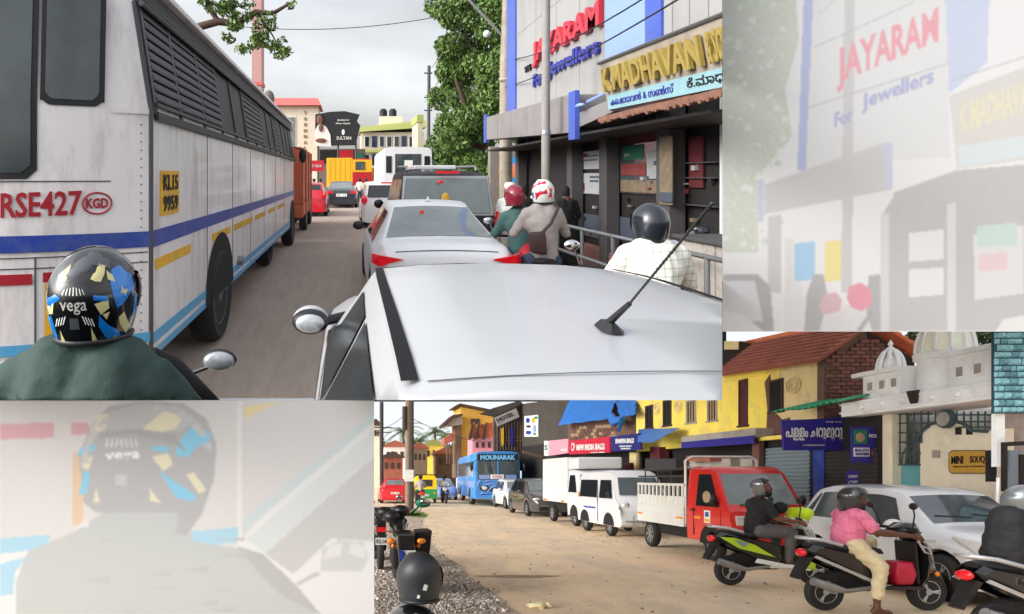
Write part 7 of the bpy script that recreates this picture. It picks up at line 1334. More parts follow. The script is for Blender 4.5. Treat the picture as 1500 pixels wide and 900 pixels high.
# grey and white cars
M('car_grey', (74, 70, 70), rough=.25, var=.06, coat=.6)
P2 = dict(windscreen=(.735, .60), ws_w=.93, side=[(.13, .37, .17, .37), (.39, .655, .39, .56)], ws_glass='glass_pale')
for nm, lab, x, y, L_, H_, mt in (('grey_car', 'dark grey hatchback parked behind the white box truck', 8.2, 27.6, 4.0, 1.55, 'car_grey'), ('small_white_car', 'small white car parked between the blue bus and the grey hatchback', 8.75, 33.3, 3.6, 1.5, 'white_paint')):
    c = car(nm, lab, x, y, -1, L_, 1.68, H_, (HATCH, P2), M(mt), sq=.88, glass='glass_dark'); mirrors(c, .665, .64, M(mt), (.1, .07, .07), .1)
    for sd_ in (-1, 1): mb = MB(); mb.ell(c['pos'](.965, sd_ * .58, .70), (.17, .09, .07)); mb.build('headlight', M('lens'), c['root'], smooth=60)
    mb = MB(); mb.prism([c['pos'](1.0, l, z) for l, z in ((-.5, .42), (.5, .42), (.5, .26), (-.5, .26))], (0, -.03, 0)); mb.build('grille', M('black_plastic'), c['root']); mb = MB(); mb.tube([c['pos'](1.006, -.45, .45), c['pos'](1.006, .45, .45)], .02, 5); mb.build('chrome_bar', M('chrome'), c['root'])
# blue bus
M('bus2_blue', (66, 140, 212), rough=.35, var=.08, coat=.3); M('bus2_pale', (120, 190, 235), rough=.35, var=.08)
bx, by = 8.25, 35.0; rt = thing('blue_bus', 'bright blue bus with painted front and pale name band facing up the street', 'bus', (bx, 40, 0)); mb = MB(); secs = []
for y, k in ((35, .95), (35.12, 1), (40, 1), (46, 1)):
    sx = (y - 35) * .09; secs.append([(bx + sx + a * 2.5 * k, y, z) for a, z in ((-.5, .4), (-.5, 1.5), (-.485, 2.7), (-.45, 2.9), (-.3, 2.97), (.3, 2.97), (.45, 2.9), (.485, 2.7), (.5, 1.5), (.5, .4))])
mb.loft(secs); mb.build('body', M('bus2_blue'), rt, smooth=40)
ft = lambda x, z, d=.03: (bx + x, 35 - d, z)
def fq(nm, mt, x0, x1, z0, z1, d=.03, par=None, bev=.0): mb = MB(); mb.box(bx + x0, bx + x1, 35 - d - .02, 35 - d + .04, z0, z1); return mb.build(nm, M(mt), par or rt, bevel=bev)
fq('windscreen', 'glass_tint', -1.08, 1.08, 1.45, 2.45, bev=.03); fq('name_band', 'shop_black', -1.1, 1.1, 2.47, 2.82); letters('MOUNARAK', ft(-.95, 2.5, .06), (1, 0, 0), (0, 0, 1), 1.9, .27, M('bus2_pale'), rt, 'name_lettering', .03, .05)
MB().box(bx - .03, bx + .03, 34.93, 34.96, 1.45, 2.45).build('windscreen_bar', M('bus2_blue'), rt); fq('route_board', 'plate_white', -.4, .32, 1.48, 1.72, .06); letters('CITY', ft(-.3, 1.52, .09), (1, 0, 0), (0, 0, 1), .5, .14, M('sign_crimson'), rt, 'route_text', .01); fq('windscreen_curtain', 'pale_blue', -1.0, -.45, 1.48, 1.7, .055); fq('windscreen_curtain', 'pale_blue', .42, 1.0, 1.48, 1.7, .055)
for s_ in (-1, 1):
    mb = MB(); mb.ell(ft(s_ * .72, .98), (.26, .05, .16)); h_ = mb.build('headlight_surround', M('black_plastic'), rt, smooth=60); mb = MB(); mb.ell(ft(s_ * .72, .98, .06), (.15, .04, .11)); mb.build('headlight', M('lens'), h_, smooth=60)
    for (a, b, cc, d) in (((.15, 1.25), (.95, 1.05), .03, 0), ((.1, 1.15), (.6, .75), .03, 0), ((.5, .7), (1.1, .62), .03, 0), ((.95, 1.4), (1.15, 1.0), .03, 0), ((.3, 1.38), (.8, 1.3), .03, 0)): mb = MB(); mb.tube([ft(s_ * a[0], a[1], .05), ft(s_ * (a[0] + b[0]) / 2, (a[1] + b[1]) / 2 + .06, .05), ft(s_ * b[0], b[1], .05)], [.015, .045, .01], 6); mb.build('painted_flourish', M('pale_blue'), rt)
    mb = MB(); mb.ell((bx + s_ * 1.42, 34.9, 2.1), (.09, .06, .22)); mb.tube([(bx + s_ * 1.2, 35, 2.5), (bx + s_ * 1.4, 34.9, 2.3)], .02, 5); mb.build('wing_mirror', M('black_plastic'), rt, smooth=60)
fq('bumper', 'bus2_blue', -1.2, 1.2, .4, .6, .08, bev=.03); fq('grille', 'shop_black', -.4, .4, .78, 1.05, .04); plate(rt, (bx, 34.88, .5), .6, .12, txt='KL 14', col='bus_yellow')
sidex = lambda y: bx - 1.25 + (y - 35) * .09
for k in range(8): y = 35.6 + k * 1.25; mb = MB(); mb.prism([(sidex(y) - .012, y, 1.62), (sidex(y + 1.05) - .012, y + 1.05, 1.62), (sidex(y + 1.05) + .02, y + 1.05, 2.45), (sidex(y) + .02, y, 2.45)], (.02, 0, 0)); mb.build('side_window', M('glass_dark'), rt)
mb = MB(); mb.prism([(sidex(35.2) - .008, 35.2, 1.0), (sidex(45.8) - .008, 45.8, 1.15), (sidex(45.8) - .008, 45.8, 1.3), (sidex(35.2) - .008, 35.2, 1.35)], (.01, 0, 0)); mb.build('painted_flourish', M('pale_blue'), rt)
for y in (37.2, 43.2):
    wheel(rt, (sidex(y) + .12, y, .45), .45, .25, .9, -1); wheel(rt, (sidex(y) + 2.4, y, .45), .45, .25, .9, 1); mb = MB(); mb.poly([(sidex(y) - .012, y + .55 * math.cos(t), .45 + .52 * math.sin(t)) for t in np.linspace(0, math.pi, 14)]); mb.build('wheel_arch', M('underbody'), rt)
# left lane: red car, autorickshaw, riders
c = car('red_hatchback', 'red hatchback driving away beyond the utility pole', 2.98, 40.2, 1, 3.6, 1.75, 1.5, (HATCH, dict(rear_glass=(.035, .095), rg_w=.85, windscreen=(.73, .6), side=[(.13, .37, .17, .37), (.39, .655, .39, .56)])), M('car_red'), sq=.9, glass='glass_tint', glass_rear='glass_pale'); plate(c['root'], c['pos'](-.004, 0, .62), .5, .12, txt='KL 14')
for sd_ in (-1, 1): mb = MB(); mb.ell(c['pos'](.015, sd_ * .72, .92), (.12, .07, .1)); mb.build('tail_light', M('red_lens'), c['root'], smooth=60)
M('auto_yellow', (240, 208, 30), rough=.45, var=.06); M('auto_green', (40, 150, 84), rough=.45, var=.08)
ax, ay = 4.85, 38.5; rt = thing('autorickshaw', 'yellow and green autorickshaw driving away', 'autorickshaw', (ax, ay + 1, 0)); mb = MB(); secs = [[(ax + a * k, y, z) for a, z in ((-.62, .3), (-.64, .85), (-.62, 1.5), (-.45, 1.68), (.45, 1.68), (.62, 1.5), (.64, .85), (.62, .3))] for y, k in ((ay, .95), (ay + .15, 1), (ay + 1.4, .95), (ay + 2.2, .6))]; mb.loft(secs); mb.build('body', M('auto_yellow'), rt, smooth=40); MB().box(ax - .65, ax + .65, ay - .02, ay + .3, .3, .86).build('lower_panel', M('auto_green'), rt, bevel=.03); mb = MB(); mb.box(ax - .42, ax + .35, ay - .02, ay + .02, 1.02, 1.42); mb.build('rear_window', M('glass_dark'), rt, bevel=.01)
MB().box(ax - .64, ax + .64, ay + .1, ay + 1.6, 1.66, 1.74).build('roof', M('shop_black'), rt, bevel=.03)
for s_ in (-1, 1): wheel(rt, (ax + s_ * .55, ay + .4, .22), .22, .12, .9, s_); mb = MB(); mb.ell((ax + s_ * .5, ay - .02, .62), (.07, .03, .07)); mb.build('tail_light', M('amber_lens'), rt, smooth=60)
wheel(rt, (ax, ay + 2.0, .22), .22, .12, .9, 1); plate(rt, (ax, ay - .04, .5), .3, .12, txt='KL14')
def small_bike(label, x, y, f, mt): return moto(label, x, y, mt, True, False, f)
small_bike('scooter with a red tail light ridden away beside the autorickshaw', 4.16, 35.6, 1, 'sign_crimson'); rider('person in grey shirt riding away beside the autorickshaw', 4.16, 35.5, 1.38, [M('shirt_grey'), M('skin'), M('cloth_black'), M('cloth_black')], voxel=.03); mb = MB(); mb.ell((4.16, 35.6, 1.6), (.12, .13, .14)); o = mb.build('hair', M('hair'), LOWER[-1], smooth=60)
small_bike('white scooter coming up the street towards the camera beside the blue bus', 5.96, 38.9, -1, 'white_paint'); rider('person in white riding the oncoming white scooter', 5.96, 39.0, 1.38, [M('cloth_white'), M('skin'), M('jeans'), M('cloth_black')], face=-1, voxel=.03); mb = MB(); mb.ell((5.96, 38.9, 1.6), (.12, .13, .14)); mb.build('hair', M('hair'), LOWER[-1], smooth=60)
rider('person in pale shirt sitting behind the rider of the oncoming scooter', 6.05, 39.6, 1.40, [M('shirt_grey'), M('skin'), M('jeans'), M('cloth_black')], face=-1, voxel=.03); mb = MB(); mb.ell((6.05, 39.5, 1.62), (.12, .13, .14)); mb.build('hair', M('hair'), LOWER[-1], smooth=60)
c = car('silver_car', 'pale blue-white car half hidden by the oncoming scooter and the blue bus', 6.9, 46, -1, 4, 1.7, 1.5, (HATCH, P2), M('pale_blue'), sq=.9)
# ---------------------------------------------------------------- scooters and their riders, crossing in front
M('scooter_black', (24, 24, 26), rough=.22, var=.08, coat=.6); M('scooter_white', (230, 232, 228), rough=.3, var=.04, coat=.5); M('scooter_lime', (178, 210, 40), rough=.3, var=.06, coat=.4); M('lime_bag', (210, 238, 30), rough=.45, var=.1, bump=.3, bscale=12); M('seat_black', (30, 30, 31), rough=.55, var=.15, bump=.1); M('silver', (190, 190, 192), rough=.3, metal=.5, var=.1)
def scooter(label, x, y, main, accent, front, group=None, txt=None, rack=True, cut=None):
    """heads along +x; wheels on the road"""
    rt = thing('scooter', label, 'scooter', (x, y, 0), 0, group); q = lambda a, b, c: (x + a, y + b, c)
    for cx, nm in ((-.60, 'wheel'), (.64, 'wheel')): wheel(rt, q(cx, 0, .225), .225, .10, 1, -1, 3 if nm else 5, 'silver', axis='y', rr=.58)
    # side panels: tapered shells left and right of the frame
    prof = [(-.88, .74), (-.80, .80), (-.5, .74), (-.12, .66), (.06, .60), (.10, .42), (.04, .30), (-.15, .32), (-.42, .46), (-.70, .58)]
    for s_ in (-1, 1):
        a = [q(px, s_ * .10, pz) for px, pz in prof]; c_ = (-.35, .58); b = [q(c_[0] + (px - c_[0]) * .86, s_ * (.185 if px > -.6 else .13), c_[1] + (pz - c_[1]) * .84) for px, pz in prof]
        mb = MB(); mb.loft([a, b], caps=False); mb.poly(b); o = mb.build('side_panel', M(main), rt, smooth=35)
        ac = [(-.84, .73), (-.62, .72), (-.35, .62), (-.05, .44), (-.30, .50), (-.58, .57)] if accent == 'lime' else [(-.84, .66), (-.80, .68), (-.4, .50), (-.02, .34), (.06, .34), (-.06, .31), (-.42, .47)]
        yy = s_ * .19; mb = MB(); mb.prism([q(px, yy if px > -.6 else s_ * .155, pz) for px, pz in ac], (0, s_ * .012, 0)); mb.build('accent_panel', M('scooter_lime' if accent == 'lime' else 'silver'), o, smooth=30)
        if accent == 'lime': mb = MB(); mb.prism([q(px, s_ * .205, pz) for px, pz in ((-.66, .70), (-.45, .645), (-.52, .58))], (0, s_ * .006, 0)); mb.build('decal', M('shutter_grey'), o)
        if txt: letters(txt, q(-.50, -.215, .565), (1, 0, -.08), (0, 0, 1), .34, .055, M('silver'), o, 'lettering', .006, .01) if s_ < 0 else None
    mb = MB(); mb.loft([[q(a, w_, zt_) for w_, zt_ in ((-w * .9, z), (-w, z + .03), (-w * .8, z + h), (0, z + h + .012), (w * .8, z + h), (w, z + .03), (w * .9, z))] for a, w, z, h in ((-.82, .07, .775, .04), (-.72, .11, .755, .07), (-.45, .14, .725, .08), (-.2, .135, .70, .075), (.02, .10, .69, .06), (.08, .05, .68, .03))]); mb.build('seat', M('seat_black'), rt, smooth=50)
    mb = MB(); mb.box(*(q(-.1, 0, 0)[0], q(.5, 0, 0)[0]), y - .16, y + .16, .27, .315); mb.build('footboard', M('black_plastic' if accent != 'lime' else 'scooter_white'), rt, bevel=.02)
    mb = MB(); mb.box(x - .55, x + .1, y - .09, y + .09, .24, .48); mb.build('engine', M('underbody'), rt, bevel=.04)
    # front apron and leg shield
    mb = MB(); secs = []
    for a, z, w, d in ((.44, .28, .13, .10), (.50, .42, .17, .14), (.50, .60, .20, .17), (.47, .78, .19, .16), (.42, .92, .13, .12)): secs.append([q(a, -w, z), q(a + d * .5, -w * .85, z), q(a + d, 0, z + .01), q(a + d * .5, w * .85, z), q(a, w, z), q(a - .03, 0, z)])
    mb.loft(secs); ap = mb.build('front_apron', M(front), rt, smooth=50); mb = MB(); mb.prism([q(.41, -.15, .34), q(.41, .15, .34), q(.37, .15, .84), q(.37, -.15, .84)], (.03, 0, 0)); mb.build('leg_shield', M('black_plastic'), rt, bevel=.01)
    if accent == 'lime':
        for s_ in (-1, 1):
            mb = MB(); mb.prism([q(px, s_ * .175, pz) for px, pz in ((-.34, .36), (.02, .30), (.46, .24), (.50, .30), (.10, .34), (-.30, .42))], (0, s_ * .02, 0)); mb.build('sill_panel', M('scooter_white'), rt)
            mb = MB(); mb.prism([q(px, s_ * .20, pz) for px, pz in ((.36, .27), (.52, .27), (.50, .60), (.44, .72), (.42, .5))], (0, s_ * .02, 0)); mb.build('apron_panel', M('scooter_lime'), rt)
    mb = MB(); mb.tube([q(.46, 0, .34), q(.60, 0, .24)], .045, 8); mb.build('fork', M('black_plastic'), rt, smooth=50); mb = MB(); secs = []
    for t in np.linspace(-.5, 2.4, 12): r_ = .27; secs.append([q(.64 + r_ * math.cos(t), -.07, .225 + r_ * math.sin(t)), q(.64 + (r_ + .03) * math.cos(t), 0, .225 + (r_ + .03) * math.sin(t)), q(.64 + r_ * math.cos(t), .07, .225 + r_ * math.sin(t)), q(.64 + (r_ - .02) * math.cos(t), 0, .225 + (r_ - .02) * math.sin(t))])
    mb.loft(secs); mb.build('front_mudguard', M(front if accent == 'lime' else main), rt, smooth=50); mb = MB(); mb.ell(q(.68, -.1, .45), (.03, .02, .03)); mb.build('indicator', M('amber_lens'), rt, smooth=60)
    # handlebar cowl
    mb = MB(); secs = []
    for a, w, z0, z1 in ((.22, .10, .93, 1.00), (.32, .17, .91, 1.06), (.42, .16, .88, 1.06), (.50, .09, .89, 1.0)): secs.append([q(a, -w, (z0 + z1) / 2), q(a, -w * .6, z1), q(a, w * .6, z1), q(a, w, (z0 + z1) / 2), q(a, w * .6, z0), q(a, -w * .6, z0)])
    mb.loft(secs); mb.build('handlebar_cowl', M('scooter_black' if accent != 'lime' else 'scooter_white'), rt, smooth=50); mb = MB(); mb.ell(q(.50, 0, .95), (.05, .09, .05)); mb.build('headlight', M('lens'), rt, smooth=60)
    mb = MB(); mb.tube([q(.22, -.34, 1.0), q(.30, -.15, 1.0), q(.30, .15, 1.0), q(.22, .34, 1.0)], .018, 8); mb.build('handlebar', M('black_plastic'), rt, smooth=50)
    for s_ in (-1, 1): mb = MB(); mb.tube([q(.28, s_ * .22, 1.0), q(.26, s_ * .27, 1.16), q(.22, s_ * .30, 1.24)], .008, 6); mb.ell(q(.21, s_ * .31, 1.27), (.022, .06, .042)); mb.build('mirror', M('black_plastic'), rt, smooth=60)
    mb = MB(); mb.tube([q(-.10, -.13, .30), q(-.45, -.16, .26), q(-.62, -.17, .30), q(-.86, -.17, .38)], [.025, .03, .055, .05], 10); mb.build('exhaust', M('rim_grey'), rt, smooth=50); mb = MB(); mb.ell(q(-.88, 0, .70), (.04, .09, .05)); mb.build('tail_light', M('red_lens'), rt, smooth=60)
    mb = MB(); mb.tube([q(-.50, -.16, .80), q(-.72, -.15, .86), q(-.88, -.08, .88), q(-.90, 0, .88), q(-.88, .08, .88), q(-.72, .15, .86), q(-.50, .16, .80)], .022, 8); mb.build('grab_rail', M('silver'), rt, smooth=50)
    mb = MB(); mb.hexa([q(-.98, -.06, .40), q(-.94, -.06, .38), q(-.94, .06, .38), q(-.98, .06, .40)], [q(-.84, -.08, .66), q(-.78, -.08, .64), q(-.78, .08, .64), q(-.84, .08, .66)]); mb.build('rear_mudguard', M('black_plastic'), rt)
    if rack:
        mb = MB(); mb.tube([q(.36, -.2, .86), q(.46, -.21, .84), q(.52, -.2, .70), q(.44, -.21, .72), q(.36, -.2, .86)], .012, 6); mb.tube([q(.40, -.205, .80), q(.50, -.205, .76)], .01, 5); mb.build('front_guard', M('silver'), rt, smooth=50)
    return rt, q
def scooter_rider(label, x, y, mats, foot='board', hipx=-.18, lean=.04, belly=1.0, robe=False, head=True, armdrop=0, nohead=False, zs=1.0):
    rd = thing('person', label, 'person', (x + hipx, y, 0)); q = lambda a, b, c: (x + a, y + b, c if c < .84 else .84 - (1 - zs) * .3 + (c - .84) * zs); h = hipx
    caps = [(q(h, 0, .86), q(h + lean * .6, 0, 1.02), .155, .165 * belly, 0), (q(h + .03, 0, 1.0), q(h + lean, 0, 1.2), .16 * belly, .15, 0), (q(h + lean, -.09, 1.26), q(h + lean, .09, 1.26), .105, .105, 0), (q(h + lean + .01, 0, 1.3), q(h + lean + .03, 0, 1.42), .065, .06, 1), (q(h + lean + .05, 0, 1.48), q(h + lean + .06, 0, 1.55), .09, .09, 1), (q(h + lean + .11, 0, 1.455), q(h + lean + .11, 0, 1.45), .055, .05, 1), (q(h + lean + .15, 0, 1.50), q(h + lean + .165, 0, 1.49), .018, .014, 1)]
    if nohead: caps = caps[:4]
    ex = []
    for s_ in (-1, 1):
        sh = q(h + lean, s_ * .18, 1.27); el = q(h + .14, s_ * .27, 1.05 - armdrop); wr_ = q(.20, s_ * .31, 1.0)
        mid = tuple(sh[i] + (el[i] - sh[i]) * .75 for i in range(3))
        caps += [(sh, mid, .075, .068, 0), (mid, el, .052, .047, 0 if robe else 1), (el, wr_, .047, .03, 0 if robe else 1)]; ex += hand(wr_, (.8, 0, -.15), (0, 0, 1), s_, .8, 1)
        if s_ < 0 and foot == 'down': kn = q(h + .20, -.26, .56); an = q(h + .12, -.30, .11)
        else: kn = q(h + .42, s_ * .17, .80); an = q(h + .40, s_ * .14, .40)
        cuff = tuple(an[i] + (kn[i] - an[i]) * .28 for i in range(3))
        hp = q(h + .02, s_ * .09, .84); caps += [(hp, kn, .12, .085, 2)]
        if robe: caps += [(kn, an, .10, .10, 2)]
        else: caps += [(kn, cuff if foot == 'down' else an, .082, .065 if foot == 'down' else .058, 2), (cuff, an, .042, .036, 1)]
        caps += [(an, (an[0] + .02, an[1], an[2] - .05), .04, .04, 3), ((an[0] - .03, an[1], an[2] - .065), (an[0] + .15, an[1], an[2] - .075), .038, .032, 3)]
    if robe: caps += [(q(h - .05, 0, 1.30), q(h - .07, 0, .95), .15, .19, 0), (q(h + .03, 0, 1.42), q(h - .02, 0, 1.25), .10, .14, 0)]
    body(rd, caps, mats, .016, fold=.008, extra=ex, smooth_it=4); return rd, q
M('robe_black', (30, 30, 33), rough=.8, var=.2, bump=.4, bscale=14); M('shirt_black', (30, 29, 31), rough=.85, var=.2, bump=.35, bscale=20); M('trouser_grey', (92, 88, 88), rough=.9, var=.12, bump=.3); M('trouser_tan', (206, 190, 152), rough=.9, var=.08, bump=.35); M('sandal', (60, 44, 34), rough=.7); M('skin_dark', (92, 58, 42), rough=.55, var=.1); M('helm_steel', (130, 134, 138), rough=.22, metal=.5, coat=.5, var=.1); M('helm_dark', (62, 64, 68), rough=.22, metal=.3, coat=.6, var=.1)
# lime scooter
SX, SYy = 6.33, 9.65
rt, q = scooter('white and lime green scooter beside the red pickup', SX, SYy, 'scooter_black', 'lime', 'scooter_white')
scooter_rider('person with a beard in black shirt and grey jeans riding the lime green scooter', SX, SYy, [M('shirt_black'), M('skin'), M('trouser_grey'), M('sandal')], hipx=-.22, nohead=True, zs=.92)
face(LOWER[-1], (SX - .125, SYy - .01, 1.43), R(-42), M('skin'), beard=True, tilt=R(-10))
helmet('open_helmet', 'grey open-face helmet on the bearded person in black', (SX - .13, SYy, 1.465), R(-42), .135, M('helm_steel'), openface=True, tilt=R(-14))
lbg = thing('lime_bag', 'lime green bag hung over the handlebar of the white scooter', 'bag', (SX + .4, SYy, 1.0)); mb = MB(); mb.ell((SX + .42, SYy - .02, 1.06), (.19, .16, .12), 14, 9); mb.v = [(a + .02 * noise.noise(Vector((a * 9, b_ * 9, c_ * 9))), b_, c_ + .035 * noise.noise(Vector((a * 7, b_ * 7, c_ * 7)))) for a, b_, c_ in mb.v]; mb.build('sack', M('lime_bag'), lbg, smooth=60); mb = MB(); mb.ell((SX + .27, SYy - .05, 1.02), (.05, .05, .05)); mb.build('knot', M('lime_bag'), lbg, smooth=60)
mb = MB(); mb.ell((SX + .02, SYy - .2, 1.16), (.1, .06, .09), 12, 8); top(mb.build('shoulder_pouch', M('cloth_black'), None, smooth=60), 'small black pouch at the chest of the bearded rider', 'bag')
# black scooter, rider in pink
SX2, SY2 = 6.40, 7.85
scooter('black scooter with silver trim in front of the white hatchback', SX2, SY2, 'scooter_black', 'silver', 'scooter_black'); rt = LOWER[-1]
mb = MB(); mb.box(SX2 + .44, SX2 + .62, SY2 - .14, SY2 + .14, .83, .86); mb.build('front_rack', M('silver'), rt); mb = MB(); mb.ell((SX2 + .57, SY2 - .05, .72), (.04, .08, .07)); mb.build('side_reflector', M('red_lens'), rt, smooth=60)
scooter_rider('stout person in pink shirt and tan trousers with one foot on the road', SX2, SY2, [M('shirt_pink'), M('skin_dark'), M('trouser_tan'), M('skin_dark')], foot='down', hipx=-.33, belly=1.12, nohead=True, zs=.84); face(LOWER[-1], (SX2 - .245, SY2 - .01, 1.32), R(-28), M('skin_dark'), beard=True)
helmet('open_helmet', 'dark metallic open-face helmet on the person in pink', (SX2 - .25, SY2, 1.35), R(-28), .145, M('helm_dark'), openface=True)
gb = thing('red_bag', 'red bag standing on the footboard of the black scooter', 'bag', (SX2 + .27, SY2 - .02, .32)); mb = MB(); mb.loft([[(SX2 + .17, SY2 - .14, .32), (SX2 + .37, SY2 - .14, .32), (SX2 + .37, SY2 + .12, .32), (SX2 + .17, SY2 + .12, .32)], [(SX2 + .14, SY2 - .16, .45), (SX2 + .40, SY2 - .16, .45), (SX2 + .40, SY2 + .13, .45), (SX2 + .14, SY2 + .13, .45)], [(SX2 + .20, SY2 - .11, .60), (SX2 + .40, SY2 - .11, .60), (SX2 + .40, SY2 + .1, .60), (SX2 + .20, SY2 + .1, .60)]]); mb.build('sack', M('sign_crimson'), gb, bevel=.03, smooth=50)
# black scooter at the right with a robed rider
SX3, SY3 = 6.66, 6.05
scooter('black scooter with silver grab rail under the robed rider', SX3, SY3, 'scooter_black', 'silver', 'scooter_black', txt='ACTIVA'); scooter_rider('person in a loose black robe and headscarf on a black scooter', SX3, SY3, [M('robe_black'), M('skin'), M('robe_black'), M('cloth_black')], hipx=-.42, robe=True, nohead=True, zs=.88); face(LOWER[-1], (SX3 - .335, SY3, 1.355), R(-12), M('skin'))
helmet('open_helmet', 'glossy steel-grey open-face helmet over a black headscarf', (SX3 - .34, SY3, 1.39), R(-8), .14, M('helm_steel'), openface=True)
mb = MB(); mb.ell((SX3 - .36, SY3, 1.30), (.13, .12, .12), 14, 10); mb.ell((SX3 - .40, SY3, 1.21), (.15, .15, .12), 14, 10); mb.build('headscarf', M('cloth_black'), [o for o in LOWER if o.name.startswith('person')][-1], smooth=60)
# ---------------------------------------------------------------- parked motorcycle and the lone helmet on the verge
mx_, my_ = .82, 9.6; rt = moto('black motorcycle parked on the gravel with orange indicators and number plate', mx_, my_, 'scooter_black', lamp=False)
mb = MB(); mb.hexa([(mx_ - .09, my_ - 1.0, .42), (mx_ + .09, my_ - 1.0, .42), (mx_ + .09, my_ - .9, .42), (mx_ - .09, my_ - .9, .42)], [(mx_ - .12, my_ - .98, .86), (mx_ + .12, my_ - .98, .86), (mx_ + .12, my_ - .6, .88), (mx_ - .12, my_ - .6, .88)]); mb.build('tail_panel', M('scooter_black'), rt, bevel=.03); pl = plate(rt, (mx_ + .02, my_ - 1.02, .58), .2, .12, (0, -1, 0), 'IND'); MB().box(mx_ - .1, mx_ - .04, my_ - 1.045, my_ - 1.035, .52, .64).build('plate_band', M('bus_blue'), pl)
mb = MB(); mb.hexa([(mx_ + .17, my_ - .7, .5), (mx_ + .34, my_ - .7, .5), (mx_ + .34, my_ - .3, .5), (mx_ + .17, my_ - .3, .5)], [(mx_ + .16, my_ - .72, .86), (mx_ + .38, my_ - .72, .88), (mx_ + .38, my_ - .28, .88), (mx_ + .16, my_ - .28, .86)]); mb.build('side_box', M('gable_dark'), rt, bevel=.02); mb = MB(); mb.tube([(mx_ + .2, my_ + .5, 1.02), (mx_ + .34, my_ + .5, 1.16), (mx_ + .4, my_ + .5, 1.2)], .02, 6); mb.ell((mx_ + .4, my_ + .5, 1.2), (.12, .05, .07)); mb.build('green_cover', M('awn_green'), rt, smooth=60)
for s_ in (-1, 1): mb = MB(); mb.ell((mx_ + s_ * .2, my_ - .98, .76), (.06, .04, .04)); mb.build('indicator', M('amber_lens'), rt, smooth=60)
for k, (dx, dy, dz) in enumerate(((-.1, .3, 1.0), (.05, .45, 1.08), (-.2, .5, 1.05))): mb = MB(); mb.ell((mx_ + dx, my_ + dy, dz), (.14, .16, .1)); mb.build('instrument_cowl', M('black_plastic'), rt, smooth=60)
moto('black motorcycle parked further along the gravel behind the one with the number plate', .62, 11.9, 'scooter_black')
hcx = LO.p(614, 845, 3.85)
sc = thing('scooter', 'black scooter seen from above under the lone matt black helmet', 'scooter', (hcx.x - .03, 3.9, 0)); p = LO.p(605, 905, 3.85); mb = MB(); mb.ell((p.x, p.y, p.z - .06), (.17, .3, .14), 18, 12); mb.build('seat', M('scooter_black'), sc, smooth=60); mb = MB(); mb.ell((p.x + .0, p.y - .12, p.z + .0), (.06, .15, .06), 14, 10); mb.build('headlight', M('lens'), sc, smooth=60); MB().box(p.x - .15, p.x + .15, 3.6, 4.3, .25, p.z - .1).build('body', M('scooter_black'), sc, bevel=.06)
for yy in (3.5, 4.6): wheel(sc, (p.x, yy, .225), .225, .1, .9, 1, 3)
M('helm_matt', (44, 46, 48), rough=.5, var=.08)
hr, Mx3, abh3, _ = helmet('matt_helmet', 'matt black helmet with small white stickers resting on a scooter', (hcx.x, hcx.y, hcx.z), R(60), .138, M('helm_matt'), openface=False, full=True, vis='helm_matt')
for az, el, s_ in ((222, -14, 7), (205, -34, 5)): on_helmet(Mx3, abh3, [(az - s_, el - s_ * .7), (az + s_ * .5, el - s_), (az + s_, el + s_ * .6), (az - s_ * .4, el + s_)], 'sticker', M('plate_white'), hr)
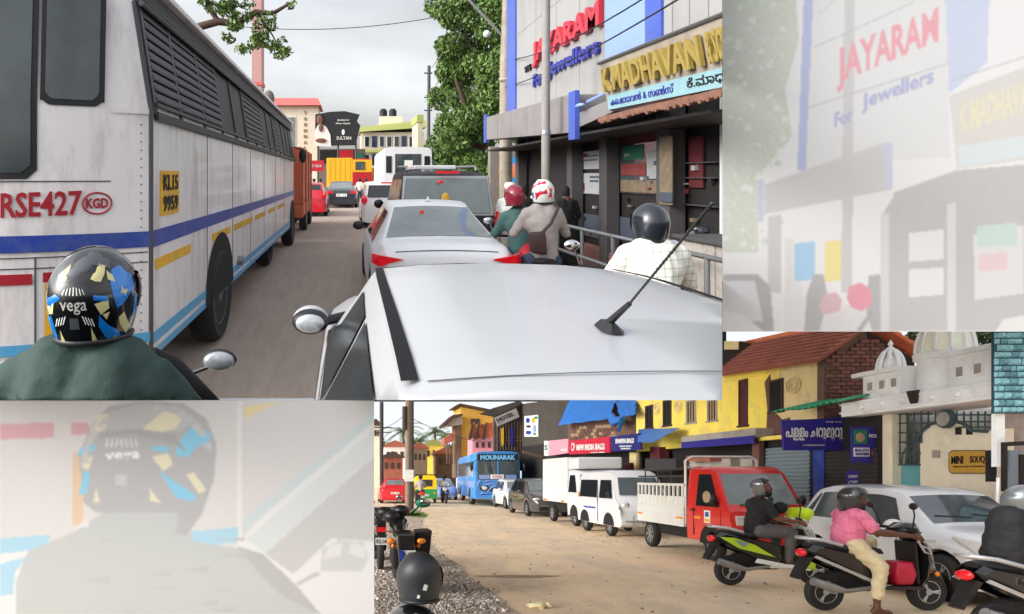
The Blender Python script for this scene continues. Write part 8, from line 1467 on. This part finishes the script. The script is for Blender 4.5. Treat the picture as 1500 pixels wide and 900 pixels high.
# =================================================================== finish: the lower street follows its grade; the upper street stops where the place was cut
bpy.context.view_layer.update()
def descend(o):
    yield o
    for ch in o.children: yield from descend(ch)
for root in LOWER:
    y0 = root.location.y if root.type == 'EMPTY' else 0.0
    MW = root.matrix_basis.copy(); MI = MW.inverted()
    for o in descend(root):
        if o.type != 'MESH': continue
        if o.data.users > 1: o.data = o.data.copy()
        me = o.data; n = len(me.vertices); co = np.empty(n * 3, np.float32); me.vertices.foreach_get('co', co); co = co.reshape(-1, 3)
        A_ = np.array(MW)[:3, :3]; w_ = co @ A_.T + np.array(MW)[:3, 3]
        w_[:, 2] += GZ - GRADE * w_[:, 1] - (GZ - GRADE * y0)
        B_ = np.array(MI); co2 = w_ @ B_[:3, :3].T + B_[:3, 3]
        me.vertices.foreach_set('co', co2.astype(np.float32).ravel()); me.update()
    if root.type == 'EMPTY': root.location.z += GZ - GRADE * y0
    else:
        root.location.z += GZ
planes = [(Vector((0, 0, CAMH)), Vector((1, -(1058 - 505) / F, 0))), (Vector((0, 0, CAMH)), Vector((0, -(586.5 - 258) / F, -1)))]
gone = []
for root in UPPER:
    if 'hoarding' in root.name: continue
    MW = root.matrix_basis.copy(); MI = MW.inverted()
    for o in descend(root):
        if o.type != 'MESH': continue
        me = o.data; n = len(me.vertices)
        if n == 0: continue
        co = np.empty(n * 3, np.float32); me.vertices.foreach_get('co', co); co = co.reshape(-1, 3); w_ = co @ np.array(MW)[:3, :3].T + np.array(MW)[:3, 3]
        for pc, pn in planes:
            d_ = (w_ - np.array(pc)) @ np.array(pn)
            if d_.max() <= 0: continue
            if d_.min() >= 0: gone.append(o); break
            bm = bmesh.new(); bm.from_mesh(me); lc = MI @ pc; ln = MI.to_3x3() @ pn
            g_ = bmesh.ops.bisect_plane(bm, geom=bm.verts[:] + bm.edges[:] + bm.faces[:], plane_co=lc, plane_no=ln, clear_outer=True)
            ed = [e for e in g_['geom_cut'] if isinstance(e, bmesh.types.BMEdge)]
            if 2 < len(ed) < 400:
                try: bmesh.ops.holes_fill(bm, edges=ed, sides=0)
                except Exception: pass
            bm.to_mesh(me); bm.free()
            n = len(me.vertices)
            if n == 0: gone.append(o); break
            co = np.empty(n * 3, np.float32); me.vertices.foreach_get('co', co); co = co.reshape(-1, 3); w_ = co @ np.array(MW)[:3, :3].T + np.array(MW)[:3, 3]
gone_set = set(gone)
def kill(o):
    for ch in list(o.children): kill(ch)
    bpy.data.objects.remove(o)
for o in list(gone):
    try: o.name
    except ReferenceError: continue
    kill(o)
